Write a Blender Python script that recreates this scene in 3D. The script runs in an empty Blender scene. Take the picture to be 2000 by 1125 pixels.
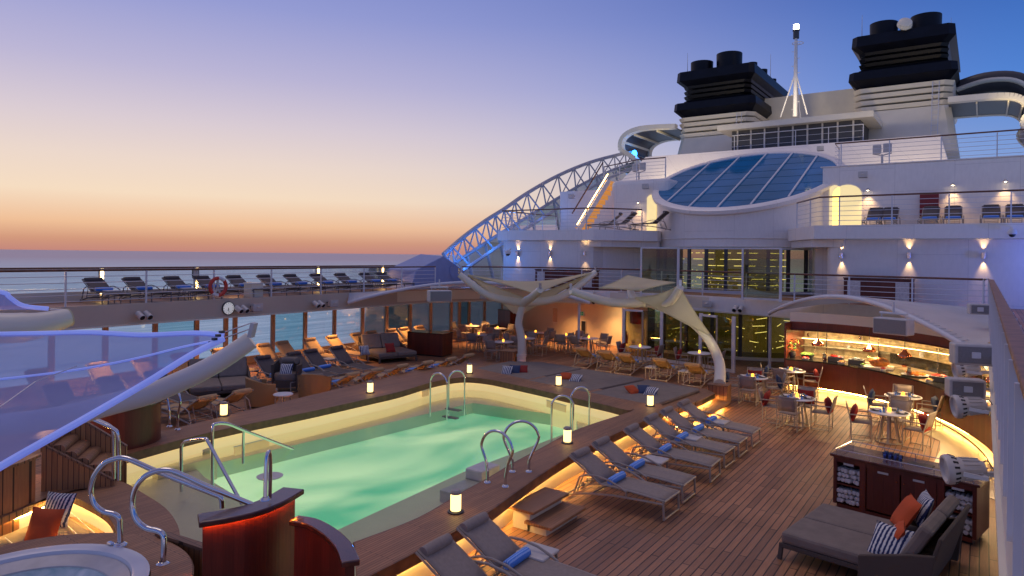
import bpy, bmesh, math, random
from mathutils import Vector, Matrix
random.seed(7)
SC = bpy.context.scene
COL = SC.collection
PI = math.pi

# ------------------------------------------------------------------ camera geometry (ship frame)
FPX, PPY, CH, ROLL = 1333.0, 498.7, 4.5, math.radians(0.70)
PSI = math.atan2(920, FPX)
FW = (-math.sin(PSI), math.cos(PSI)); RT = (math.cos(PSI), math.sin(PSI))
CR, SR = math.cos(ROLL), math.sin(ROLL)
def _n(px, py):
    a, b = (px-1000)/FPX, (py-PPY)/FPX
    return a*CR+b*SR, -a*SR+b*CR
def G(px, py, z=0.0):              # survey point of the photo -> point on the level z
    a, b = _n(px, py); d = (CH-z)/b; l = a*d
    return Vector((d*FW[0]+l*RT[0], d*FW[1]+l*RT[1], z))
def _r(px, py):
    a, b = _n(px, py)
    return FW[0]+a*RT[0], FW[1]+a*RT[1], b
def PY(px, py, Y):
    dx, dy, b = _r(px, py); t = Y/dy
    return Vector((t*dx, Y, CH-b*t))
def PX(px, py, X):
    dx, dy, b = _r(px, py); t = X/dx
    return Vector((X, t*dy, CH-b*t))
def PD(px, py, d):
    dx, dy, b = _r(px, py)
    return Vector((d*dx, d*dy, CH-b*d))

# ------------------------------------------------------------------ materials
def lin(c):
    c = c/255.0
    return c/12.92 if c <= 0.04045 else ((c+0.055)/1.055)**2.4
def rgb(r, g, b): return (lin(r), lin(g), lin(b), 1.0)
def nm(name):
    m = bpy.data.materials.new(name); m.use_nodes = True
    nt = m.node_tree; b = nt.nodes['Principled BSDF']
    return m, nt, b
def mat(name, col, rough=0.5, metal=0.0, var=0.08, scale=3.0, bump=0.0, bscale=40.0, emis=None, estr=0.0, coat=0.0, spec=0.5):
    m, nt, b = nm(name); N, L = nt.nodes, nt.links
    tc = N.new('ShaderNodeTexCoord')
    nz = N.new('ShaderNodeTexNoise'); nz.inputs['Scale'].default_value = scale; nz.inputs['Detail'].default_value = 4
    L.new(tc.outputs['Object'], nz.inputs['Vector'])
    r = N.new('ShaderNodeValToRGB')
    r.color_ramp.elements[0].position = 0.3; r.color_ramp.elements[1].position = 0.7
    r.color_ramp.elements[0].color = tuple(max(0, c*(1-var)) for c in col[:3])+(1,)
    r.color_ramp.elements[1].color = tuple(min(1, c*(1+var)) for c in col[:3])+(1,)
    L.new(nz.outputs['Fac'], r.inputs['Fac']); L.new(r.outputs['Color'], b.inputs['Base Color'])
    b.inputs['Roughness'].default_value = rough; b.inputs['Metallic'].default_value = metal
    b.inputs['Coat Weight'].default_value = coat; b.inputs['Specular IOR Level'].default_value = spec
    if bump:
        n2 = N.new('ShaderNodeTexNoise'); n2.inputs['Scale'].default_value = bscale; n2.inputs['Detail'].default_value = 3
        L.new(tc.outputs['Object'], n2.inputs['Vector'])
        bp = N.new('ShaderNodeBump'); bp.inputs['Strength'].default_value = bump; bp.inputs['Distance'].default_value = 0.01
        L.new(n2.outputs['Fac'], bp.inputs['Height']); L.new(bp.outputs['Normal'], b.inputs['Normal'])
    if emis:
        b.inputs['Emission Color'].default_value = emis; b.inputs['Emission Strength'].default_value = estr
    return m
def planks(name, c1, c2, seam, w=0.12, length=2.1, axis='Y', rough=0.55, mortar=0.009, vr=(0.62, 1.3), ns=60, wear=0.0):
    m, nt, b = nm(name); N, L = nt.nodes, nt.links
    tc = N.new('ShaderNodeTexCoord'); sp = N.new('ShaderNodeSeparateXYZ'); cb = N.new('ShaderNodeCombineXYZ')
    L.new(tc.outputs['Object'], sp.inputs[0])
    if axis == 'Y': L.new(sp.outputs['Y'], cb.inputs['X']); L.new(sp.outputs['X'], cb.inputs['Y'])
    elif axis == 'X': L.new(sp.outputs['X'], cb.inputs['X']); L.new(sp.outputs['Y'], cb.inputs['Y'])
    elif axis == 'Z':
        ad = N.new('ShaderNodeMath'); ad.operation = 'ADD'
        L.new(sp.outputs['X'], ad.inputs[0]); L.new(sp.outputs['Y'], ad.inputs[1])
        L.new(sp.outputs['Z'], cb.inputs['X']); L.new(ad.outputs[0], cb.inputs['Y'])
    br = N.new('ShaderNodeTexBrick'); L.new(cb.outputs[0], br.inputs['Vector'])
    br.offset = 0.37; br.offset_frequency = 2; br.inputs['Scale'].default_value = 1
    br.inputs['Mortar Size'].default_value = mortar; br.inputs['Mortar Smooth'].default_value = 0.2
    br.inputs['Brick Width'].default_value = length; br.inputs['Row Height'].default_value = w
    br.inputs['Color1'].default_value = c1; br.inputs['Color2'].default_value = c2; br.inputs['Mortar'].default_value = seam
    mp = N.new('ShaderNodeMapping'); L.new(cb.outputs[0], mp.inputs['Vector']); mp.inputs['Scale'].default_value = (3, ns, 3)
    nz = N.new('ShaderNodeTexNoise'); nz.inputs['Scale'].default_value = 1; nz.inputs['Detail'].default_value = 5
    L.new(mp.outputs[0], nz.inputs['Vector'])
    n3 = N.new('ShaderNodeTexNoise'); n3.inputs['Scale'].default_value = 0.7; n3.inputs['Detail'].default_value = 3
    L.new(tc.outputs['Object'], n3.inputs['Vector'])
    ad = N.new('ShaderNodeMath'); ad.operation = 'ADD'; L.new(nz.outputs['Fac'], ad.inputs[0]); L.new(n3.outputs['Fac'], ad.inputs[1])
    mr = N.new('ShaderNodeMapRange'); mr.inputs['From Min'].default_value = 0.6; mr.inputs['From Max'].default_value = 1.4
    mr.inputs['To Min'].default_value = vr[0]; mr.inputs['To Max'].default_value = vr[1]
    L.new(ad.outputs[0], mr.inputs['Value'])
    mx = N.new('ShaderNodeVectorMath'); mx.operation = 'SCALE'
    L.new(br.outputs['Color'], mx.inputs[0]); L.new(mr.outputs[0], mx.inputs['Scale'])
    if wear:
        nw = N.new('ShaderNodeTexNoise'); nw.inputs['Scale'].default_value = 0.35; nw.inputs['Detail'].default_value = 6; nw.inputs['Roughness'].default_value = 0.7; L.new(tc.outputs['Object'], nw.inputs['Vector'])
        rw = N.new('ShaderNodeMapRange'); rw.inputs['From Min'].default_value = 0.48; rw.inputs['From Max'].default_value = 0.72; rw.inputs['To Max'].default_value = wear; L.new(nw.outputs['Fac'], rw.inputs['Value'])
        mw = N.new('ShaderNodeMixRGB'); mw.blend_type = 'MIX'; L.new(rw.outputs[0], mw.inputs[0]); L.new(mx.outputs[0], mw.inputs[1]); mw.inputs[2].default_value = (0.17, 0.115, 0.085, 1); L.new(mw.outputs[0], b.inputs['Base Color'])
        rr_ = N.new('ShaderNodeMapRange'); rr_.inputs['To Min'].default_value = rough+0.12; rr_.inputs['To Max'].default_value = rough-0.2; L.new(nw.outputs['Fac'], rr_.inputs['Value']); L.new(rr_.outputs[0], b.inputs['Roughness'])
    else:
        L.new(mx.outputs[0], b.inputs['Base Color']); b.inputs['Roughness'].default_value = rough
    bp = N.new('ShaderNodeBump'); bp.invert = True; bp.inputs['Strength'].default_value = 0.5; bp.inputs['Distance'].default_value = 0.006
    L.new(br.outputs['Fac'], bp.inputs['Height']); L.new(bp.outputs['Normal'], b.inputs['Normal'])
    return m
def emit(name, col, s):
    m, nt, b = nm(name); N, L = nt.nodes, nt.links
    b.inputs['Base Color'].default_value = col; b.inputs['Emission Color'].default_value = col
    b.inputs['Emission Strength'].default_value = s; return m
def glass(name, tint=(0.75, 0.9, 0.9, 1), gl=0.15, rough=0.02):
    m, nt, b = nm(name); N, L = nt.nodes, nt.links
    N.remove(b); out = N['Material Output']
    t = N.new('ShaderNodeBsdfTransparent'); t.inputs['Color'].default_value = tint
    g = N.new('ShaderNodeBsdfGlossy'); g.inputs['Roughness'].default_value = rough
    f = N.new('ShaderNodeFresnel'); f.inputs['IOR'].default_value = 1.45
    ad = N.new('ShaderNodeMath'); ad.operation = 'MULTIPLY_ADD'; ad.inputs[1].default_value = 0.9; ad.inputs[2].default_value = gl*0.3
    L.new(f.outputs[0], ad.inputs[0])
    mx = N.new('ShaderNodeMixShader'); L.new(ad.outputs[0], mx.inputs[0]); L.new(t.outputs[0], mx.inputs[1]); L.new(g.outputs[0], mx.inputs[2])
    L.new(mx.outputs[0], out.inputs['Surface']); return m
def stripes(name, c1, c2, freq=22.0, ang=0.6):
    m, nt, b = nm(name); N, L = nt.nodes, nt.links
    tc = N.new('ShaderNodeTexCoord'); mp = N.new('ShaderNodeMapping'); mp.inputs['Rotation'].default_value = (0, 0, ang)
    L.new(tc.outputs['Object'], mp.inputs['Vector'])
    w = N.new('ShaderNodeTexWave'); w.inputs['Scale'].default_value = freq*0.32; w.inputs['Distortion'].default_value = 1.2; w.inputs['Detail'].default_value = 1
    w.inputs['Detail Scale'].default_value = 6
    L.new(mp.outputs[0], w.inputs['Vector'])
    r = N.new('ShaderNodeValToRGB'); r.color_ramp.interpolation = 'CONSTANT'
    r.color_ramp.elements[0].color = c1; r.color_ramp.elements[1].color = c2; r.color_ramp.elements[1].position = 0.5
    L.new(w.outputs['Fac'], r.inputs['Fac']); L.new(r.outputs['Color'], b.inputs['Base Color']); b.inputs['Roughness'].default_value = 0.9
    return m

M = {}
M['deck'] = planks('teak_deck', (0.47, 0.22, 0.105, 1), (0.28, 0.13, 0.062, 1), (0.035, 0.02, 0.015, 1), mortar=0.010, wear=0.55)
M['coping'] = planks('teak_coping', (0.40, 0.195, 0.09, 1), (0.31, 0.15, 0.07, 1), (0.05, 0.028, 0.018, 1), w=0.05, length=1.6, mortar=0.004)
M['teakx'] = planks('teak_boards', (0.27, 0.14, 0.075, 1), (0.21, 0.11, 0.06, 1), (0.04, 0.02, 0.012, 1), w=0.07, length=1.6, axis='X', mortar=0.005)
M['slat'] = planks('teak_upright_slats', (0.46, 0.21, 0.08, 1), (0.34, 0.15, 0.06, 1), (0.05, 0.02, 0.01, 1), w=0.11, length=5, axis='Z', mortar=0.008)
M['teakplain'] = mat('teak_edge', (0.20, 0.095, 0.045, 1), rough=0.5, var=0.25, scale=6)
M['mahog'] = planks('mahogany_panel', (0.17, 0.032, 0.017, 1), (0.12, 0.022, 0.012, 1), (0.06, 0.012, 0.008, 1), w=0.16, length=6, axis='Z', rough=0.4, mortar=0.002)
M['mahog2'] = mat('polished_mahogany', (0.10, 0.03, 0.018, 1), rough=0.25, var=0.3, scale=9, coat=0.3)
M['white'] = planks('white_painted_steel', (0.88, 0.83, 0.78, 1), (0.85, 0.80, 0.75, 1), (0.60, 0.56, 0.53, 1), w=2.3, length=2.9, axis='Z', rough=0.38, mortar=0.006, vr=(0.93, 1.05), ns=9)
M['cream'] = mat('cream_painted_steel', (0.78, 0.72, 0.58, 1), rough=0.4, var=0.06, scale=0.9, bump=0.08, bscale=3)
M['wallwarm'] = mat('cream_wall_panel', (0.72, 0.62, 0.45, 1), rough=0.6, var=0.05, scale=0.7)
M['railw'] = mat('white_rail_paint', (0.66, 0.66, 0.69, 1), rough=0.35, var=0.04)
M['railtop'] = mat('varnished_teak_rail', (0.13, 0.045, 0.022, 1), rough=0.3, var=0.35, scale=8, coat=0.4)
M['handrail'] = mat('oiled_handrail', (0.26, 0.115, 0.055, 1), rough=0.45, var=0.3, scale=7)
M['steel'] = mat('polished_stainless_steel', (0.72, 0.72, 0.74, 1), rough=0.12, metal=1.0, var=0.03)
M['alu'] = mat('taupe_powder_coated_frame', (0.36, 0.31, 0.26, 1), rough=0.4, var=0.05)
M['sling'] = mat('grey_sling_fabric', (0.30, 0.25, 0.215, 1), rough=0.75, var=0.08, bump=0.35, bscale=260, scale=20)
M['slingd'] = mat('silhouette_sling_fabric', (0.10, 0.08, 0.078, 1), rough=0.75, var=0.08, bump=0.3, bscale=260, scale=20)  # darker sling for loungers in silhouette, shade put into its colour
M['alud'] = mat('silhouette_frame', (0.12, 0.11, 0.11, 1), rough=0.4)  # frame darkened to match the silhouetted loungers
M['sling2'] = mat('warm_lit_sling_fabric', (0.46, 0.30, 0.15, 1), rough=0.75, var=0.08, bump=0.3, bscale=260, scale=20)  # warmer sling copy, amber lamplight put into its colour
M['cushion'] = mat('grey_outdoor_cushion', (0.225, 0.185, 0.155, 1), rough=0.9, var=0.10, bump=0.5, bscale=14, scale=6)
M['wicker'] = stripes('dark_woven_wicker', (0.07, 0.055, 0.045, 1), (0.13, 0.10, 0.08, 1), 140, 0.78)
M['wickert'] = stripes('tan_woven_wicker', (0.30, 0.17, 0.07, 1), (0.38, 0.22, 0.09, 1), 140, 0.78)
M['black'] = mat('black_funnel_paint', (0.002, 0.003, 0.008, 1), rough=0.45, var=0.4, scale=1.5, spec=0.25)
M['grille'] = mat('grey_speaker_grille', (0.24, 0.23, 0.23, 1), rough=0.6, var=0.1, scale=60, bump=0.3, bscale=200)
M['dark'] = mat('dark_grey_metal', (0.05, 0.05, 0.055, 1), rough=0.4)
M['blackcan'] = mat('black_plastic', (0.012, 0.012, 0.013, 1), rough=0.4)
M['grey'] = mat('light_grey_enamel', (0.56, 0.53, 0.50, 1), rough=0.4, var=0.1, scale=5)
M['orange'] = mat('burnt_orange_fabric', (0.55, 0.085, 0.02, 1), rough=0.9, var=0.1, bump=0.4, bscale=18)
M['red'] = mat('dark_red_fabric', (0.28, 0.025, 0.02, 1), rough=0.9, var=0.1, bump=0.4, bscale=18)
M['navy'] = mat('slate_blue_fabric', (0.045, 0.07, 0.14, 1), rough=0.9, var=0.1, bump=0.4, bscale=18)
M['bluestripe'] = stripes('navy_white_stripes', (0.02, 0.035, 0.12, 1), (0.70, 0.70, 0.68, 1), 17, 0.1)
M['towel'] = stripes('blue_towel', (0.08, 0.26, 0.80, 1), (0.30, 0.50, 0.95, 1), 30, 0)
M['towelw'] = mat('white_towel', (0.68, 0.64, 0.6, 1), rough=0.95, var=0.18, scale=14, bump=0.8, bscale=22)
M['tabletop'] = mat('white_table_top', (0.72, 0.72, 0.74, 1), rough=0.3, var=0.03)
M['tile'] = mat('sand_floor_tile', (0.52, 0.44, 0.30, 1), rough=0.3, var=0.06, scale=1.5)
M['shelf'] = mat('beige_pool_tile', (0.74, 0.64, 0.44, 1), rough=0.35, var=0.05, scale=2, bump=0.1, bscale=18)
M['poolwhite'] = mat('pool_lining', (0.62, 0.80, 0.62, 1), rough=0.6, var=0.04)
M['redbox'] = mat('red_fire_cabinet', (0.22, 0.012, 0.012, 1), rough=0.4)
M['granite'] = mat('black_granite', (0.02, 0.02, 0.02, 1), rough=0.12, var=0.3, scale=30)
M['copper'] = mat('polished_copper', (0.80, 0.28, 0.13, 1), rough=0.15, metal=1.0)
M['truss'] = mat('grey_truss_paint', (0.40, 0.40, 0.45, 1), rough=0.4)
M['glass'] = glass('window_glass', (0.92, 0.97, 0.98, 1), 0.05)
M['glasst'] = glass('teal_windbreak_glass', (0.66, 0.86, 0.88, 1), 0.15)
M['glassd'] = glass('lobby_glass', (0.72, 0.74, 0.55, 1), 0.2)
M['tumbler'] = glass('blue_drinking_glass', (0.55, 0.75, 1.0, 1), 0.6)
M['skyl'] = mat('blue_skylight_glass', (0.008, 0.05, 0.14, 1), rough=0.06, var=0.8, scale=0.30, spec=0.12, emis=(0.01, 0.12, 0.36, 1), estr=0.22)  # blue emission and mottling stand in for reflected sky and funnels
M['frameo'] = mat('tan_window_frame', (0.58, 0.38, 0.22, 1), rough=0.5)
M['led'] = emit('warm_led_strip', (1.0, 0.58, 0.14, 1), 85)
M['led2'] = emit('warm_led_line', (1.0, 0.68, 0.25, 1), 9)
M['ledo'] = emit('amber_led_strip', (1.0, 0.20, 0.02, 1), 90)
M['lamp'] = emit('lantern_glow', (1.0, 0.70, 0.26, 1), 2.6)
M['candle'] = emit('candle_glow', (1.0, 0.42, 0.04, 1), 3.5)
M['bulb'] = emit('white_bulb', (1.0, 0.82, 0.5, 1), 14)
M['heat'] = emit('heat_lamp_bulb', (1.0, 0.5, 0.12, 1), 30)
M['blueglow'] = emit('blue_led', (0.02, 0.30, 1.0, 1), 14)
M['clockface'] = mat('clock_face', (0.8, 0.8, 0.78, 1), rough=0.5, emis=(1, 1, .95, 1), estr=0.25)
M['food_red'] = mat('glazed_tomato_red', (0.45, 0.02, 0.015, 1), rough=0.3, var=0.3, scale=30, bump=0.6, bscale=60)
M['food_roast'] = mat('roasted_golden_brown', (0.55, 0.18, 0.03, 1), rough=0.35, var=0.45, scale=18, bump=0.8, bscale=30)
M['food_bread'] = mat('bread_crust', (0.5, 0.26, 0.08, 1), rough=0.7, var=0.5, scale=24, bump=0.8, bscale=50)
M['food_green'] = mat('green_garnish', (0.10, 0.22, 0.03, 1), rough=0.7, var=0.6, scale=25, bump=0.9, bscale=40)
M['board'] = mat('pale_cutting_board', (0.7, 0.62, 0.48, 1), rough=0.5)
M['flower'] = mat('orange_flower_petals', (0.7, 0.2, 0.03, 1), rough=0.7, var=0.5, scale=30)
M['lifered'] = mat('lifebuoy_red', (0.55, 0.05, 0.03, 1), rough=0.5)
M['boatblue'] = mat('blue_grey_cover', (0.28, 0.34, 0.58, 1), rough=0.55, var=0.05)
# translucent sail cloths
def sail(name, col, trans, rough=0.7, thru=0.35, em=None, es=0.0):
    m, nt, b = nm(name); N, L = nt.nodes, nt.links; N.remove(b); out = N['Material Output']
    tc = N.new('ShaderNodeTexCoord'); nz = N.new('ShaderNodeTexNoise'); nz.inputs['Scale'].default_value = 1.3; nz.inputs['Detail'].default_value = 5
    L.new(tc.outputs['Object'], nz.inputs['Vector'])
    rr = N.new('ShaderNodeValToRGB'); rr.color_ramp.elements[0].color = tuple(c*0.85 for c in col[:3])+(1,); rr.color_ramp.elements[1].color = tuple(min(1, c*1.15) for c in col[:3])+(1,)
    L.new(nz.outputs['Fac'], rr.inputs[0])
    d = N.new('ShaderNodeBsdfDiffuse'); t = N.new('ShaderNodeBsdfTranslucent')
    L.new(rr.outputs[0], d.inputs['Color']); L.new(rr.outputs[0], t.inputs['Color'])
    m1 = N.new('ShaderNodeMixShader'); m1.inputs[0].default_value = thru; L.new(d.outputs[0], m1.inputs[1]); L.new(t.outputs[0], m1.inputs[2])
    tr = N.new('ShaderNodeBsdfTransparent'); tr.inputs['Color'].default_value = (0.75, 0.8, 1, 1)
    src_ = m1
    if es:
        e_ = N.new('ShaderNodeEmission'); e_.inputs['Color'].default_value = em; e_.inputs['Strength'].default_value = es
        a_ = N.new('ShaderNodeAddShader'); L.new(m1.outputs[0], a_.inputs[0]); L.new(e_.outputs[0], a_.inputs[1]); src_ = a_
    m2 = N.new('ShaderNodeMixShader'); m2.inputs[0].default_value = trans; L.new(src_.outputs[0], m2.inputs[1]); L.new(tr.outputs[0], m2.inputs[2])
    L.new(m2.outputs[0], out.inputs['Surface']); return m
M['sailblue'] = sail('sheer_blue_mesh_cloth', (0.50, 0.55, 0.95, 1), 0.30, thru=0.5, em=(0.05, 0.10, 0.75, 1), es=0.05)  # blue emission stands in for light shining through the cloth
M['sailedge'] = sail('white_sail_border', (0.80, 0.84, 1.0, 1), 0.0, thru=0.3, em=(0.12, 0.22, 1.0, 1), es=0.20)  # blue emission stands in for blue light on the hem
M['sailcream'] = sail('cream_sail_cloth', (0.78, 0.72, 0.50, 1), 0.0, thru=0.45)
M['canopy'] = sail('grey_white_canopy_cloth', (0.60, 0.62, 0.66, 1), 0.0, thru=0.25)

# ------------------------------------------------------------------ mesh builder
class MB:
    def __init__(s): s.v = []; s.f = []
    def add(s, vs, fs):
        o = len(s.v); s.v += [Vector(p) for p in vs]; s.f += [tuple(i+o for i in f) for f in fs]; return s
    def box(s, cx, cy, cz, sx, sy, sz, rz=0.0, ch=0.0):
        hx, hy, hz = sx/2, sy/2, sz/2
        c, n = math.cos(rz), math.sin(rz)
        vs = []
        for z in (-hz, hz):
            for x, y in ((-hx, -hy), (hx, -hy), (hx, hy), (-hx, hy)):
                vs.append((cx+x*c-y*n, cy+x*n+y*c, cz+z))
        return s.add(vs, [(0, 3, 2, 1), (4, 5, 6, 7), (0, 1, 5, 4), (1, 2, 6, 5), (2, 3, 7, 6), (3, 0, 4, 7)])
    def bar(s, p, q, w, h=None, up=(0, 0, 1)):
        p, q = Vector(p), Vector(q); h = h or w; d = (q-p)
        if d.length < 1e-6: return s
        d.normalize(); u = Vector(up)
        if abs(d.dot(u)) > 0.98: u = Vector((1, 0, 0))
        r = d.cross(u).normalized()*w/2; t = r.cross(d).normalized()*h/2
        vs = [p-r-t, p+r-t, p+r+t, p-r+t, q-r-t, q+r-t, q+r+t, q-r+t]
        return s.add(vs, [(0, 1, 2, 3), (7, 6, 5, 4), (0, 4, 5, 1), (1, 5, 6, 2), (2, 6, 7, 3), (3, 7, 4, 0)])
    def tube(s, pts, r, n=8, cap=True, up=(0, 0, 1)):
        pts = [Vector(p) for p in pts]; k = len(pts)
        rs = r if isinstance(r, (list, tuple)) else [r]*k
        prev = None; vs = []
        for i, p in enumerate(pts):
            d = (pts[min(i+1, k-1)]-pts[max(i-1, 0)]).normalized()
            if prev is None:
                u = Vector(up)
                if abs(d.dot(u)) > 0.95: u = Vector((1, 0, 0))
                prev = d.cross(u).normalized()
            a = (prev - d*prev.dot(d)).normalized(); b = d.cross(a); prev = a
            for j in range(n):
                t = 2*PI*j/n; vs.append(p+(a*math.cos(t)+b*math.sin(t))*rs[i])
        fs = [(i*n+j, i*n+(j+1) % n, (i+1)*n+(j+1) % n, (i+1)*n+j) for i in range(k-1) for j in range(n)]
        if cap: fs += [tuple(range(n-1, -1, -1)), tuple((k-1)*n+j for j in range(n))]
        return s.add(vs, fs)
    def lathe(s, prof, cx=0, cy=0, n=20, a0=0, a1=2*PI, axis=None):
        full = abs(a1-a0-2*PI) < 1e-6; m = n if full else n+1; vs = []
        for r, z in prof:
            for j in range(m):
                t = a0+(a1-a0)*j/n; vs.append((cx+r*math.cos(t), cy+r*math.sin(t), z))
        fs = []
        for i in range(len(prof)-1):
            for j in range(n):
                k = (j+1) % m
                fs.append((i*m+j, i*m+k, (i+1)*m+k, (i+1)*m+j))
        return s.add(vs, fs)
    def prism(s, poly, z0, z1):
        n = len(poly); vs = [(p[0], p[1], z0) for p in poly]+[(p[0], p[1], z1) for p in poly]
        return s.add(vs, [tuple(range(n-1, -1, -1)), tuple(range(n, 2*n))]+[(i, (i+1) % n, n+(i+1) % n, n+i) for i in range(n)])
    def ring(s, a, b, z0, z1, closed=False):     # solid band between two plan outlines
        n = len(a); vs = [(p[0], p[1], z0) for p in a]+[(p[0], p[1], z0) for p in b]+[(p[0], p[1], z1) for p in a]+[(p[0], p[1], z1) for p in b]
        fs = []
        for i in range(n if closed else n-1):
            j = (i+1) % n
            fs += [(2*n+i, 2*n+j, 3*n+j, 3*n+i), (i, n+i, n+j, j), (i, j, 2*n+j, 2*n+i), (n+i, 3*n+i, 3*n+j, n+j)]
        if not closed: fs += [(0, 2*n, 3*n, n), (n-1, 2*n-1, 4*n-1, 3*n-1)]
        return s.add(vs, fs)
    def wall(s, pl, z0, z1, t=0.06):             # thin upright wall along a plan polyline
        pl = [Vector((p[0], p[1], 0)) for p in pl]; n = len(pl); a = []; b = []
        for i, p in enumerate(pl):
            d = (pl[min(i+1, n-1)]-pl[max(i-1, 0)]).normalized(); o = Vector((-d.y, d.x, 0))*t/2
            a.append(p-o); b.append(p+o)
        return s.ring(a, b, z0, z1)
    def grid(s, rows):
        nr, nc = len(rows), len(rows[0]); vs = [p for r in rows for p in r]
        return s.add(vs, [(i*nc+j, i*nc+j+1, (i+1)*nc+j+1, (i+1)*nc+j) for i in range(nr-1) for j in range(nc-1)])
    def ball(s, c, rx, ry, rz, n=12, m=7, jit=0.0):
        vs = []; c = Vector(c)
        for i in range(m+1):
            p = PI*i/m
            for j in range(n):
                t = 2*PI*j/n; k = 1+random.uniform(-jit, jit)
                vs.append(c+Vector((rx*math.sin(p)*math.cos(t)*k, ry*math.sin(p)*math.sin(t)*k, rz*math.cos(p)*k)))
        return s.add(vs, [(i*n+j, i*n+(j+1) % n, (i+1)*n+(j+1) % n, (i+1)*n+j) for i in range(m) for j in range(n)])
    def build(s, name, m, parent=None, smooth=False, bevel=0.0, loc=None, rz=0.0, solid=0.0, sub=0, flat_up=False):
        me = bpy.data.meshes.new(name); me.from_pydata([tuple(v) for v in s.v], [], s.f); me.validate()
        me.materials.append(m if not isinstance(m, str) else M[m])
        import bmesh
        bm = bmesh.new(); bm.from_mesh(me); bmesh.ops.recalc_face_normals(bm, faces=bm.faces)
        if flat_up:
            for f in bm.faces:
                if f.normal.z < 0: f.normal_flip()
        bm.to_mesh(me); bm.free()
        o = bpy.data.objects.new(name, me); COL.objects.link(o)
        if parent: o.parent = parent
        if loc is not None: o.location = loc
        o.rotation_euler = (0, 0, rz)
        if smooth:
            for p in me.polygons: p.use_smooth = True
            try: me.set_sharp_from_angle(angle=math.radians(42))
            except Exception: pass
        if solid:
            md = o.modifiers.new('solid', 'SOLIDIFY'); md.thickness = solid; md.offset = 0
        if bevel:
            md = o.modifiers.new('bevel', 'BEVEL'); md.width = bevel; md.segments = 2; md.limit_method = 'ANGLE'
        if sub:
            md = o.modifiers.new('sub', 'SUBSURF'); md.levels = sub; md.render_levels = sub
        return o
def tag(o, label=None, cat=None, group=None, kind=None):
    if label: o['label'] = label
    if cat: o['category'] = cat
    if group: o['group'] = group
    if kind: o['kind'] = kind
    return o
def empty(name, label, cat, loc=(0, 0, 0), rz=0.0, group=None, sc=1.0):
    o = bpy.data.objects.new(name, None); COL.objects.link(o); o.location = loc; o.rotation_euler = (0, 0, rz); o.scale = (sc,)*3
    o.empty_display_size = 0.2
    return tag(o, label, cat, group)
def struct(o): o['kind'] = 'structure'; return o
def kids(o): return [c for c in bpy.data.objects if c.parent == o]
def copy_tree(o, loc=None, rz=None, label=None, group=None, parent=None):
    c = o.copy(); COL.objects.link(c)
    if parent is not None: c.parent = parent
    if loc is not None: c.location = loc
    if rz is not None: c.rotation_euler = (0, 0, rz)
    if label: c['label'] = label
    if group: c['group'] = group
    for ch in kids(o): copy_tree(ch, parent=c)
    return c
def arc(cx, cy, r, a0, a1, n): return [(cx+r*math.cos(math.radians(a0+(a1-a0)*i/n)), cy+r*math.sin(math.radians(a0+(a1-a0)*i/n))) for i in range(n+1)]
def smoothpl(pts, n=6, closed=False):        # Catmull-Rom through points
    P = [Vector(p) for p in pts]; k = len(P); out = []
    rng = range(k if closed else k-1)
    for i in rng:
        if closed: p0, p1, p2, p3 = P[(i-1) % k], P[i], P[(i+1) % k], P[(i+2) % k]
        else: p0, p1, p2, p3 = P[max(i-1, 0)], P[i], P[i+1], P[min(i+2, k-1)]
        for j in range(n):
            t = j/n
            out.append(0.5*((2*p1)+(p2-p0)*t+(2*p0-5*p1+4*p2-p3)*t*t+(3*p1-p0-3*p2+p3)*t**3))
    if not closed: out.append(P[-1])
    return out
ORD = ['first', 'second', 'third', 'fourth', 'fifth', 'sixth', 'seventh', 'eighth', 'ninth', 'tenth', 'eleventh', 'twelfth', 'thirteenth', 'fourteenth']

# ================================================================== camera, sky, light
cam = bpy.data.cameras.new('camera'); co = bpy.data.objects.new('camera', cam); COL.objects.link(co)
cam.sensor_width = 36; cam.lens = 36*FPX/2000; cam.shift_y = -(562.5-PPY)/2000; cam.clip_start = 0.05; cam.clip_end = 90000
fw = Vector((FW[0], FW[1], 0)); rt = Vector((RT[0], RT[1], 0)); up = Vector((0, 0, 1))
xr = rt*CR + up*SR; yu = -rt*SR + up*CR       # camera rolled 0.7 degrees
mtx = Matrix.Identity(4)
for i in range(3): mtx[i][0] = xr[i]; mtx[i][1] = yu[i]; mtx[i][2] = -fw[i]; mtx[i][3] = (0, 0, CH)[i]
co.matrix_world = mtx
SC.camera = co
SC.view_settings.view_transform = 'Standard'; SC.view_settings.look = 'None'; SC.view_settings.exposure = 0.0
SC.render.engine = 'CYCLES'
SC.cycles.use_denoising = True
try: SC.cycles.denoiser = 'OPENIMAGEDENOISE'
except Exception: pass
SC.cycles.max_bounces = 8; SC.cycles.transparent_max_bounces = 16; SC.cycles.caustics_reflective = False; SC.cycles.caustics_refractive = False
SC.cycles.sample_clamp_indirect = 3.0

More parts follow.
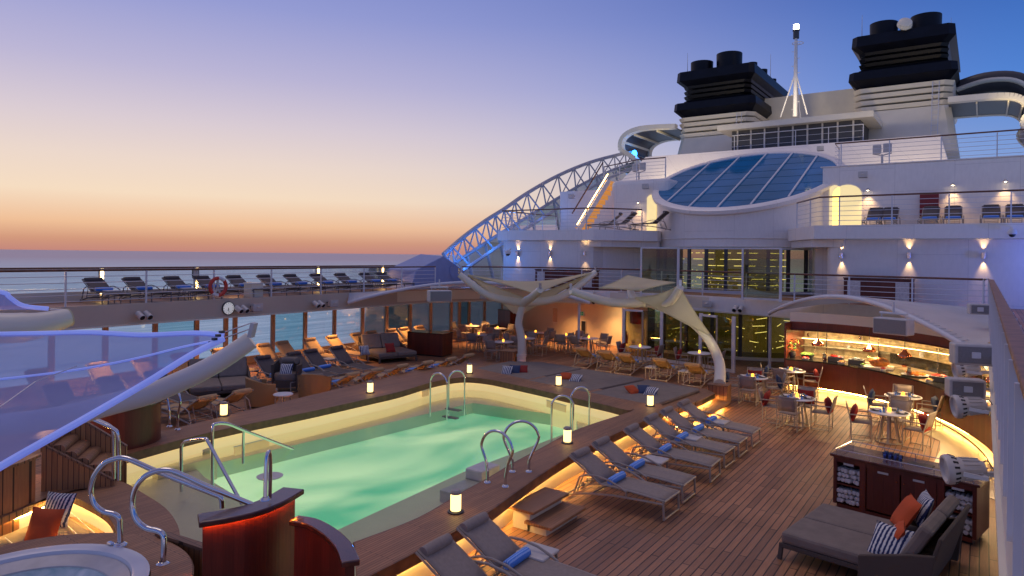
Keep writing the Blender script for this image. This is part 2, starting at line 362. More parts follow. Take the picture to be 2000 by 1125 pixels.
W = bpy.data.worlds.new('World'); SC.world = W; W.use_nodes = True
nt = W.node_tree; N, L = nt.nodes, nt.links; bg = N['Background']
tc = N.new('ShaderNodeTexCoord'); nv = N.new('ShaderNodeVectorMath'); nv.operation = 'NORMALIZE'; L.new(tc.outputs['Generated'], nv.inputs[0])
sp = N.new('ShaderNodeSeparateXYZ'); L.new(nv.outputs[0], sp.inputs[0])
def ramp(stops):
    r = N.new('ShaderNodeValToRGB'); e = r.color_ramp.elements
    while len(e) < len(stops): e.new(0.5)
    for i, (p, c) in enumerate(stops): e[i].position = p; e[i].color = rgb(*c)
    return r
warm = ramp([(0.0, (196, 136, 124)), (0.014, (210, 152, 124)), (0.036, (240, 192, 152)), (0.075, (246, 221, 194)), (0.12, (236, 216, 204)), (0.17, (218, 204, 212)), (0.235, (188, 182, 214)), (0.32, (152, 158, 212)), (0.40, (128, 142, 206)), (0.55, (134, 128, 160)), (1.0, (142, 130, 152))])  # last stops of both ramps lie out of view, toned for ambient light
cool = ramp([(0.0, (150, 120, 150)), (0.02, (168, 140, 160)), (0.06, (170, 165, 195)), (0.12, (128, 158, 214)), (0.22, (80, 130, 210)), (0.34, (54, 98, 180)), (0.42, (60, 100, 178)), (0.55, (122, 122, 162)), (1.0, (136, 128, 156))])
L.new(sp.outputs['Z'], warm.inputs[0]); L.new(sp.outputs['Z'], cool.inputs[0])
sd = (FW[0]-0.78*RT[0], FW[1]-0.78*RT[1]); ln = math.hypot(*sd)
dt = N.new('ShaderNodeVectorMath'); dt.operation = 'DOT_PRODUCT'; dt.inputs[1].default_value = (sd[0]/ln, sd[1]/ln, 0); L.new(nv.outputs[0], dt.inputs[0])
mr = N.new('ShaderNodeMapRange'); mr.interpolation_type = 'SMOOTHSTEP'; mr.inputs['From Min'].default_value = 0.22; mr.inputs['From Max'].default_value = 1.0; L.new(dt.outputs['Value'], mr.inputs['Value'])
mx = N.new('ShaderNodeMixRGB'); L.new(mr.outputs[0], mx.inputs[0]); L.new(cool.outputs[0], mx.inputs[1]); L.new(warm.outputs[0], mx.inputs[2])
L.new(mx.outputs[0], bg.inputs['Color']); bg.inputs['Strength'].default_value = 1.0

def lamp(kind, name, loc, energy, col, size=0.1, target=None, spot=60, blend=0.8, sx=None, sy=None):
    l = bpy.data.lights.new(name, kind); l.energy = energy; l.color = col
    if kind == 'AREA':
        l.shape = 'RECTANGLE'; l.size = sx or size; l.size_y = sy or size
    elif kind == 'SUN': l.angle = math.radians(size)
    else: l.shadow_soft_size = size
    if kind == 'SPOT': l.spot_size = math.radians(spot); l.spot_blend = blend
    o = bpy.data.objects.new(name, l); COL.objects.link(o); o.location = loc
    if target is not None:
        o.rotation_euler = (Vector(target)-Vector(loc)).to_track_quat('-Z', 'Y').to_euler()
    return o
WARM = (1.0, 0.62, 0.27)
# added soft fill high on the sunset side, standing in for afterglow
lamp('SUN', 'sun', (0, 0, 40), 0.42, (1.0, 0.78, 0.66), 25, target=(-sd[0]/ln*18, -sd[1]/ln*18, 0))

# ================================================================== sea
m, nt2, b = nm('sea_water'); N2, L2 = nt2.nodes, nt2.links
tc = N2.new('ShaderNodeTexCoord'); mp = N2.new('ShaderNodeMapping'); mp.inputs['Rotation'].default_value = (0, 0, 0.12); mp.inputs['Scale'].default_value = (0.20, 0.018, 1)
L2.new(tc.outputs['Object'], mp.inputs['Vector'])
nz = N2.new('ShaderNodeTexNoise'); nz.inputs['Scale'].default_value = 1.0; nz.inputs['Detail'].default_value = 6; nz.inputs['Roughness'].default_value = 0.6; L2.new(mp.outputs[0], nz.inputs['Vector'])
rr = N2.new('ShaderNodeValToRGB'); rr.color_ramp.elements[0].position = 0.35; rr.color_ramp.elements[1].position = 0.68
rr.color_ramp.elements[0].color = (0.22, 0.46, 0.60, 1); rr.color_ramp.elements[1].color = (0.75, 0.90, 0.98, 1)
L2.new(nz.outputs['Fac'], rr.inputs[0])
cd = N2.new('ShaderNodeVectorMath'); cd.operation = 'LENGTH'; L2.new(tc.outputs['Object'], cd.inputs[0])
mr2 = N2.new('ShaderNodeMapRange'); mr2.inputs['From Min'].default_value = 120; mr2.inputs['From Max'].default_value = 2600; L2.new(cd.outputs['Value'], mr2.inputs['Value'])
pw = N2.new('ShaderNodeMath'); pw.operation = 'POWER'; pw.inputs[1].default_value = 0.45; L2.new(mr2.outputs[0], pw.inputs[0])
mc = N2.new('ShaderNodeMixRGB'); L2.new(pw.outputs[0], mc.inputs[0]); L2.new(rr.outputs[0], mc.inputs[1]); mc.inputs[2].default_value = (0.40, 0.33, 0.38, 1)  # far sea fades to mauve, horizon haze put into its colour
L2.new(mc.outputs[0], b.inputs['Base Color']); L2.new(mc.outputs[0], b.inputs['Emission Color']); b.inputs['Emission Strength'].default_value = 0.24; b.inputs['Roughness'].default_value = 0.6; b.inputs['Specular IOR Level'].default_value = 0.15  # added glow lifts the sea, which the dim sky leaves dark
bp = N2.new('ShaderNodeBump'); bp.inputs['Strength'].default_value = 0.35; bp.inputs['Distance'].default_value = 1.2; L2.new(nz.outputs['Fac'], bp.inputs['Height']); L2.new(bp.outputs[0], b.inputs['Normal'])
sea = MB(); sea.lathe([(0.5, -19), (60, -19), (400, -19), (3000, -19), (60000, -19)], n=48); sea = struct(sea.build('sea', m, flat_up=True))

# ================================================================== pool deck floor and pool
XS = 0.2            # inboard edge of the starboard upper deck
XPt = -22.0         # inboard edge of the port upper deck
def coping_pts():
    inner = [G(x, y, 0.55) for x, y in [(230, 892), (415, 843), (600, 805), (700, 783), (780, 765)]]
    inner += [G(x, y, 0.55) for x, y in [(845, 746), (900, 737), (950, 740), (1000, 750), (1060, 763), (1120, 777), (1180, 790), (1225, 801)]]
    inner += [G(x, y, 0.55) for x, y in [(1238, 799), (1225, 806), (1162, 826), (1110, 846), (1060, 873), (1000, 905), (955, 932), (900, 962), (816, 1011), (690, 1059)]]
    outer = [G(x, y, 0.55) for x, y in [(262, 855), (400, 822), (560, 783), (665, 758), (745, 740)]]
    outer += [G(x, y, 0.55) for x, y in [(800, 725), (880, 714), (960, 716), (1015, 725), (1080, 738), (1140, 752), (1210, 768), (1265, 779)]]
    outer += [G(x, y, 0.55) for x, y in [(1290, 788), (1294, 804), (1225, 836), (1162, 866), (1117, 888), (1060, 924), (1003, 964), (945, 1005), (819, 1074), (700, 1135)]]
    return inner, outer
cin, cout = coping_pts()
ci = smoothpl(cin, 4); cu = smoothpl(cout, 4)
aft = [G(x, y, 0.55) for x, y in [(138, 930), (196, 934), (242, 942), (276, 961), (322, 991), (347, 1025), (353, 1060)]]
aftin = [cin[-1]+Vector((0.0, -1.0, 0)), Vector((-8.3, 4.9, .55))] + list(reversed(aft)) + [Vector((-13.3, 5.4, .55))]
outline_in = [Vector((p.x, p.y, 0)) for p in ci] + [Vector((p.x, p.y, 0)) for p in aftin]
WL = 0.13           # water level
# floor sheet with the pool well left open
def poly_with_hole(outer, hole, z):
    bm = bmesh.new(); es = []
    for lp in (outer, hole):
        vs = [bm.verts.new((p.x, p.y, z)) for p in lp]
        es += [bm.edges.new((vs[i], vs[(i+1) % len(vs)])) for i in range(len(vs))]
    bmesh.ops.triangle_fill(bm, edges=es, use_beauty=True)
    bm.verts.index_update(); vv = [v.co.copy() for v in bm.verts]; ff = [tuple(v.index for v in f.verts) for f in bm.faces]; bm.free()
    return vv, ff
aftmid = [Vector((-7.2, 5.0, 0)), Vector((-8.6, 4.4, 0)), Vector((-10.0, 4.6, 0)), Vector((-11.5, 4.9, 0)), Vector((-13.4, 5.2, 0)), Vector((-14.4, 5.8, 0))]
well = [Vector(((p.x*0.6+q.x*0.4), (p.y*0.6+q.y*0.4), 0)) for p, q in zip(ci, cu)]+aftmid
fl = MB()
vv, ff = poly_with_hole([Vector((p[0], p[1], 0)) for p in [(-25, -8), (4.2, -8), (4.2, 44), (-25, 44)]], well, 0.0)
fl.add(vv, ff)
struct(fl.build('pool_deck_floor', 'deck', flat_up=True))
# tiled floor in front of the buffet
tf = [G(*p) for p in [(1545, 792), (1560, 778), (1700, 800), (1790, 840), (1835, 870), (1838, 905), (1816, 912), (1944, 980)]]
tile = [G(1560, 775), G(1620, 790), G(1700, 803), G(1780, 836), G(1836, 862), G(1836, 880), G(1814, 925), G(1950, 980), Vector((1.5, 14.6, 0)), Vector((3.5, 20, 0)), Vector((0.5, 24, 0)), Vector((-4, 25.5, 0)), Vector((-5.6, 25, 0))]
o = MB().prism([(p.x, p.y) for p in tile], 0.004, 0.012).build('tiled_floor', 'tile'); struct(o)

pool = empty('swimming_pool', 'green lit swimming pool with teak coping and glowing beige inner walls', 'swimming pool', (0, 0, 0))
# coping with thickness, outer face, inner glowing wall
def offset(pl, d):
    out = []; n = len(pl)
    for i, p in enumerate(pl):
        t = (pl[min(i+1, n-1)]-pl[max(i-1, 0)]); t.z = 0; t.normalize(); out.append(p+Vector((t.y, -t.x, 0))*d)
    return out
cop = MB().ring(offset(ci, -0.021), offset(cu, 0.021), 0.44, 0.55); cop.build('coping', 'coping', pool, bevel=0.004)
# path runs port aft -> forward -> starboard aft : inside of the pool is on the right hand
wi = offset(ci, -0.10); wo = offset(cu, 0.16)
M['litwall'] = mat('cream_pool_wall_painted_glow', (0.60, 0.50, 0.30, 1), rough=0.4, var=0.05, scale=1.5, emis=(1.0, 0.76, 0.33, 1), estr=0.55)  # emission paints the strip light's even wash onto the wall
MB().wall(wi, -1.6, 0.44, 0.05).build('inner_wall', 'litwall', pool)
MB().wall(wo, 0.0, 0.44, 0.05).build('outer_wall', 'cream', pool)
MB().ring(offset(ci, 0.006), offset(ci, -0.02), 0.375, 0.547).build('inner_lip', 'teakplain', pool)
MB().ring(offset(cu, -0.006), offset(cu, 0.02), 0.375, 0.547).build('outer_lip', 'teakplain', pool)
# LED strips under both lips of the coping
MB().tube([p+Vector((0, 0, 0.425-p.z)) for p in offset(ci, -0.055)], 0.008, 4).build('inner_light_strip', 'led2', pool)
s0 = [p+Vector((0, 0, 0.422-p.z)) for p in offset(cu, 0.09)]
MB().tube(s0, 0.014, 4).build('outer_light_strip', 'led', pool)
# basin : shallow shelf all round, deep rectangle in the middle
zsh = -0.10
inr = [Vector((*p, 0)) for p in [(-13.15, 5.6), (-12.75, 16.35), (-9.05, 16.55), (-8.35, 7.0)]]
inr = [G(x, y, zsh) for x, y in [(382, 915), (500, 887), (923, 787), (1125, 816), (1128, 838), (905, 922), (655, 1037), (560, 1012), (450, 962), (400, 932)]]
deep = inr
sh = MB()
def ptin(poly, x, y):
    c = False; n = len(poly)
    for i in range(n):
        a, b_ = poly[i], poly[(i+1) % n]
        if (a.y > y) != (b_.y > y) and x < (b_.x-a.x)*(y-a.y)/(b_.y-a.y)+a.x: c = not c
    return c
big = [Vector((p[0], p[1], 0)) for p in [(-15, 4.0), (-15, 19), (-6.3, 19), (-6.3, 4.0)]]
deepin = smoothpl([inr[-1], inr[0]], 1)[1:]+[p+Vector((0, 0, 0)) for p in deep[1:]]
vv, ff = poly_with_hole(well, deepin, zsh)
sh.add(vv, ff); sh.build('shallow_shelf', 'shelf', pool, flat_up=True)
dw = MB(); dl = deepin+[deepin[0]]
dw.add([(p.x, p.y, zsh) for p in dl]+[(p.x, p.y, -1.7) for p in dl], [(i, i+1, len(dl)+i+1, len(dl)+i) for i in range(len(dl)-1)])
dw.add([(-15, 3.5, -1.7), (-6, 3.5, -1.7), (-6, 19, -1.7), (-15, 19, -1.7)], [(0, 1, 2, 3)])
dw.build('deep_basin', 'poolwhite', pool)
# water
m, nt3, b = nm('pool_water_surface'); N3, L3 = nt3.nodes, nt3.links; N3.remove(b); out = N3['Material Output']
tc = N3.new('ShaderNodeTexCoord'); nz = N3.new('ShaderNodeTexNoise'); nz.inputs['Scale'].default_value = 7.0; nz.inputs['Detail'].default_value = 7; nz.inputs['Roughness'].default_value = 0.65; L3.new(tc.outputs['Object'], nz.inputs['Vector'])
bp = N3.new('ShaderNodeBump'); bp.inputs['Strength'].default_value = 0.35; bp.inputs['Distance'].default_value = 0.03; L3.new(nz.outputs['Fac'], bp.inputs['Height'])
fr = N3.new('ShaderNodeFresnel'); fr.inputs['IOR'].default_value = 1.33; L3.new(bp.outputs[0], fr.inputs['Normal'])
gl = N3.new('ShaderNodeBsdfGlossy'); gl.inputs['Roughness'].default_value = 0.24; L3.new(bp.outputs[0], gl.inputs['Normal'])
tr = N3.new('ShaderNodeBsdfTransparent'); tr.inputs['Color'].default_value = (0.93, 0.99, 0.95, 1)
m1 = N3.new('ShaderNodeMixShader'); L3.new(fr.outputs[0], m1.inputs[0]); L3.new(tr.outputs[0], m1.inputs[1]); L3.new(gl.outputs[0], m1.inputs[2]); L3.new(m1.outputs[0], out.inputs['Surface'])
poolwater_mat = m
wv = MB().add([(p.x, p.y, WL) for p in well], [tuple(range(len(well)))])
struct(wv.build('pool_water', m, flat_up=True))
# glowing sheet below the water: submerged light painted as cloudy green-white emission
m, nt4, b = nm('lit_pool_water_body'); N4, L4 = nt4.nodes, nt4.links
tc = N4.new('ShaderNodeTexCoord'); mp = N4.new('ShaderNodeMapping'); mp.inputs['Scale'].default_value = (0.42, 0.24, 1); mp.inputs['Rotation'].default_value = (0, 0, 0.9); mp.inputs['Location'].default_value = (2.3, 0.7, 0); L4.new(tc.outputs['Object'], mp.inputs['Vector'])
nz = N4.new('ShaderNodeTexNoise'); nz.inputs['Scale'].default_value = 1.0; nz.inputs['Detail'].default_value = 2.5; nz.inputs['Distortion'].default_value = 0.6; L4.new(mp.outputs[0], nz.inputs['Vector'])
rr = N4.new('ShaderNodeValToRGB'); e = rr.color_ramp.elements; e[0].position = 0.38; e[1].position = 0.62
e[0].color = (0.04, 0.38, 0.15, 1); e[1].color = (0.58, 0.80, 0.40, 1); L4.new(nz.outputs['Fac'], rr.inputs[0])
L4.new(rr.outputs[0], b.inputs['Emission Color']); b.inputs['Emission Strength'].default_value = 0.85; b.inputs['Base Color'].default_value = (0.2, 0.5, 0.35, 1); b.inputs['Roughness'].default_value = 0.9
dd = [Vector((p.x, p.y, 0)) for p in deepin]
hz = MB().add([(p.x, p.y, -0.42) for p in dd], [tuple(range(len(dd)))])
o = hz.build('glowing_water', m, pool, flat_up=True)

# ================================================================== upper deck (deck over the pool deck edges)
Z2, Z3, Z4 = 2.80, 5.86, 8.9
edge = [Vector(p+(0,)) for p in [(XS, -7), (XS, 10), (XS, 26.4), (0.05, 26.95), (-0.5, 27.1), (-4.2, 27.8), (-8.7, 29.0), (-12, 29.7), (-15.3, 29.8), (-18.5, 29.2), (-20.6, 27.6), (-21.8, 25.2), (XPt, 22), (XPt, 10), (XPt, -7)]]
outr = [Vector(p+(0,)) for p in [(4.2, -7), (4.2, 10), (4.2, 26.4), (4.2, 30), (4.2, 34), (-4, 36), (-8.7, 36), (-12, 36), (-15.3, 37), (-19, 37), (-24.8, 37), (-24.8, 25.2), (-24.8, 22), (-24.8, 10), (-24.8, -7)]]
up = empty('upper_deck', None, None); struct(up)
MB().ring(edge, outr, 2.30, Z2-0.02).build('deck_slab', 'cream', up)
MB().ring([p+(q-p)*0.004 for p, q in zip(edge, outr)], outr, Z2-0.015, Z2).build('deck_planking', 'deck', up)
ed = smoothpl(edge, 3)
M['taupe'] = mat('warm_lit_fascia', (0.56, 0.46, 0.36, 1), rough=0.45, var=0.06, scale=0.6)  # warm lamplight put into the port fascia colour
kk = next(i for i, p in enumerate(ed) if p.x < -19)
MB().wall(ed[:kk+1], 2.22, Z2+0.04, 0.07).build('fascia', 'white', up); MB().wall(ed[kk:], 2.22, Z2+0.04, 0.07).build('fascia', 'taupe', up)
MB().wall([p+Vector((0, 0, 0)) for p in ed], 2.16, 2.215, 0.16).build('fascia_trim', 'cream', up)

def railing(name, label, path, z, h=1.1, post=1.6, rails=5, group=None, top='railtop', tr=0.035, flat=False, postw=0.045, deep=0.045):
    t = empty(name, label, 'railing', tuple(path[0][:2])+(z,), group=group)
    o0 = Vector((path[0][0], path[0][1], z))
    P = [Vector((p[0], p[1], z))-o0 for p in path]
    tb = MB()
    for i in range(len(P)-1):
        pass
    if flat: 
        a = MB(); n = len(P)
        for i in range(n-1): a.bar(P[i]+Vector((0, 0, h)), P[i+1]+Vector((0, 0, h)), 0.13, 0.05)
        a.build('top_rail', top, t, bevel=0.012)
    else: MB().tube([p+Vector((0, 0, h)) for p in P], tr, 8).build('top_rail', top, t, smooth=True)
    wr = MB()
    for k in range(1, rails+1):
        zz = h*k/(rails+1); wr.tube([p+Vector((0, 0, zz)) for p in P], 0.011, 5)
    wr.build('rail_wire', 'railw', t, smooth=True)
    seg = [(P[i+1]-P[i]).length for i in range(len(P)-1)]; tot = sum(seg); n = max(1, round(tot/post)); 
    for k in range(n+1):
        s = tot*k/n; i = 0
        while i < len(seg)-1 and s > seg[i]: s -= seg[i]; i += 1
        q = P[i]+(P[i+1]-P[i])*min(1, s/seg[i]); d = (P[i+1]-P[i]).normalized()
        MB().box(0, 0, h/2, deep, postw, h, math.atan2(d.y, d.x)).build('post', 'railw', t, loc=q)
    return t
e2 = smoothpl(edge, 2)
fwd = [p for p in e2 if p.y > 26.3]
railing('deck_railing', 'white railing with dark teak top rail along the front of the deck over the restaurant', fwd, Z2, group=None, post=2.1)
railing('deck_railing', 'long railing with dark top rail in front of the port upper deck loungers', [(XPt, 25.3), (XPt, 2.0)], Z2, post=2.25)
railing('deck_railing', 'nearest railing with broad teak handrail and wide flat posts on the right', [(XS+0.02, -2.5), (XS+0.02, 9), (XS+0.02, 18), (XS+0.02, 26.2)], Z2, post=0.95, rails=0, top='handrail', flat=True, deep=0.035, postw=0.17)
# outer port rail of the upper deck with lit posts
t = empty('outer_railing', 'outer port railing of the upper deck with small warm lights on its posts', 'railing', (-24.7, 0, Z2))
MB().box(0, 17, 1.1, 0.09, 38, 0.06).build('top_rail', 'railtop', t)
MB().box(0, 17, 0.16, 0.05, 38, 0.32).build('bulwark', 'cream', t)
MB().box(0, 17, 0.70, 0.012, 38, 0.72).build('glass_panel', 'glass', t)
for y in (5.5, 11.15, 14.55, 20.3, 24.3, 28.5):
    MB().box(0.06, y, 0.55, 0.14, 0.12, 1.1).build('post', 'cream', t)
    MB().box(0.145, y, 0.62, 0.02, 0.09, 0.86).build('post_light', 'led2', t)

# ------------------------------------------------------------------ port side windows on the pool deck
XW = -24.6
wn = empty('window_wall', 'long row of floor to ceiling sea windows in tan frames on the port side', 'window wall', (XW, 0, 0))
ys = [PX(x, 640, XW).y for x in (100, 205, 302, 383, 440, 458, 532, 595, 652, 707, 754, 800, 840, 880, 896, 915, 945, 980)]
ys = [3.0, 4.4]+[y for y in ys if y > 5]
MB().box(0, 17, 0.13, 0.12, 40, 0.26).build('sill', 'frameo', wn)
MB().box(0, 17, 1.98, 0.12, 40, 0.10).build('head_beam', 'frameo', wn)
MB().box(0, 17, 2.13, 0.11, 40, 0.20).build('upper_panel', 'cream', wn)
for i, y in enumerate(ys):
    MB().box(0.03, y, 1.1, 0.10, 0.17, 1.7).build('mullion', 'frameo', wn)
for i in range(len(ys)-1):
    MB().box(0, (ys[i]+ys[i+1])/2, 1.1, 0.012, ys[i+1]-ys[i]-0.17, 1.66).build('pane', 'glass' if i % 4 else 'glasst', wn)

# forward wall of the covered restaurant area
fw_ = [Vector((-24.5, 34.6, 0)), Vector((-20, 33.2, 0)), Vector((-14.0, 30.9, 0)), Vector((-13.2, 30.6, 0))]
t = empty('restaurant_wall', 'cream wall behind the covered restaurant tables', 'wall', fw_[0])
MB().wall([p-fw_[0] for p in fw_], 0, 2.28, 0.08).build('panel', 'wallwarm', t)
MB().wall([p-fw_[0]+Vector((0, -0.06, 0)) for p in fw_], 0.0, 0.12, 0.04).build('skirting', 'cream', t)
# windbreak screen of glass doors under the deck edge
d0 = [G(1218, 699), G(1292, 706), G(1368, 716), G(1432, 728)]
t = empty('glass_screen', 'white framed sliding glass doors below the deck edge behind the loungers', 'glass doors', d0[0])
for k, p in enumerate(d0):
    MB().box(*(p-d0[0]).xy, 1.1, 0.13, 0.13, 2.2).build('post', 'railw', t)
for a, b_ in zip(d0[:-1], d0[1:]):
    q0, q1 = a-d0[0], b_-d0[0]
    MB().wall([q0, q1], 0.12, 2.15, 0.012).build('pane', 'glassd', t)
    MB().wall([q0, q1], 0.0, 0.12, 0.10).build('bottom_rail', 'railw', t)
    MB().wall([q0, (q0+q1)/2], 2.09, 2.17, 0.09).build('top_rail', 'railw', t)
    m_ = (q0+q1)/2; MB().box(m_.x, m_.y, 1.1, 0.07, 0.05, 2.0).build('stile', 'alu', t)

# lobby behind, seen through glass on both levels
lob = empty('ship_lobby', 'round glazed lobby glowing yellow green with rows of light lines inside', 'lobby', (-10.6, 37.3, 0))
M['lobwall'] = mat('olive_lobby_wall', (0.26, 0.20, 0.07, 1), rough=0.25, var=0.7, scale=0.9, emis=(0.55, 0.38, 0.08, 1), estr=0.12)  # emission stands in for lobby light on the wall
M['lobdark'] = mat('dark_lobby_carpet', (0.03, 0.03, 0.02, 1), rough=0.3)
M['lobline'] = emit('lobby_light_line', (1.0, 0.76, 0.30, 1), 2.4)  # glowing tubes and dots stand in for streaks of reflected light
A0, A1 = 205, 335
for (r0, z0, z1, nn) in ((6.9, 0.0, 2.25, 13), (4.62, Z2, 5.0, 11)):
    lo = arc(0, 0, r0, A0, A1, 40)
    MB().wall(lo, z0+0.14, z1-0.08, 0.012).build('glazing', 'glassd', lob)
    MB().wall(lo, z0, z0+0.14, 0.12).build('glazing_base', 'cream' if z0 < 1 else 'railw', lob)
    MB().wall(lo, z1-0.08, z1, 0.12).build('glazing_head', 'railw', lob)
    for k in range(nn+1):
        a = math.radians(A0+(A1-A0)*k/nn)
        MB().box(r0*math.cos(a), r0*math.sin(a), (z0+z1)/2+0.03, 0.10, 0.16, z1-z0-0.2, a).build('mullion', 'dark', lob)
    back = arc(0, 0, r0-2.6, A0-30, A1+30, 30)
    MB().wall(back, z0+0.02, z1, 0.05).build('inner_wall', 'lobwall', lob)
    MB().lathe([(r0-2.5, z0+0.02), (r0-0.2, z0+0.02)], n=30, a0=math.radians(A0), a1=math.radians(A1)).build('lobby_floor', 'lobdark', lob)
    MB().lathe([(r0-2.5, z1-0.06), (r0-0.2, z1-0.06)], n=30, a0=math.radians(A0), a1=math.radians(A1)).build('lobby_ceiling', 'lobdark', lob)
    ln_ = MB(); rnd = random.Random(5)
    for k in range(6 if z0 > 1 else 5):
        zz = z0+0.35+(z1-z0-0.6)*k/5
        for j in range(9):
            if z0 < 1 and rnd.random() < 0.4: continue
            a = A0+8+j*13+rnd.uniform(-2, 2); rr_ = r0-1.5+rnd.uniform(-.5, .3)
            if z0 > 1: pts = arc(0, 0, rr_, a, a+9, 4); pts = [Vector((x, y, zz)) for x, y in pts]
            else: tl_ = rnd.uniform(-.04, .04); pts = [Vector((x, y, zz+tl_*i_)) for i_, (x, y) in enumerate(arc(0, 0, rr_, a, a+rnd.uniform(2, 7), 4))]
            ln_.tube(pts, 0.013, 4)
    ln_.build('light_line', 'lobline', lob)
    cr = MB()
    for k in range(70):
        a = math.radians(rnd.uniform(A0+10, A1-10)); rr_ = r0-rnd.uniform(0.7, 1.9); cr.ball((rr_*math.cos(a), rr_*math.sin(a), z0+rnd.uniform(0.2, 1.1)), 0.02, 0.02, 0.02, 5, 3)
    cr.build('sparkle', 'lobline', lob)
# windbreak frames of the upper glass doors
for lab, pts in (('white framed glass door panel left of the upper lobby windows', [(1252, 577), (1324, 580)]), ('white framed glass door panel right of the upper lobby windows', [(1450, 586), (1524, 590)])):
    a, b_ = G(*pts[0], Z2), G(*pts[1], Z2)
    t = empty('glass_door', lab, 'glass door', a); q = b_-a
    f = MB(); f.bar((0, 0, 0), (0, 0, 2.12), 0.08); f.bar(q, q+Vector((0, 0, 2.12)), 0.09); f.bar((0, 0, 2.1), q+Vector((0, 0, 2.1)), 0.06); f.bar((0, 0, 0.08), q+Vector((0, 0, 0.08)), 0.07)
    f.build('frame', 'railw', t); MB().wall([Vector((0, 0, 0)), q], 0.1, 2.08, 0.012).build('pane', 'glassd', t)

# ================================================================== superstructure
sup = empty('superstructure', 'white ship superstructure of three stepped decks with a round tower in the middle', 'ship superstructure', (-10.6, 34, Z2))
def part(mb, name, mtl, parent=sup, **k):
    o = mb.build(name, mtl, parent, **k); o.matrix_parent_inverse = Matrix.Translation(-Vector(parent.location)); return o
YL = 29.75
# starboard wing wall (deck 2) and round corner column
pw_ = [(-5.3, 33.6), (-5.3, 31.1)]+[(-4.7-0.6*math.cos(a), 31.0-0.6*math.sin(a)) for a in [i*PI/2/6 for i in range(7)]]+[(-4.6, 30.4), (4.5, 30.4)]
part(MB().wall(pw_, Z2, 5.30, 0.1), 'wing_wall', 'white')
part(MB().wall([(-6.6, 34.7), (-6.3, 33.7), (-5.3, 33.5)], Z2, 5.1, 0.1), 'recess_wall', 'white')
# port wing wall
PYw = 31.2
pa = PY(985, 500, PYw).x; pb = PY(1134, 500, PYw).x
pw2 = [(pa, 38), (pa, PYw), (pb, PYw), (pb+0.55, PYw+0.3), (pb+0.75, PYw+1.0), (-15.2, 34.2), (-14.6, 35.6)]
part(MB().wall(pw2, Z2, 5.30, 0.1), 'wing_wall', 'white')
# deck 3 slabs with fascia
ls = [(-7.45, 33.3), (-5.65, YL), (4.6, YL), (4.6, 36.5), (-7.0, 36.5)]
part(MB().prism(ls, 5.32, Z3), 'deck_ledge', 'white')
part(MB().prism([(-7.35, 33.5), (-5.9, 30.6), (-4.6, 30.2), (-4.6, 34), (-7, 36)], 5.0, 5.318), 'ledge_step', 'white')
pc = PY(1159, 450, 30.7).x; pl_ = PY(972, 452, 30.7).x
lp = [(pl_, 30.7), (pc, 30.7), (-13.9, 33.4), (-14.4, 37), (pl_-0.3, 37)]
part(MB().prism(lp, 5.32, Z3), 'deck_ledge', 'white')
part(MB().prism([(pc-0.6, 31.25), (pc+0.1, 31.3), (-14.0, 33.8), (-14.4, 36), (pc-0.6, 36)], 5.0, 5.318), 'ledge_step', 'white')
part(MB().prism([(-16.5, 36), (-5, 36), (-5, 60), (-16.5, 60)], 5.2, 5.8), 'roof_slab', 'white')
# drum tower with the slanted skylight
def zt(x, y): return 8.78+0.42*(y-37.3)+0.0*(x+10.6)
dr = MB(); n = 64; R0 = 4.6
vs = []
for j in range(n):
    a = 2*PI*j/n; x, y = -10.6+R0*math.cos(a), 37.3+R0*math.sin(a); vs.append((x, y, 5.04))
for j in range(n):
    a = 2*PI*j/n; x, y = -10.6+R0*math.cos(a), 37.3+R0*math.sin(a); vs.append((x, y, zt(x, y)-0.1))
dr.add(vs, [(j, (j+1) % n, n+(j+1) % n, n+j) for j in range(n)])
part(dr, 'drum_wall', 'white', smooth=True)
rim = MB()
for rr_, dz in (): pass
prof = [(4.6, -0.32), (4.86, -0.16), (4.9, 0.02), (4.78, 0.08), (4.52, 0.06), (4.5, -0.1)]
vs = []
for (r_, dz) in prof:
    for j in range(n):
        a = 2*PI*j/n; x, y = -10.6+r_*math.cos(a), 37.3+r_*math.sin(a); vs.append((x, y, zt(x, y)+dz))
rim.add(vs, [(i*n+j, i*n+(j+1) % n, (i+1)*n+(j+1) % n, (i+1)*n+j) for i in range(len(prof)-1) for j in range(n)])
part(rim, 'skylight_rim', 'white', smooth=True)
part(MB().add([(-10.6+4.53*math.cos(2*PI*j/n), 37.3+4.53*math.sin(2*PI*j/n), zt(0, 37.3+4.53*math.sin(2*PI*j/n))) for j in range(n)], [tuple(range(n))]), 'skylight_glass', 'skyl')
for k in range(-2, 3):
    x = -10.6+k*1.5; hy = math.sqrt(4.5**2-(k*1.5)**2)
    o = MB().bar((x, 37.3-hy, zt(x, 37.3-hy)+0.05), (x, 37.3+hy, zt(x, 37.3+hy)+0.05), 0.09, 0.06); part(o, 'skylight_bar', 'railw')
for k in (-3, -2, -1, 0, 1, 2, 3):
    y = 37.3+k*1.15; hx = math.sqrt(4.5**2-(k*1.15)**2)
    part(MB().bar((-10.6-hx, y, zt(0, y)+0.012), (-10.6+hx, y, zt(0, y)+0.005), 0.014, 0.008), 'skylight_crossbar', 'blackcan')
part(MB().lathe([(4.64, 5.42), (4.67, 5.45), (4.64, 5.48)], -10.6, 37.3, 64), 'drum_band', 'white')
# deck 3 back wall starboard with arched lit doorway
part(MB().prism([(-6.4, 35.55), (4.6, 35.55), (4.6, 40), (-6.4, 40)], Z3, Z4), 'upper_house', 'white', bevel=0.03)
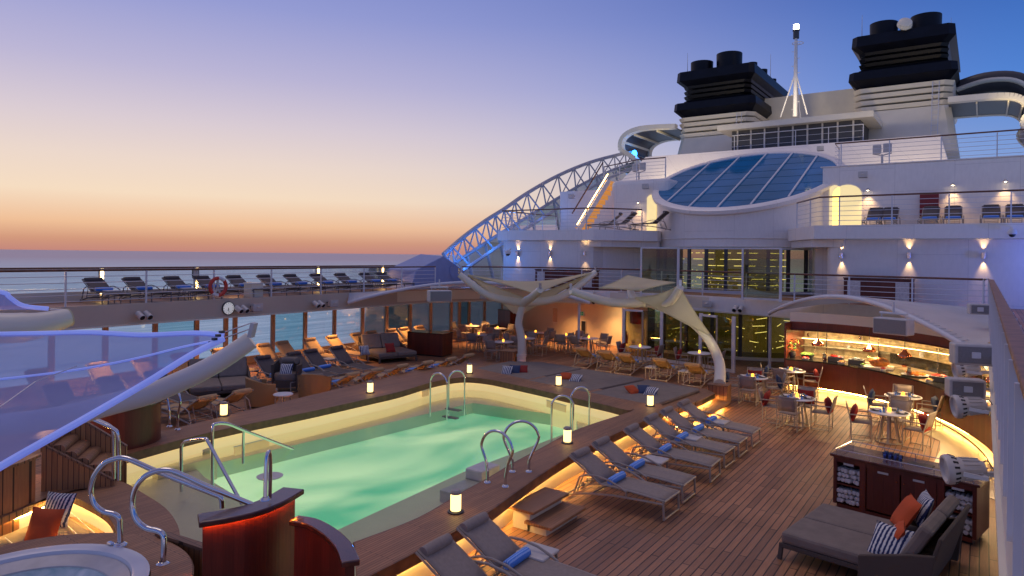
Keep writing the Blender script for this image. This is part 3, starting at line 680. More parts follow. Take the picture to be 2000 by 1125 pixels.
# port upper house
pu = PY(1192, 400, 35.9).x
part(MB().prism([(pu, 35.9), (-14.3, 35.9), (-14.3, 41), (pu, 41)], Z3, Z4), 'upper_house', 'white', bevel=0.25)
part(MB().box(pu-2.4, 38.2, 7.25, 4.6, 0.2, 2.8), 'side_wall', 'white')
def arch(cx, y, z0, w, h, name, mtl, t=0.05):
    pts = [(-w/2, 0), (-w/2, h-w*0.38)]+[(-w/2*math.cos(a), h-w*0.38+w*0.38*math.sin(a)) for a in [PI*i/10 for i in range(1, 10)]]+[(w/2, h-w*0.38), (w/2, 0)]
    vs = [(cx+a, y, z0+b_) for a, b_ in pts]+[(cx+a, y-t, z0+b_) for a, b_ in pts]; n = len(pts)
    return MB().add(vs, [tuple(range(n)), tuple(range(2*n-1, n-1, -1))]+[(i, (i+1) % n, n+(i+1) % n, n+i) for i in range(n)])
M['doorlit'] = mat('lit_cream_doorway', (0.8, 0.7, 0.4, 1), emis=(1.0, 0.78, 0.34, 1), estr=0.75)
dx_ = PY(1654, 400, 35.5).x
for (cx, w_) in ((dx_, 1.25), (-5.95+0.1, 0.45)):
    part(arch(cx, 35.53, Z3+0.02, w_, 2.15, 'doorway', 'doorlit', 0.04), 'doorway', 'doorlit')
part(arch(dx_, 35.54, Z3+0.01, 1.42, 2.24, 'x', 'white', 0.03), 'door_surround', 'white')
pd = PY(1273, 400, 35.85).x
part(arch(pd, 35.86, Z3+0.02, 0.55, 2.1, 'x', 'x', 0.04), 'doorway', 'doorlit')
# deck 4 and houses above
part(MB().prism([(-6.5, 35.5), (4.6, 35.5), (4.6, 60), (-6.5, 60)], Z4+0.004, Z4+0.05), 'deck_four', 'white')
hb = [(-19.5, 42.8, 8.9), (-1.3, 42.8, 8.9)]
def loft(a, b_):      # two plan outlines at own heights
    n = len(a); return MB().add(a+b_, [(i, (i+1) % n, n+(i+1) % n, n+i) for i in range(n)]+[tuple(range(n-1, -1, -1)), tuple(range(n, 2*n))])
part(loft([(-22.5, 43, 8.2), (-1.2, 43, 8.2), (-1.2, 70, 8.2), (-22.5, 70, 8.2)], [(-20.2, 46.2, 11.75), (-2.1, 46.2, 11.75), (-2.1, 70, 11.75), (-20.2, 70, 11.75)]), 'funnel_base', 'white')
part(MB().box(-10.4, 49.5, 12.5, 8.0, 4.0, 1.55), 'machinery_house', 'dark')
for k in range(9): part(MB().box(-14.0+k*0.9, 47.47, 12.5, 0.10, 0.06, 1.5), 'louvre_frame', 'grey')
part(MB().box(-10.4, 50.0, 13.45, 9.6, 6.4, 0.36), 'house_roof', 'cream')
part(MB().prism([(-14.5, 56), (-5.5, 56), (-5.5, 64), (-14.5, 64)], 14.6, 17.2), 'casing_bridge', 'cream')

def funnel(cx, label, stacks, dome=False, z0=12.0):
    t = empty('funnel', label, 'funnel', (cx, 52, z0))
    def rr(w0, y0, y1, ch): return [(-w0+ch, y0), (w0-ch, y0), (w0, y0+ch), (w0, y1-ch), (w0-ch, y1), (-w0+ch, y1), (-w0, y1-ch), (-w0, y0+ch)]
    def lay(w0, ya0, yb0, z0, w1, ya1, yb1, z1, name, mtl, ch=0.35):
        a = [(x, y, z0) for x, y in rr(w0, ya0, yb0, ch)]; b_ = [(x, y, z1) for x, y in rr(w1, ya1, yb1, ch)]
        return loft(a, b_).build(name, mtl, t)
    lay(3.2, -1.2, 9, -0.2, 2.75, -0.3, 8.5, 2.9, 'body', 'cream')
    lay(2.3, 0.3, 8, 2.9, 2.2, 0.4, 8, 4.6, 'inner_core', 'dark')
    for k in range(4):
        z = 2.95+k*0.42; w0 = 2.78+0.02*k
        lay(w0, -0.35, 8.4, z, w0+0.12, -0.5, 8.4, z+0.26, 'louvre', 'cream', 0.5)
    lay(2.6, -0.2, 8.6, 4.45, 3.15, -0.95, 9.6, 5.0, 'lower_collar', 'black')
    lay(3.15, -0.95, 9.6, 5.0, 3.1, -0.9, 9.6, 5.55, 'lower_collar', 'black')
    lay(2.2, 0.2, 8, 5.5, 2.1, 0.3, 8, 7.2, 'inner_core', 'blackcan')
    for k in range(4):
        z = 5.62+k*0.38; lay(2.55, -0.2, 8.5, z, 2.62, -0.3, 8.5, z+0.2, 'louvre', 'black', 0.4)
    lay(2.6, -0.3, 8.6, 6.95, 3.0, -0.8, 10.6, 7.3, 'top_cap', 'black')
    lay(3.0, -0.8, 10.6, 7.3, 2.95, -0.75, 10.6, 8.0, 'top_cap', 'black')
    for (x, y, r, h) in stacks:
        MB().lathe([(r, 7.9), (r*1.02, 7.9+h), (r*0.9, 7.9+h), (r*0.88, 8.2)], x, y, 24).build('exhaust_pipe', 'black', t, smooth=True)
    ld = MB()
    for s_ in (-.18, .18): ld.tube([(1.9+s_, -1.22, 0), (1.95+s_, -0.62, 4.4)], 0.025, 5)
    for k in range(13): ld.tube([(1.72, -1.2+0.045*k, 0.2+0.33*k), (2.08, -1.2+0.045*k, 0.2+0.33*k)], 0.018, 5)
    ld.build('ladder', 'railw', t)
    for (x, y, h) in ((-2.5, 0.5, 1.9), (2.5, 6.0, 2.4)): MB().tube([(x, y, 7.9), (x, y, 7.9+h)], [0.03, 0.012], 5).build('whip_aerial', 'grey', t)
    if dome:
        d = MB().lathe([(0.03, 0.0), (0.3, 0.05), (0.46, 0.25), (0.40, 0.5), (0.2, 0.62), (0.01, 0.64)], n=20).build('antenna_dome', 'cream', t, smooth=True, loc=(0.1, -0.6, 8.15))
        d.rotation_euler = (math.radians(60), 0, math.radians(20))
    return t
funnel(-4.55, 'right hand funnel with black louvred top and round white antenna dome', [(-1.2, 0.8, 0.85, 1.15), (1.25, 1.3, 0.9, 1.35), (1.9, 4, .3, .9)], True, 11.6)
funnel(-17.0, 'left hand funnel with black louvred top and a cluster of small pipes', [(-1.5, 1.0, 0.85, 1.1), (0.6, 1.2, 0.95, 1.5), (-0.4, 3.0, 0.4, 0.9), (1.7, 3.5, .4, 1.2), (2.1, 5.2, .35, 1.0), (2.3, 7.5, .3, .7)], z0=10.95)
# curved air duct loops beside the funnels
for lab, pts in (('curved cream wing loop beside the right hand funnel', [(-1.9, 50.5, 14.5), (0.6, 50.5, 14.45), (1.7, 50.6, 14.2), (2.2, 50.8, 13.5), (1.9, 51, 12.8), (2.5, 51, 12.0)]),
                 ('curved cream wing loop beside the left hand funnel', [(-19.6, 50.5, 14.6), (-22.5, 50.5, 14.7), (-24.0, 50.6, 14.2), (-24.3, 50.8, 13.2), (-23.4, 51, 12.6), (-22.8, 51, 11.9)])):
    t = empty('duct_wing', lab, 'ship duct', pts[0]); o_ = Vector(pts[0]); P = smoothpl([Vector(p)-o_ for p in pts], 5)
    for dy, nm_ in ((0, 'front_flange'), (5.5, 'rear_flange')):
        b_ = MB()
        for p, q in zip(P[:-1], P[1:]): b_.bar(p+Vector((0, dy, 0)), q+Vector((0, dy, 0)), 0.35, 0.62, up=(0, 1, 0))
        b_.build(nm_, 'cream', t)
    MB().grid([[p+Vector((0, y_, -0.12)) for p in P] for y_ in (0.1, 5.4)]).build('duct_skin', 'dark', t, solid=0.06)
    for k in range(3, len(P)-8, 4): MB().bar(P[k]+Vector((0, .3, -.2)), P[k]+Vector((0, 5.2, -.2)), 0.08, 0.22).build('rib', 'cream', t)
t = empty('exhaust_duct', 'dark curved duct arching behind the right hand funnel wing', 'ship duct', (-1.6, 56, 15.5)); P = smoothpl([Vector(p) for p in ((0, 0, 0.6), (1.6, 0, 1.0), (3.2, 0, 0.8), (4.2, 0, -.2), (4.4, 0, -1.6))], 5)
MB().tube(P, 0.75, 12).build('duct', 'dark', t, smooth=True); MB().tube([p+Vector((0, -.8, 0)) for p in P], 0.16, 8).build('edge_rim', 'cream', t, smooth=True)
# radio mast
mp_ = PY(1553, 228, 49.8)
t = empty('mast', 'slim white signal mast with lit lamp on top between the funnels', 'mast', mp_)
MB().tube([(0, 0, 0), (0, 0, 5.4)], [0.16, 0.10], 10).build('pole', 'railw', t, smooth=True)
for dx, dy in ((-0.9, -0.3), (0.85, -0.3), (0.1, 1.2)): MB().tube([(dx, dy, 0.0), (0, 0, 3.1)], 0.045, 6).build('stay', 'railw', t)
b_ = MB()
for k in range(10): b_.tube([(0, 0, 0.5+k*0.5), (0.28 if k % 2 else -0.28, 0, 0.52+k*0.5)], 0.02, 5)
b_.build('rung', 'railw', t)
MB().tube([(0.36*math.cos(a)+0.12, 0.36*math.sin(a), 5.05) for a in [2*PI*i/16 for i in range(17)]], 0.025, 5).build('hoop', 'railw', t)
MB().lathe([(0.2, 5.4), (0.2, 5.9), (0.24, 5.92), (0.24, 5.98), (0.01, 6.0)], n=12).build('lamp_housing', 'dark', t)
MB().lathe([(0.17, 5.98), (0.19, 6.15), (0.17, 6.35), (0.01, 6.38)], n=12).build('lamp_lens', 'bulb', t)

# railings on the upper levels
railing('deck_railing', 'white railing with dark top rail on the third deck at the right', [(-6.9, 32.5), (-5.5, YL+0.15), (4.5, YL+0.15)], Z3, h=1.15, post=1.9)
railing('deck_railing', 'white railing with dark top rail on the third deck at the left', [(pl_+0.3, 36.5), (pl_+0.2, 30.85), (pc-0.1, 30.85), (-14.6, 33.0)], Z3, h=1.1, post=1.5)
railing('deck_railing', 'topmost railing with dark top rail on the fourth deck at the right', [(-6.0, 37.5), (-5.9, 35.75), (4.5, 35.75)], Z4, h=1.15, post=2.0)
pr_ = [PY(1300, 318, 42.5), PY(1232, 300, 40), PY(1215, 330, 38)]
railing('deck_railing', 'short railing beside the stair top left of the round skylight', [(-14.6, 36.1), (pu+1.6, 36.1), (pu-1.5, 38.0)], Z4, h=1.15, post=1.6)
railing('deck_railing', 'white pipe railing on the machinery house between the funnels', [(-14.3, 51), (-14.3, 47.2), (-6.2, 47.2)], 11.76, h=1.15, post=1.9, rails=2, top='railw', tr=0.03)

# ================================================================== platform with sunbathing mats forward of the pool
pf = empty('sunbathing_platform', 'low teak sunbathing platform between the pool and the forward loungers with glowing edges', 'platform', (-10, 19, 0))
def rel(pts, o): return [Vector((p[0]-o[0], p[1]-o[1], 0)) for p in pts]
P_ = [(-15.0, 18.6), (-12.5, 17.9), (-9.8, 17.4), (-7.5, 16.9), (-6.75, 17.2), (-6.55, 19.2), (-6.55, 20.3), (-6.95, 20.75), (-9.0, 21.2), (-11.5, 21.7), (-13.3, 22.0), (-14.6, 21.6), (-15.2, 20.4)]
lo = rel([(x+(0.34 if x > -7 else 0), y+(0.3 if y > 20 else 0)) for x, y in P_], (-10, 19))
MB().prism(rel(P_, (-10, 19)), 0.28, 0.46).build('top_step', 'coping', pf, bevel=0.03)
MB().prism(lo, 0.10, 0.20).build('lower_step', 'coping', pf, bevel=0.03)
MB().prism([p*0.93 for p in rel(P_, (-10, 19))], 0.0, 0.28).build('base', 'cream', pf)
MB().tube([Vector((x+10, y-19, 0.262/0.965))*0.965 for x, y in P_[4:12]], 0.014, 4).build('light_strip', 'led', pf)
MB().tube([Vector((x+10+0.22, y-19-(0.1 if y < 18 else 0), 0.088)) for x, y in P_[4:8]], 0.014, 4).build('light_strip', 'led', pf)
def slab_mat(pts, z0, z1, label):
    c = sum((Vector(p) for p in [(x, y, 0) for x, y in pts]), Vector())/len(pts)
    o = MB().prism([(x-c.x, y-c.y) for x, y in pts], 0, z1-z0).build('sunbathing_mat', 'cushion', None, loc=(c.x, c.y, z0), bevel=0.035)
    tag(o, label, 'mat', 'grey mats on the platform')
slab_mat([(-14.5, 18.9), (-11.9, 18.2), (-11.6, 21.2), (-13.4, 21.5), (-14.5, 20.9)], 0.462, 0.56, 'grey mat on the platform nearest the mast of the left sail')
slab_mat([(-11.8, 18.1), (-9.5, 17.6), (-9.0, 20.7), (-11.5, 21.15)], 0.462, 0.56, 'middle grey mat on the platform behind the pool')
slab_mat([(-9.35, 17.6), (-7.2, 17.15), (-6.95, 20.1), (-8.85, 20.6)], 0.462, 0.56, 'grey mat on the platform nearest the right corner')

# ================================================================== sun loungers
def make_lounger(sl='sling', fr='alu', label=None, rise=0.40):
    t = empty('sun_lounger', label, 'sun lounger')
    def seatz(x): return 0.36+0.035*math.cos((x+0.1)*1.6)-0.02*(x > .6)*(x-.6)
    rows = []
    for i in range(9):
        x = -0.25+1.2*i/8; z = seatz(x); rows.append([(x, y, z-(0.018 if abs(y) < .2 else 0)) for y in (-0.30, -0.15, 0, 0.15, 0.30)])
    MB().grid(rows).build('seat', sl, t, smooth=True, solid=0.018)
    rows = []
    for i in range(6):
        u = i/5; x = -0.27-0.66*u; z = seatz(-.25)+rise*u+0.02*math.sin(u*PI); rows.append([(x, y, z-(0.015 if abs(y) < .2 else 0)) for y in (-0.30, -0.15, 0, 0.15, 0.30)])
    MB().grid(rows).build('backrest', sl, t, smooth=True, solid=0.018)
    hr = MB().tube([(-0.865, y, 0.365+rise) for y in (-0.27, -0.26, -0.1, 0.1, 0.26, 0.27)], [0.03, 0.072, 0.078, 0.078, 0.072, 0.03], 12, up=(1, 0, 0)); hr.build('headrest', sl, t, smooth=True)
    fm = MB()
    for s in (-1, 1):
        fm.tube([(x, 0.315*s, seatz(x)-0.01) for x in [-0.27+1.25*i/8 for i in range(9)]], 0.019, 6)
        fm.tube([(x, 0.33*s, z) for x, z in ((0.96, 0.29), (0.5, 0.27), (0.0, 0.24), (-0.5, 0.165), (-0.98, 0.06))], 0.020, 6)
        fm.tube([(-0.27, 0.315*s, seatz(-.25)), (-0.93, 0.315*s, 0.375+rise)], 0.017, 6)
        fm.tube([(0.25, 0.32*s, .24), (0.25, 0.32*s, .36)], 0.015, 6)
    fm.tube([(0.97, -0.33, 0.335), (0.97, 0.33, 0.335)], 0.019, 6); fm.tube([(-0.98, -0.33, 0.06), (-0.98, 0.33, 0.06)], 0.019, 6)
    fm.tube([(-0.45, -0.33, 0.17), (-0.45, 0.33, 0.17)], 0.016, 6)
    fm.build('frame', fr, t, smooth=True)
    for s in (-1, 1):
        MB().tube([(0.95, 0.325*s, 0.33), (0.965, 0.325*s, 0.02)], 0.021, 6).build('leg', fr, t, smooth=True)
        MB().tube([(-0.98, 0.33*s, 0.10), (-0.99, 0.33*s, 0.015)], 0.024, 6).build('leg', fr, t, smooth=True)
        MB().tube([(x, 0.37*s, z) for x, z in ((0.28, 0.37), (0.15, 0.43), (-0.05, 0.50), (-0.3, 0.535), (-0.5, 0.52), (-0.66, 0.46), (-0.78, 0.13))], 0.018, 6).build('armrest', fr, t, smooth=True)
    MB().tube([(0.965, -0.33, 0.03), (0.965, 0.33, 0.03)], 0.017, 6).build('foot_bar', fr, t, smooth=True)
    st = MB()
    for s in (-1, 1): st.tube([(-0.62, 0.24*s, 0.36+rise*0.5), (-0.78, 0.24*s, 0.14)], 0.011, 5)
    for z in (0.18, 0.24, 0.3): st.tube([(-0.75+z*.2, -0.25, z), (-0.75+z*.2, 0.25, z)], 0.009, 5)
    st.build('back_support', fr, t, smooth=True)
    return t
def make_towel(label):
    o = MB().tube([(0, -0.27, 0), (0, -0.25, 0), (0, 0.0, 0.005), (0, 0.25, 0), (0, 0.27, 0)], [0.05, 0.068, 0.07, 0.068, 0.05], 12, up=(1, 0, 0)).build('rolled_towel', 'towel', None, smooth=True)
    return tag(o, label, 'towel')
LG = make_lounger('sling', 'alu', 'x'); LT = make_lounger('sling2', 'alu', 'x'); LL = make_lounger('slingd', 'alud', 'x', 0.37); LS = make_lounger('sling2', 'alu', 'x', 0.57); LD = make_lounger('slingd', 'alu', 'x', 0.57)
TW = make_towel('x')
first = {'s': True, 'd': True, 'l': True, 'g': True, 't': True, 'w': True}
jr = random.Random(21)
def put_lounger(x, y, z, rz, label, group, tan=False, towel=None, tl=None, low=False, v=None):
    rz += jr.uniform(-.035, .035); x += jr.uniform(-.05, .05)
    k = v or ('l' if low else 't' if tan else 'g'); src = {'l': LL, 't': LT, 'g': LG, 's': LS, 'd': LD}[k]
    if first[k]: o = src; first[k] = False; o.location = (x, y, z); o.rotation_euler = (0, 0, rz); o['label'] = label; o['group'] = group
    else: o = copy_tree(src, (x, y, z), rz, label, group)
    if tl:
        c, s = math.cos(rz), math.sin(rz); lx = -0.12
        lx += jr.uniform(-.03, .05); p = (x+lx*c, y+lx*s, z+0.445)
        if first['w']: w = TW; first['w'] = False; w.location = p; w.rotation_euler = (0, 0, rz)
        else: w = copy_tree(TW, p, rz)
        w['label'] = tl; w['group'] = 'rolled blue towels on the loungers'
    return o
gA = 'grey sun loungers in the row along the right side of the pool'
for i, y in enumerate((11.40, 12.36, 13.77, 14.92, 15.88, 16.95)):
    put_lounger(-5.40, y, 0, 0.0, 'grey sling sun lounger right of the pool, %s from the wooden steps' % ORD[i], gA, tl='rolled blue towel on the %s lounger from the pool steps' % ORD[i])
for i, (px, py) in enumerate([(850, 1062), (925, 1018)]):
    p = G(px, py, 0.77); put_lounger(p.x+0.88, p.y, 0, 0.0, ['nearest grey lounger cut off by the bottom edge of the photo', 'grey lounger with rolled towel beside the small grey side table'][i], gA, tl='rolled blue towel on the lounger at the bottom edge' if i else None)
gB = 'loungers facing away in the row behind the sunbathing platform'
for i, (px, py) in enumerate([(1108+25, 720), (1178, 727), (1217, 733), (1286, 745), (1353, 757)]):
    p = G(px, py); put_lounger(p.x, p.y+0.95, 0, PI/2, 'lounger seen from behind on the forward side of the platform, %s from the left' % ORD[i], gB, tan=True, tl='rolled towel on the %s lounger behind the platform' % ORD[i])
gC = 'loungers beyond the left pool coping'
for i, (x, y) in enumerate([(-17.0, 9.9), (-17.0, 10.9), (-16.75, 14.5), (-16.7, 15.5), (-16.6, 16.6), (-16.5, 17.7), (-16.4, 18.8), (-16.4, 19.9)]):
    put_lounger(x-0.1, y, 0, PI+0.02, 'low tan backed lounger just beyond the left pool coping, %s from the left' % ORD[i], gC, tan=True, tl='rolled towel on the %s lounger beyond the left coping' % ORD[i] if i in (2, 5, 6) else None)
gD = 'tan loungers in the row under the port windows'
for i, y in enumerate([7.2, 8.6, 10.2, 11.6, 12.9, 14.4, 16.2, 17.1, 18.4, 19.6, 20.95, 21.85, 23.1, 23.9, 25.0]):
    put_lounger(-21.9, y, 0, 0.0, 'tan sun lounger against the port windows, number %s from the left' % ['one', 'two', 'three', 'four', 'five', 'six', 'seven', 'eight', 'nine', 'ten', 'eleven', 'twelve', 'thirteen', 'fourteen', 'fifteen'][i], gD, v='s')
gE = 'grey loungers in the second row from the port windows'
for i, y in enumerate([8.0, 9.3, 10.6, 14.3, 15.5, 16.3, 17.45]):
    put_lounger(-19.15, y, 0, 0.0, 'dark grey lounger in the second row from the windows, %s from the left' % ORD[i], gE, tl='rolled blue towel on the %s grey lounger of the second port row' % ORD[i] if i < 6 else None, v='d')
gF = 'dark loungers on the port upper deck'
for i, px in enumerate([180, 255, 333, 390, 452, 513, 563, 615, 660, 708, 742]):
    y = PX(px, 550, -24.0).y
    put_lounger(-23.05, y, Z2, 0.0, 'dark lounger on the port upper deck, %s from the left along the railing' % ORD[i], gF, tl='blue towel on the %s upper deck lounger from the left' % ORD[i], low=True)
gG = 'dark loungers on the third deck'
for i, px in enumerate([1705, 1738, 1816, 1861, 1937, 1984]):
    p = PY(px, 430, 34.2); put_lounger(p.x, 34.0, Z3, -PI/2, 'dark lounger facing the railing on the third deck at right, %s from the left' % ORD[i], gG, tl='blue towel on the %s lounger of the third deck at right' % ORD[i], v='d')
for i, (px, rz) in enumerate([(1180, PI+.3), (1210, PI), (1268, PI)]):
    p = PY(px, 440, 33.2); put_lounger(p.x, 33.2, Z3, rz, 'dark lounger near the lit stair on the third deck at left, %s from the left' % ORD[i], gG, v='d')

# small side tables
def make_side_table(label):
    t = empty('side_table', label, 'side table')
    MB().box(0, 0, 0.40, 0.48, 0.44, 0.05).build('table_top', 'grey', t, bevel=0.03)
    for sx in (-1, 1):
        for sy in (-1, 1): MB().bar((0.2*sx, 0.18*sy, 0.38), (0.21*sx, 0.19*sy, 0.0), 0.03).build('leg', 'alu', t)
    return t
sts = [(G(1049, 1075, 0.42), 'small grey side table beside the near lounger at the bottom edge'), (G(1278, 896, 0.42), 'small grey side table between the second and third right hand loungers'),
       (G(1347, 852, 0.42), 'small grey side table between the fourth and fifth right hand loungers'), (G(1402, 822, 0.42), 'small grey side table beyond the last right hand lounger'),
       (G(1275, 716, 0.42), 'small tan side table left of the fourth lounger behind the platform'), (G(1340, 724, 0.42), 'small tan side table left of the fifth lounger behind the platform'),
       (G(642, 700, 0.42), 'small glass topped table between the port window loungers at centre'), (G(560, 712, 0.42), 'small glass topped table between the port loungers at left'),
       (Vector((-23.0, PX(218, 570, -23).y, 0)), 'small dark table after the first upper deck lounger'), (Vector((-23.0, PX(365, 570, -23).y, 0)), 'small dark table after the third upper deck lounger')]
st0 = None
for i, (p, lb) in enumerate(sts):
    z = Z2 if i >= 8 else 0
    if st0 is None: st0 = make_side_table(lb); st0.location = (p.x, p.y, z); st0['group'] = 'small side tables by the loungers'
    else: copy_tree(st0, (p.x, p.y, z), 0, lb)

# ================================================================== dining tables and chairs
def make_chair(label):
    t = empty('dining_chair', label, 'chair')
    MB().grid([[(x, y, 0.445-(0.012 if abs(y) < .1 else 0)) for y in (-.22, -.1, .1, .22)] for x in (-0.2, 0, 0.2, 0.24)]).build('seat', 'sling', t, smooth=True, solid=0.025)
    MB().grid([[(x-(0.02 if abs(y) < .1 else 0), y, z) for y in (-.22, -.1, .1, .22)] for x, z in ((-0.235, 0.52), (-0.255, 0.65), (-0.29, 0.78), (-0.32, 0.88))]).build('backrest', 'sling', t, smooth=True, solid=0.015)
    for s in (-1, 1):
        MB().tube([(0.24, 0.26*s, 0.0), (0.24, 0.26*s, 0.645)], 0.014, 6).build('leg', 'alu', t)
        MB().tube([(-0.20, 0.26*s, 0.0), (-0.21, 0.26*s, 0.45), (-0.325, 0.245*s, 0.90)], 0.014, 6).build('leg', 'alu', t)
        MB().tube([(0.24, 0.26*s, 0.645), (-0.25, 0.26*s, 0.645)], 0.016, 6).build('armrest', 'alu', t)
        MB().tube([(0.24, 0.26*s, 0.03), (-0.20, 0.26*s, 0.03)], 0.011, 6).build('floor_runner', 'alu', t)
    b_ = MB(); b_.tube([(-0.325, -0.245, 0.895), (-0.325, 0.245, 0.895)], 0.012, 6); 
    b_.build('top_bar', 'alu', t)
    MB().tube([(-0.2, -0.26, 0.40), (-0.2, 0.26, 0.40)], 0.012, 6).build('cross_bar', 'alu', t); MB().tube([(0.24, -0.26, 0.43), (0.24, 0.26, 0.43)], 0.012, 6).build('cross_bar', 'alu', t)
    return t
def make_table(label):
    t = empty('round_table', label, 'table')
    MB().lathe([(0.001, 0.715), (0.43, 0.715), (0.46, 0.73), (0.46, 0.745), (0.45, 0.75), (0.001, 0.75)], n=32).build('tabletop', 'tabletop', t, smooth=True)
    MB().tube([(0.30*math.cos(a), 0.30*math.sin(a), 0.02) for a in [2*PI*i/20 for i in range(21)]], 0.016, 6).build('base_ring', 'alu', t)
    for k in range(8):
        a = 2*PI*k/8; c, s = math.cos(a), math.sin(a)
        MB().bar((0.30*c, 0.30*s, 0.02), (0.17*c, 0.17*s, 0.715), 0.045, 0.012, up=(c, s, 0)).build('leg', 'alu', t)
    MB().lathe([(0.10, 0.66), (0.20, 0.70), (0.20, 0.714)], n=16).build('hub', 'alu', t)
    return t
CH0 = make_chair('x'); TB0 = make_table('x'); used = {'c': False, 't': False}
def pillow_mesh(w=0.40, th=0.14):
    rows = []
    for i in range(9):
        r_ = []
        for j in range(9):
            u, v = -1+2*i/8, -1+2*j/8
            k = (1-abs(u)**3.2)*(1-abs(v)**3.2); q = 1-0.10*(1-max(abs(u), abs(v))) 
            r_.append((u*w/2*(1-0.06*(1-v*v)*abs(u)**4*0-0.07*(abs(u)**6)*(1-v*v)), v*w/2*(1-0.07*(abs(v)**6)*(1-u*u)), th/2*k**0.55))
        rows.append(r_)
    return rows
def make_pillow(m, w=0.40, th=0.15, name='throw_pillow'):
    r_ = pillow_mesh(w, th); mb = MB(); mb.grid(r_); mb.grid([[(x, y, -z) for x, y, z in q] for q in r_])
    return mb.build(name, m, None, smooth=True)
pil0 = {}
def put_pillow(m, p, rot, label, group=None, w=0.42):
    if (m, w) not in pil0: o = pil0[(m, w)] = make_pillow(m, w)
    else: o = pil0[(m, w)].copy(); COL.objects.link(o)
    o.location = p; o.rotation_euler = rot; tag(o, label, 'pillow', group or 'throw pillows'); return o
def put_chair(x, y, a, label, group, z=0):
    if not used['c']: o = CH0; used['c'] = True; o.location = (x, y, z); o.rotation_euler = (0, 0, a); o['label'] = label; o['group'] = group
    else: o = copy_tree(CH0, (x, y, z), a, label, group)
    return o
cnd = MB().lathe([(0.001, 0), (0.04, 0), (0.045, 0.03), (0.04, 0.09), (0.03, 0.10), (0.001, 0.10)], n=12)
CN0 = [None]
def put_candle(p, label):
    if CN0[0] is None: o = CN0[0] = cnd.build('table_candle', 'candle', None, smooth=True)
    else: o = CN0[0].copy(); COL.objects.link(o)
    o.location = p; tag(o, label, 'candle', 'amber candle lamps on the tables')
pl0 = {}
def prop(key, mk, p, rz, label, cat, group):
    if key not in pl0: o = pl0[key] = mk()
    else:
        o = pl0[key].copy(); COL.objects.link(o)
    o.location = p; o.rotation_euler = (0, 0, rz); tag(o, label, cat, group); return o
def mk_plate(): return MB().lathe([(0.001, 0.004), (0.08, 0.004), (0.135, 0.02), (0.14, 0.022), (0.135, 0.014), (0.08, 0.0), (0.001, 0.0)], n=20).build('plate', 'dark', None, smooth=True)
def mk_napkin(): return MB().box(0, 0, 0.012, 0.10, 0.24, 0.024).build('folded_napkin', 'towelw', None, bevel=0.008)
def mk_glass(): return MB().lathe([(0.001, 0.0), (0.03, 0.0), (0.035, 0.05), (0.04, 0.10), (0.037, 0.10), (0.030, 0.012), (0.001, 0.012)], n=12).build('water_glass', 'tumbler', None, smooth=True)
def mk_bglass(): return MB().lathe([(0.001, 0.0), (0.022, 0.0), (0.032, 0.025), (0.030, 0.05), (0.028, 0.05), (0.001, 0.006)], n=12).build('blue_tumbler', 'towel', None, smooth=True)
def dining(px, py, name, angs, pil=None, setting=True, xy=None, rad=0.64):
    p = G(px, py, 0.75) if xy is None else Vector((*xy, 0)); x, y = p.x, p.y
    lb = 'round white table %s' % name
    if not used['t']: t = TB0; used['t'] = True; t.location = (x, y, 0); t['label'] = lb
    else: t = copy_tree(TB0, (x, y, 0), 0, lb)
    t['group'] = 'round white dining tables'
    put_candle((x, y, 0.752), 'lit amber candle on the table %s' % name)
    for i, a in enumerate(angs):
        a = math.radians(a); cx, cy = x+rad*math.cos(a), y+rad*math.sin(a)
        side = ['left', 'near', 'right', 'far', 'spare'][i % 5]
        put_chair(cx, cy, a+PI, 'grey armchair on %s side of table %s' % (side, name), 'dining chairs around the round tables')
        if pil and i < len(pil) and pil[i]:
            m_ = pil[i]; ca, sa = math.cos(a+PI), math.sin(a+PI)
            put_pillow(m_, (cx-0.15*ca, cy-0.15*sa, 0.64), (0, math.radians(-74)+0, a+PI), '%s pillow on %s chair of table %s' % ({'red': 'dark red', 'navy': 'slate blue', 'bluestripe': 'striped', 'orange': 'orange'}[m_], side, name), 'throw pillows on the dining chairs', 0.44)
        if setting:
            q = (x+0.29*math.cos(a), y+0.29*math.sin(a))
            prop('plate', mk_plate, (*q, 0.752), a, 'dark plate, %s side, table %s' % (side, name), 'plate', 'plates on the set tables')
            prop('nap', mk_napkin, (*q, 0.772), a+0.3, 'pale napkin, %s plate, table %s' % (side, name), 'napkin', 'napkins on the set tables')
            q2 = (x+0.20*math.cos(a+0.9), y+0.20*math.sin(a+0.9))
            prop('gl', mk_glass, (*q2, 0.752), 0, 'clear glass, %s place, table %s' % (side, name), 'glass', 'glasses on the set tables')
            q2 = (x+0.27*math.cos(a+0.75), y+0.27*math.sin(a+0.75))
            prop('bg', mk_bglass, (*q2, 0.752), 0, 'blue tumbler, %s place, table %s' % (side, name), 'glass', 'glasses on the set tables')
dining(1470, 736, 'beside the wooden mast box', (200, 275, 20, 100), ('navy', None, 'navy', 'red'))
dining(1545, 723, 'nearest the red buffet front', (195, 260, 10, 80), ('navy', None, 'red', 'red'))
dining(1557, 776, 'in middle of right deck', (185, 265, 0, 85), ('red', None, 'red', 'red'))
dining(1737, 804, 'just above the towel station', (190, 80, 345), ('red', None, 'red'))
dining(1764, 773, 'second behind the towel station', (190, 95, 350, 270), ('navy', None, 'navy', None))
dining(1250, 677, 'before left glass doors', (185, 0), ('red', 'red'), False)
dining(1366, 689, 'before right glass doors', (190, 5), ('red', 'red'), False)
names = ['farthest left by the windows', 'second from left at the back', 'nearest the wooden bar', 'just left of the sail mast', 'behind right of the sail mast', 'right beside the sail mast', 'in front of cream wall', 'at right end of covered area']
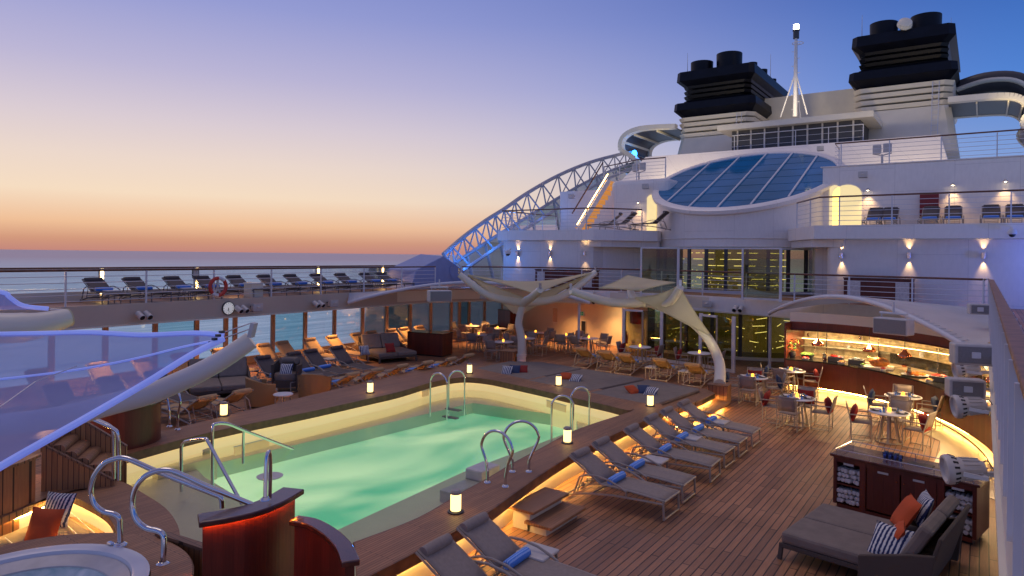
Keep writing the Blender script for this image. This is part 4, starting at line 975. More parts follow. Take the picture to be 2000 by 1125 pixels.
for i, (px, py) in enumerate([(920, 636), (972, 641), (935, 653), (983, 667), (1046, 649), (1026, 660), (1106, 655), (1150, 660)]):
    rnd = random.Random(i); dining(px, py, names[i], [rnd.uniform(160, 200), rnd.uniform(250, 290), rnd.uniform(-20, 20), rnd.uniform(70, 110)], None, False, rad=0.72)

# lanterns on the coping
def make_lantern(label):
    t = empty('lantern', label, 'lantern')
    MB().lathe([(0.001, 0), (0.125, 0), (0.125, 0.02), (0.10, 0.03)], n=24).build('base', 'dark', t, smooth=True)
    MB().lathe([(0.078, 0.03), (0.082, 0.05), (0.082, 0.27), (0.078, 0.29), (0.07, 0.31)], n=24).build('shade', 'lamp', t, smooth=True)
    MB().lathe([(0.086, 0.285), (0.086, 0.315), (0.06, 0.34), (0.001, 0.342)], n=24).build('cap', 'alu', t, smooth=True)
    return t
ln0 = None
for (px, py), lb in zip([(890, 1000), (1108, 865), (1270, 793), (1091, 753), (917, 729), (723, 767), (437, 812)],
        ['nearest glowing lantern on the pool coping with a brown cap', 'glowing lantern on the right coping halfway along the pool', 'glowing lantern on the rounded far right pool corner', 'glowing lantern on the far coping in front of the mats',
         'glowing lantern on the far left pool corner', 'glowing lantern on the left coping behind the round table', 'glowing lantern on the left coping nearest the tall steel rail']):
    p = G(px, py, 0.55)
    if ln0 is None: ln0 = make_lantern(lb); ln0.location = p; ln0['group'] = 'lanterns on the pool coping'; o = ln0
    else: o = copy_tree(ln0, p, 0, lb)
# towels left loose pillows on the platform
for i, (px, py, m_, rx, rz, lb) in enumerate([(990, 727, 'bluestripe', 60, 0.3, 'striped pillow on the mat beside the left sail mast'), (1005, 725, 'navy', 55, 0.4, 'blue pillow between the striped and red pillows by the mast'), (1020, 724, 'red', 40, 0.6, 'dark red pillow on the mat by the left mast'),
        (1105, 737, 'orange', 20, 0.5, 'orange pillow behind the lantern on the middle mat'), (1125, 741, 'bluestripe', 25, 0.2, 'striped pillow lying on the middle mat'),
        (1235, 764, 'orange', 30, 1.2, 'orange pillow on the right mat of the platform'), (1258, 764, 'navy', 35, 0.5, 'slate pillow on the right mat between orange and striped ones'), (1272, 767, 'bluestripe', 25, 0.1, 'striped pillow just behind the corner lantern')]):
    p = G(px, py, 0.60); put_pillow(m_, (p.x, p.y, 0.64), (math.radians(rx), 0, rz), lb, 'throw pillows on the platform mats', 0.38)

# ================================================================== sail umbrellas
def sailpatch(c, n=14, sag=0.0, inset=0.10, edge_curve=0.10):
    """membrane between four corners, edges pulled inward, slightly sagging"""
    a, b_, c_, d = [Vector(p) for p in c]; ctr = (a+b_+c_+d)/4; rows = []
    for i in range(n+1):
        u = i/n; r_ = []
        for j in range(n+1):
            v = j/n
            p = a*(1-u)*(1-v)+b_*u*(1-v)+c_*u*v+d*(1-u)*v
            eu, ev = 4*u*(1-u), 4*v*(1-v)
            k = edge_curve*(max(eu*(1-ev), ev*(1-eu)))
            p = p+(ctr-p)*k+Vector((0, 0, -sag*eu*ev)); r_.append(p)
        rows.append(r_)
    return rows
def sail_umbrella(label, base, post, node, tips, arm_r, patches, cloth, box=True, r0=0.17, foot=True):
    o = Vector(base); t = empty('sail_umbrella', label, 'sail canopy', o)
    P = smoothpl([Vector(p)-o for p in post], 5)
    rr_ = [r0*(1-0.25*i/(len(P)-1)) for i in range(len(P))]
    MB().tube(P, rr_, 14).build('mast', 'cream', t, smooth=True)
    if foot: MB().lathe([(r0*1.25, 0), (r0*1.25, 0.04), (r0*1.02, 0.55), (r0*1.15, 0.56), (r0*1.15, 0.66), (r0, 0.67)], n=16).build('mast_foot', 'cream', t, smooth=True, loc=P[0])
    for tp, mid in tips:
        Q = smoothpl([Vector(node)-o, Vector(mid)-o, Vector(tp)-o], 8); k = len(Q)
        MB().tube(Q, [arm_r*(1-0.30*(i/(k-1))) for i in range(k)], 14).build('arm', 'cream', t, smooth=True)
        e = (Q[-1]-Q[-2]).normalized(); MB().bar(Q[-1]+Vector((0, 0, 0.02)), Q[-1]+Vector((0, 0, 0.24)), 0.03, 0.09).build('tip_bracket', 'steel', t)
    for k, c in enumerate(patches):
        rows = sailpatch([Vector(p)-o for p in c])
        MB().grid(rows).build('sail_cloth', cloth, t, smooth=True)
        for edge_ in (rows[0], rows[-1], [q[0] for q in rows], [q[-1] for q in rows]):
            if max((q-edge_[0]).length for q in edge_) > 0.8: MB().tube(edge_, 0.022, 5).build('sail_hem', cloth if cloth != 'sailblue' else 'sailedge', t, smooth=True)
    return t
# umbrella at the left forward corner of the pool
b1 = Vector((-14.75, 22.1, 0)); nd = PD(1022, 592, 26.5)
tA, tB, tC, tD = PD(897, 536, 26.2), PD(1163, 532, 27.6), PD(1055, 566, 24.2), PD(1030, 556, 29.5)
low = PD(1013, 616, 26.6)
sail_umbrella('cream sail canopy on a white mast at the far left corner of the pool', b1, [b1, b1+Vector((0, 0, 1.2)), PD(1013, 630, 26.6), nd], nd,
    [(tA, PD(955, 577, 26.2)), (tB, PD(1095, 580, 26.9)), (tC, PD(1040, 579, 25.2))], 0.17,
    [(PD(914, 537, 26.3), PD(1046, 574, 24.9), PD(1158, 532, 27.5), PD(1030, 558, 29.0)), (PD(914, 538, 26.5), PD(1030, 582, 27.2), PD(1014, 620, 27.0), PD(1004, 612, 27.0)), (PD(1158, 533, 27.6), PD(1030, 582, 27.3), PD(1014, 620, 27.05), PD(1022, 612, 27.05))], 'sailcream')
# umbrella by the loungers, on its wooden box
b2 = Vector(G(1405, 790)); b2z = b2+Vector((0, 0, 0.62)); nd2 = PD(1262, 591, 23.4)
t2a, t2b, t2c = PD(1115, 568, 22.4), PD(1329, 561, 21.9), PD(1230, 560, 25.2)
sail_umbrella('cream and blue sail canopy with arched mast rising from the wooden box', b2z,
    [b2z, PD(1404, 705, 22.2), PD(1378, 655, 22.4), PD(1330, 615, 22.8), nd2], nd2,
    [(t2a, PD(1190, 590, 22.8)), (t2b, PD(1306, 590, 22.5)), (t2c, PD(1237, 582, 24.3))], 0.17,
    [(t2a+Vector((.9, .3, .12)), PD(1225, 538, 25.5), PD(1318, 552, 22.3), PD(1250, 568, 22.6)), (t2b+Vector((-.05, 0, .05)), PD(1388, 655, 22.3), PD(1392, 660, 22.2), PD(1240, 582, 23.0))], 'sailcream', r0=0.18, foot=False)
pk = MB().grid(sailpatch([t2a+Vector((.9, .3, .13)), PD(1226, 539, 25.5), PD(1258, 556, 24.5), PD(1200, 560, 24)])).build('upper_sail_panel', 'canopy', bpy.data.objects['sail_umbrella.001'], smooth=True)
pk.matrix_parent_inverse = Matrix.Translation(-b2z)
for q_, t_ in ((b1, (1015, 585, 26.3)), (Vector((b2.x, b2.y, 0.7)), (1330, 600, 22.8))):
    tg = PD(*t_); v_ = (Vector((tg.x, tg.y, 0))-Vector((q_.x, q_.y, 0))); v_ = v_.normalized() if v_.length > .3 else Vector((0, -1, 0))
    pz_ = Vector((q_.x, q_.y, q_.z+0.15))+Vector((0.35, -0.45, 0)); lamp('SPOT', 'sail_fill', pz_, 110, (1.0, 0.85, 0.5), 0.05, target=tg, spot=75, blend=1.0)  # added fill from the mast feet, for sails lit from below
# near sail at the left edge
def PDs(l): return [PD(x, y, d) for x, y, d in l]
near = empty('sail_umbrella', 'sheer blue sail with thick white curved boom at the left edge of the photo', 'sail canopy', PD(250, 760, 7.6)); no_ = PD(250, 760, 7.6)
bm_ = smoothpl([p-no_ for p in PDs([(491, 664, 8.7), (440, 699, 8.6), (392, 726, 8.5), (340, 750, 8.4), (290, 770, 8.3), (208, 792, 8.1), (142, 810, 8.0), (40, 826, 7.9), (-160, 845, 7.8)])], 5)
k = len(bm_); MB().tube(bm_, [0.115+0.012*min(1, i/(k*0.35)) for i in range(k)], 18).build('boom', 'cream', near, smooth=True)
bt = PD(488, 655, 8.6)-no_
MB().bar(bt+Vector((0.02, 0, -0.02)), bt+Vector((0.06, 0.02, 0.16)), 0.10, 0.05).build('tip_bracket', 'grey', near)
top = PDs([(438, 655, 8.5), (380, 651, 8.4), (280, 655, 8.3), (180, 650, 8.6), (60, 652, 8.8), (-120, 655, 9)])
mid_ = PDs([(432, 664, 8.4), (360, 680, 8.1), (270, 705, 7.8), (160, 730, 7.7), (30, 750, 7.6), (-140, 770, 7.6)])
botm = PDs([(436, 662, 8.4), (372, 694, 8.05), (285, 748, 7.6), (165, 818, 7.0), (20, 900, 6.4), (-120, 985, 6.0)])
def q3(a, m_, b_, t_): return a*(1-t_)*(1-2*t_)+m_*4*t_*(1-t_)+b_*t_*(2*t_-1)
T_, Mm, B_ = [smoothpl([p-no_ for p in l], 5) for l in (top, mid_, botm)]
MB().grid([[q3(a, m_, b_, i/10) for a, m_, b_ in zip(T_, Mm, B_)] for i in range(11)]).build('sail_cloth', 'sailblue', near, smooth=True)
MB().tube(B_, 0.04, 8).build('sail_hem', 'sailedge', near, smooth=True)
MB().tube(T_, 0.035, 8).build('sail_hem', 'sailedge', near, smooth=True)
MB().tube([q3(a, m_, b_, 0.45)+Vector((0, 0, .006)) for a, m_, b_ in zip(T_, Mm, B_)], 0.014, 5).build('sail_seam', 'sailedge', near, smooth=True)
for d_ in (-0.02, 0.05):
    MB().tube([PD(435, 658, 8.45)-no_+Vector((0, 0, d_)), bt+Vector((0, 0, 0.1+d_))], 0.008, 5).build('tension_cable', 'steel', near)
for i in range(4): MB().box(0, 0, 0, 0.05, 0.05, 0.03).build('clamp', 'dark', near, loc=PD(412+i*7, 674-i*7, 8.3)-no_+Vector((0, 0, 0.03)))
MB().tube([p-no_ for p in PDs([(0, 795, 6.6), (70, 745, 7), (150, 715, 7.3)])], 0.006, 5).build('tension_cable', 'steel', near)
# farther sail arm at the left edge
fo = PD(0, 600, 12); far = empty('sail_umbrella', 'second sail arm with flat cut end below the railing at the left edge', 'sail canopy', fo)
Q = smoothpl([p-fo for p in PDs([(134, 620, 12.5), (60, 638, 12), (-30, 640, 11.6), (-140, 630, 11.2)])], 5)
MB().tube(Q, [0.16+0.10*min(1, i/6) for i in range(len(Q))], 14).build('arm', 'cream', far, smooth=True)
MB().tube([Q[0], Q[0]+(Q[0]-Q[1]).normalized()*0.02], 0.165, 14).build('arm_end_cap', 'sailcream', far)
A_ = smoothpl([p-fo for p in PDs([(95, 603, 12.4), (45, 597, 12.2), (18, 580, 12), (8, 572, 12), (-60, 560, 12)])], 4)
B2 = smoothpl([p-fo for p in PDs([(95, 605, 12.4), (45, 605, 12.2), (5, 605, 11.9), (-20, 607, 11.8), (-60, 610, 11.8)])], 4)
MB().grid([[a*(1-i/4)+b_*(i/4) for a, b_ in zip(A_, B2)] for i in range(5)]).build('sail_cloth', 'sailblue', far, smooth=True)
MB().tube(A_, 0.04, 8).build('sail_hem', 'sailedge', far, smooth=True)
MB().tube([p-fo for p in PDs([(98, 604, 12.4), (130, 606, 12.5)])], 0.02, 6).build('tension_cable', 'steel', far)

# ================================================================== arched corner canopies with laced edges
def arch_canopy(label, A, B, rise, backs):
    A, B = Vector(A), Vector(B); t = empty('arched_canopy', label, 'canopy', A); n = 28
    ar = [A+(B-A)*(i/n)+Vector((0, 0, rise*math.sin(PI*(i/n))**0.9)) for i in range(n+1)]
    MB().tube([p-A for p in ar], 0.075, 10).build('arch_tube', 'railw', t, smooth=True)
    bk = [Vector(p) for p in backs]; bk = smoothpl(bk, 10)
    bb = [bk[round(i*(len(bk)-1)/n)] for i in range(n+1)]
    off = Vector((0, 0, 0.07))
    rows = [[(p*(1-s)+q*s-A+off*(1-s)) for p, q in zip(ar, bb)] for s in [i/6 for i in range(7)]]
    MB().grid(rows).build('canopy_cloth', 'canopy', t, smooth=True)
    lc = MB()
    for i in range(n*2):
        u = (i+0.5)/(n*2); p = A+(B-A)*u+Vector((0, 0, rise*math.sin(PI*u)**0.9))
        d = (rows[1][min(n, round(u*n))]-rows[0][min(n, round(u*n))]).normalized()
        lc.bar(p-A+Vector((0, 0, 0.075)), p-A+Vector((0, 0, 0.085))+d*0.16, 0.03, 0.012)
    lc.build('lacing', 'railw', t); return t
arch_canopy('arched canopy with laced edge over the buffet at the right', (-6.95, 28.1, 2.32), (-0.12, 19.6, 2.30), 0.98, [(-4.6, 28.0, 2.86), (-2.0, 27.6, 2.98), (0.12, 26.8, 2.95), (0.16, 23.5, 2.92), (0.17, 19.7, 2.62)])
cL = PX(700, 592, -21.6); cR = Vector((-14.6, 27.5, 2.30))
arch_canopy('arched canopy over the port corner of the restaurant behind the left sail', (-21.85, 19.6, 2.42), (-14.9, 27.9, 2.34), 0.90, [(-21.98, 19.8, 2.84), (-22.0, 23.0, 2.86), (-21.6, 25.6, 2.9), (-20.5, 27.6, 2.9), (-18.4, 29.1, 2.86), (-15.6, 29.7, 2.82)])
for p, lb in ((G(1130, 688), 'slim white post at the right end of the port canopy'), (G(1503, 719), 'slim white post at the left end of the buffet canopy')):
    t = empty('canopy_post', lb, 'post', p); t['group'] = 'canopy posts'
    MB().tube([(0, 0, 0), (0, 0, 2.3)], 0.06, 10).build('shaft', 'railw', t, smooth=True); MB().lathe([(0.12, 0), (0.12, 0.03), (0.07, 0.04)], n=14).build('foot_plate', 'railw', t)

# ================================================================== buffet
bf = empty('buffet_counter', 'long curved red wood buffet counter with black top and lit base', 'buffet counter', (-3, 22, 0)); bo = Vector((-3, 22, 0))
bp_ = smoothpl([Vector((x, y, 0)) for x, y in [(-5.55, 24.75), (-4.4, 24.75), (-2.9, 24.15), (-1.3, 22.6), (-0.3, 20.7), (0.25, 18.8), (0.42, 17.2)]], 5)
def shift(pl, d): return [Vector((p.x, p.y, 0)) for p in offset(pl, d)]
MB().ring([p-bo for p in bp_], [p-bo for p in shift(bp_, -0.75)], 0.16, 1.02).build('front_panel', 'mahog', bf)
MB().ring([p-bo for p in shift(bp_, 0.10)], [p-bo for p in shift(bp_, -0.85)], 1.02, 1.07).build('counter_top', 'granite', bf)
MB().ring([p-bo for p in shift(bp_, -0.12)], [p-bo for p in shift(bp_, -0.7)], 0.0, 0.16).build('plinth', 'cream', bf)
MB().tube([p-bo+Vector((0, 0, 0.135)) for p in shift(bp_, -0.06)], 0.012, 4).build('light_strip', 'led', bf)
MB().tube([p-bo+Vector((0, 0, 0.17)) for p in shift(bp_, 0.22)], 0.022, 6).build('foot_rail', 'steel', bf, smooth=True)
fr_ = shift(bp_, 0.22)
for i in range(0, len(fr_), 3): MB().tube([fr_[i]-bo, fr_[i]-bo+Vector((0, 0, 0.17))], 0.012, 5).build('rail_bracket', 'steel', bf)
bk_ = shift(bp_, -2.6); bk_ = [Vector((min(p.x, 3.6), p.y, 0)) for p in bk_]
kt = empty('galley_wall', 'lit kitchen back wall with steel shelves behind the buffet', 'kitchen wall', bo)
M['galley'] = mat('brushed_galley_steel', (0.62, 0.52, 0.34, 1), rough=0.3, metal=0.5, var=0.5, scale=5, emis=(1.0, 0.55, 0.15, 1), estr=0.12)  # warm emission paints golden light onto the steel
MB().wall([p-bo for p in bk_], 0, 2.28, 0.06).build('panel', 'galley', kt)
MB().wall([Vector((-5.6, 24.8, 0))-bo, Vector((-5.5, 27.6, 0))-bo], 0, 2.28, 0.06).build('end_panel', 'mahog', kt)
for z in (1.28, 1.58, 1.88): MB().ring([p-bo for p in shift(bk_, 0.05)], [p-bo for p in shift(bk_, 0.42)], z, z+0.03).build('shelf', 'galley', kt)
MB().ring([p-bo for p in shift(bk_, 0.05)], [p-bo for p in shift(bk_, 0.65)], 0.0, 0.92).build('back_counter', 'galley', kt)
MB().tube([p-bo+Vector((0, 0, 1.56)) for p in shift(bk_, 0.40)], 0.012, 4).build('shelf_light', 'led2', kt)
MB().tube([p-bo+Vector((0, 0, 1.86)) for p in shift(bk_, 0.40)], 0.010, 4).build('shelf_light', 'led2', kt)
vl = empty('buffet_valance', 'dark red wooden valance hanging above the buffet counter', 'valance', bo)
MB().wall([p-bo for p in shift(bp_, -0.75)], 1.98, 2.29, 0.08).build('panel', 'mahog', vl)
MB().wall([p-bo for p in shift(bp_, -0.72)], 2.0, 2.03, 0.15).build('lower_trim', 'mahog2', vl)
MB().wall([p-bo for p in shift(bp_, -0.72)], 2.292, 2.62, 0.05).build('upper_panel', 'cream', vl)
MB().ring([p-bo for p in shift(bp_, -0.75)], [p-bo for p in bk_], 2.24, 2.275).build('soffit', 'cream', vl)
# glazed sneeze guard posts
gd = empty('sneeze_guard', 'glass sneeze guard on thin posts over the buffet food', 'glass guard', bo)
sg = shift(bp_, -0.35)
MB().wall([p-bo for p in sg[:-6]], 1.30, 1.62, 0.01).build('pane', 'glass', gd)
for i in range(0, len(sg)-4, 5): MB().tube([sg[i]-bo+Vector((0, 0, 1.07)), sg[i]-bo+Vector((0, 0, 2.0))], 0.014, 6).build('post', 'steel', gd)
# heat lamps
hl0 = None
for i, f in enumerate((0.16, 0.30, 0.43, 0.60, 0.72)):
    p = shift(bp_, -0.45)[int(f*(len(bp_)-1))]; lb = 'copper heat lamp over the buffet, %s from the left' % ORD[i]
    if hl0 is None:
        t = hl0 = empty('heat_lamp', lb, 'heat lamp', p); t.scale = (1.35, 1.35, 1.0); t['group'] = 'copper heat lamps over the buffet'
        MB().tube([(0, 0, 1.72), (0, 0, 2.28)], 0.008, 5).build('cord', 'blackcan', t)
        MB().lathe([(0.03, 1.78), (0.05, 1.74), (0.06, 1.70), (0.13, 1.64), (0.15, 1.58), (0.14, 1.53), (0.12, 1.53), (0.13, 1.6)], n=18).build('shade', 'copper', t, smooth=True)
        MB().ball((0, 0, 1.57), 0.045, 0.045, 0.05, 10, 6).build('bulb', 'heat', t, smooth=True)
    else: copy_tree(hl0, p, 0, lb)
# food
def on(f, d=-0.4): return shift(bp_, d)[min(len(bp_)-1, int(f*(len(bp_)-1)))]
def thing1(mb, name, mtl, p, label, cat, group=None, rz=0, **k):
    o = mb.build(name, mtl, None, loc=p, **k); o.rotation_euler = (0, 0, rz); return tag(o, label, cat, group)
rnd = random.Random(3)
def dish(f, kind, label, d=-0.38, s=1.0):
    p = on(f, d)+Vector((0, 0, 1.072)); sc_ = 1.35
    if kind == 'roast':
        t = empty('roast_on_board', label, 'roast', p)
        MB().box(0, 0, 0.02, 0.62*s, 0.44*s, 0.04).build('cutting_board', 'board', t, bevel=0.01); MB().ball((0, 0, 0.14*s), 0.22*s, 0.15*s, 0.12*s, 14, 8, 0.05).build('roast', 'food_roast', t, smooth=True)
    elif kind == 'bowl':
        t = empty('salad_bowl', label, 'bowl', p)
        MB().lathe([(0.001, 0), (0.12, 0), (0.17, 0.10), (0.18, 0.11), (0.16, 0.10), (0.11, 0.02)], n=18).build('bowl', 'dark', t, smooth=True); MB().ball((0, 0, 0.10), 0.155, 0.155, 0.06, 14, 8, 0.10).build('filling', s, t, smooth=False)
    elif kind == 'tray':
        t = empty('food_platter', label, 'platter', p)
        MB().lathe([(0.001, 0), (0.20, 0), (0.28, 0.025), (0.20, 0.01)], n=20).build('platter', 'tabletop', t, smooth=True)
        for k in range(9): MB().ball((rnd.uniform(-.15, .15), rnd.uniform(-.15, .15), 0.045), 0.06, 0.045, 0.03, 8, 5, 0.15).build('morsel', s, t, smooth=True)
    elif kind == 'pan':
        t = empty('serving_pan', label, 'serving pan', p)
        MB().box(0, 0, 0.06, 0.34, 0.26, 0.12).build('pan', 'dark', t, bevel=0.01); MB().ball((0, 0, 0.11), 0.15, 0.11, 0.05, 12, 6, 0.12).build('filling', s, t)
    t.scale = (sc_,)*3
    return t
dish(0.10, 'bowl', 'bowl of pale yellow greens at the left end of the buffet', s='food_green')
dish(0.22, 'pan', 'dark pan of red tomatoes on the buffet left of the roast', s='food_red'); dish(0.28, 'pan', 'dark pan of black olives on the buffet beside the tomatoes', s='blackcan')
dish(0.36, 'roast', 'large golden roast on a pale board under the middle heat lamps')
dish(0.46, 'tray', 'platter of browned meat slices right of the large roast', s='food_roast'); dish(0.53, 'pan', 'long dark pan of red peppers on the buffet', s='food_red'); dish(0.58, 'pan', 'second dark pan of red vegetables on the buffet', s='food_red')
dish(0.66, 'roast', 'smaller pale roast on a white board near the right end', s=0.8)
for i, f in enumerate((0.76, 0.84, 0.91, 0.97)): dish(f, 'tray', ['platter of rolls at the right of the buffet', 'platter of pastries near the white floodlights', 'platter of golden bread beside the floodlights', 'last platter of pastries at the right end'][i], s='food_bread')
rk = random.Random(9)
for i in range(26):
    f = 0.06+0.90*i/26; q = shift(bk_, 0.24)[min(len(bk_)-1, int(f*(len(bk_)-1)))]; lv = (1.31, 1.61, 1.91, 0.92)[i % 4]; r_ = rk.uniform(0.06, 0.12); h_ = rk.uniform(0.08, 0.2)
    sh_ = ['stack of white plates', 'steel mixing bowl', 'tall glass jar', 'copper pot'][i % 4]
    thing1(MB().lathe([(0.001, 0), (r_*0.8, 0), (r_, h_*0.6), (r_, h_), (r_*0.9, h_), (0.001, h_*0.85)], n=14), ['plate_stack', 'mixing_bowl', 'glass_jar', 'copper_pot'][i % 4], ['tabletop', 'steel', 'tumbler', 'copper'][i % 4], (q.x+rk.uniform(-.1, .1), q.y+rk.uniform(-.1, .1), lv), '%s on the galley shelf behind the buffet' % sh_, 'kitchenware', 'kitchenware on the galley shelves, %s' % sh_, smooth=True)
for i in range(13):
    f = 0.13+0.85*i/13; q = on(f, -0.10-0.08*(i % 2)); r_ = rk.uniform(0.05, 0.11); kd = i % 4
    nm_ = ['small_dish', 'glass_jug', 'bread_roll_plate', 'garnish_bowl'][kd]; lb = ['small red sauce dish on the front edge of the buffet', 'clear glass jug on the front edge of the buffet', 'plate of bread rolls on the front edge of the buffet', 'small bowl of green garnish on the front edge of the buffet'][kd]
    t = empty(nm_, lb, ['dish', 'jug', 'plate', 'bowl'][kd], (q.x, q.y, 1.072), 0, ['red sauce dishes along the buffet front', 'glass jugs along the buffet front', 'bread plates along the buffet front', 'garnish bowls along the buffet front'][kd])
    if kd == 1: MB().lathe([(0.001, 0), (0.05, 0), (0.065, 0.1), (0.04, 0.2), (0.05, 0.24), (0.001, 0.2)], n=14).build('jug', 'tumbler', t, smooth=True); MB().lathe([(0.001, 0.01), (0.045, 0.01), (0.055, 0.12), (0.001, 0.12)], n=12).build('juice', 'food_red', t, smooth=True)
    else:
        MB().lathe([(0.001, 0), (r_, 0), (r_*1.4, 0.05), (r_*1.3, 0.05), (0.001, 0.02)], n=16).build('dish', 'tabletop', t, smooth=True); MB().ball((0, 0, 0.05), r_*1.15, r_*1.15, 0.05, 12, 6, 0.18).build('filling', ['food_red', '', 'food_bread', 'food_green'][kd], t)
# flowers at the left end
t = empty('flower_arrangement', 'large orange and yellow flower arrangement at the left end of the buffet', 'flowers', on(0.05)+Vector((0, 0, 1.072)))
MB().lathe([(0.001, 0), (0.09, 0), (0.12, 0.12), (0.09, 0.2), (0.08, 0.2)], n=16).build('vase', 'dark', t, smooth=True)
for mtl, nn in (('food_green', 40), ('flower', 26), ('candle', 5)):
    lf = MB()
    for k in range(nn):
        a, e_ = rnd.uniform(0, 2*PI), rnd.uniform(0.2, 1.35); r_ = rnd.uniform(0.15, 0.42); p = Vector((r_*math.cos(a)*math.cos(e_), r_*math.sin(a)*math.cos(e_), 0.2+r_*math.sin(e_)))
        q = p+Vector((rnd.uniform(-.08, .08), rnd.uniform(-.08, .08), rnd.uniform(-.02, .1))); w_ = Vector((rnd.uniform(-.04, .04), rnd.uniform(-.04, .04), .03))
        lf.add([p, (p+q)/2+w_, q, (p+q)/2-w_], [(0, 1, 2, 3)])
    o = lf.build({'food_green': 'leaves', 'flower': 'petals', 'candle': 'buds'}[mtl], mtl if mtl != 'candle' else 'flower', t)
# warm working light over the buffet
for f in (0.12, 0.32, 0.52, 0.72, 0.9):
    p = on(f, -0.42); lamp('AREA', 'buffet_downlight', (p.x, p.y, 1.93), 85, WARM, 0.4, target=(p.x, p.y, 0.5))
for f in (0.2, 0.5, 0.8):
    p = on(f, -1.7); lamp('AREA', 'galley_light', (p.x, p.y, 2.2), 90, (1.0, 0.78, 0.45), 0.7, target=(p.x, p.y, 0))

# ================================================================== port truss and windbreak
tr_ = empty('lattice_truss', 'long curved white lattice truss sweeping down the port side with blue lit ends', 'truss', (-24.2, 28, 3.5)); to = Vector((-24.2, 28, 3.5))
topc = smoothpl([PX(x, y, -24.2) for x, y in [(866, 497), (905, 463), (950, 430), (985, 408), (1030, 377), (1090, 343), (1150, 318), (1200, 304), (1236, 296)]], 4)
botc = smoothpl([PX(x, y, -24.2) for x, y in [(868, 527), (912, 498), (958, 468), (990, 448), (1038, 419), (1096, 383), (1152, 352), (1202, 330), (1238, 318)]], 4)
bot2 = [p+Vector((0.85, 0.35, -0.12)) for p in botc]
MB().tube([p-to for p in topc], 0.13, 8).build('upper_chord', 'truss', tr_, smooth=True)
MB().tube([p-to for p in botc], 0.11, 8).build('lower_chord', 'truss', tr_, smooth=True)
MB().tube([p-to for p in bot2], 0.11, 8).build('lower_chord', 'truss', tr_, smooth=True)
for i in range(0, len(topc)-1, 2):
    a, b_, c_ = topc[i]-to, botc[i]-to, bot2[i]-to
    MB().tube([a, b_], 0.055, 5).build('brace', 'truss', tr_); MB().tube([a, c_], 0.055, 5).build('brace', 'truss', tr_)
    if i+2 < len(topc): MB().tube([topc[i+2]-to, b_], 0.045, 5).build('brace', 'truss', tr_)
lamp('POINT', 'truss_foot_light', botc[0]+Vector((1.2, 0.3, 0.6)), 80, (0.02, 0.25, 1.0), 0.15)
for q_ in (5, 10, 15): lamp('POINT', 'truss_light', botc[q_]+Vector((1.2, 0.3, 0.5)), 60-3*q_, (0.02, 0.25, 1.0), 0.15)
lamp('POINT', 'truss_top_light', botc[-2]+Vector((1.2, -1.0, 0.6)), 22, (0.02, 0.25, 1.0), 0.15)
MB().ball(botc[-1]-to+Vector((0.5, -1.0, 0.6)), 0.22, 0.22, 0.30, 10, 6).build('blue_lamp', 'blueglow', tr_); MB().ball(botc[0]-to+Vector((0.4, -0.3, 0.1)), 0.10, 0.10, 0.16, 10, 6).build('blue_lamp', 'blueglow', tr_)
ws = empty('side_windbreak', 'teal glass side windbreak with slanted struts beneath the truss', 'windbreak', to)
lw = [Vector((p.x, p.y, Z2)) for p in botc]
gm = MB(); gm.grid([[p-to-Vector((0, 0, .1)) for p in botc], [p-to for p in lw]]); gm.build('glass_sheet', 'glasst', ws)
for i in range(1, len(botc)-1, 3):
    p = botc[i]; q = PX(0, 0, -24.2) if False else Vector((p.x, p.y+0.9*(p.z-Z2)*0.45, Z2)); MB().tube([p-to, q-to], 0.10, 8).build('strut', 'railw', ws, smooth=True)
# blue grey boxed davit cover at the foot of the truss
cv = PX(820, 530, -23.9); t = empty('equipment_cover', 'sloping blue grey equipment cover on the port deck at the foot of the truss', 'equipment cover', (-24.0, cv.y, Z2))
y0, y1, y2 = [PX(x, 520, -23.9).y-cv.y for x in (768, 832, 872)]
MB().add([(-.3, y0, 0), (1.3, y0, 0), (1.3, y2, 0), (-.3, y2, 0), (-.3, y0, 0.95), (1.3, y0+.4, 0.95), (1.3, y1, 1.62), (-.3, y1, 1.72), (1.3, y2, 0.9), (-.3, y2, 1.0)], [(0, 1, 5, 4), (4, 5, 6, 7), (7, 6, 8, 9), (9, 8, 2, 3), (1, 2, 8, 6, 5), (0, 4, 7, 9, 3)]).build('cover', 'boatblue', t, bevel=0.04)
MB().lathe([(0.45, 0), (0.45, 0.02), (0.40, 0.03)], n=24).build('round_hatch', 'boatblue', t, loc=(1.33, y1+0.9, 0.85)).rotation_euler = (0, PI/2, 0)

# illuminated stair on the third deck at the left
s0_, s1_ = PY(1128, 436, 34.5), PY(1192, 376, 36.6)
st = empty('deck_stair', 'orange lit stair with glowing handrail climbing from the third deck', 'stairs', (s0_.x, 34.5, Z3)); so = Vector((s0_.x, 34.5, Z3))
dv = Vector((s1_.x-s0_.x, 1.8, 0))
M['stairlit'] = mat('lit_teak_tread', (0.5, 0.25, 0.08, 1), emis=(1.0, 0.42, 0.06, 1), estr=0.4)  # emission paints the orange light on treads and risers
for k in range(11):
    p = dv*(k/11); MB().bar(p+Vector((0, 0, 0.28*(k+1))), p+Vector((0, 1.1, 0.28*(k+1))), 0.30, 0.05).build('tread', 'stairlit', st)
    MB().bar(p+Vector((0.14, 0, 0.28*(k+1)-0.14)), p+Vector((0.14, 1.1, 0.28*(k+1)-0.14)), 0.02, 0.22).build('riser', 'stairlit', st)
MB().tube([Vector((0, -0.05, 0.45)), dv+Vector((0, -0.05, 3.5))], 0.03, 6).build('lit_handrail', 'led2', st)
MB().tube([Vector((-.3, -0.1, 1.1)), dv+Vector((-.3, -0.1, 4.2))], 0.04, 6).build('upper_handrail', 'railtop', st)
MB().bar(Vector((0.1, -0.1, 0.1)), dv+Vector((0.1, -0.1, 3.1)), 0.06, 0.26).build('stringer', 'white', st)

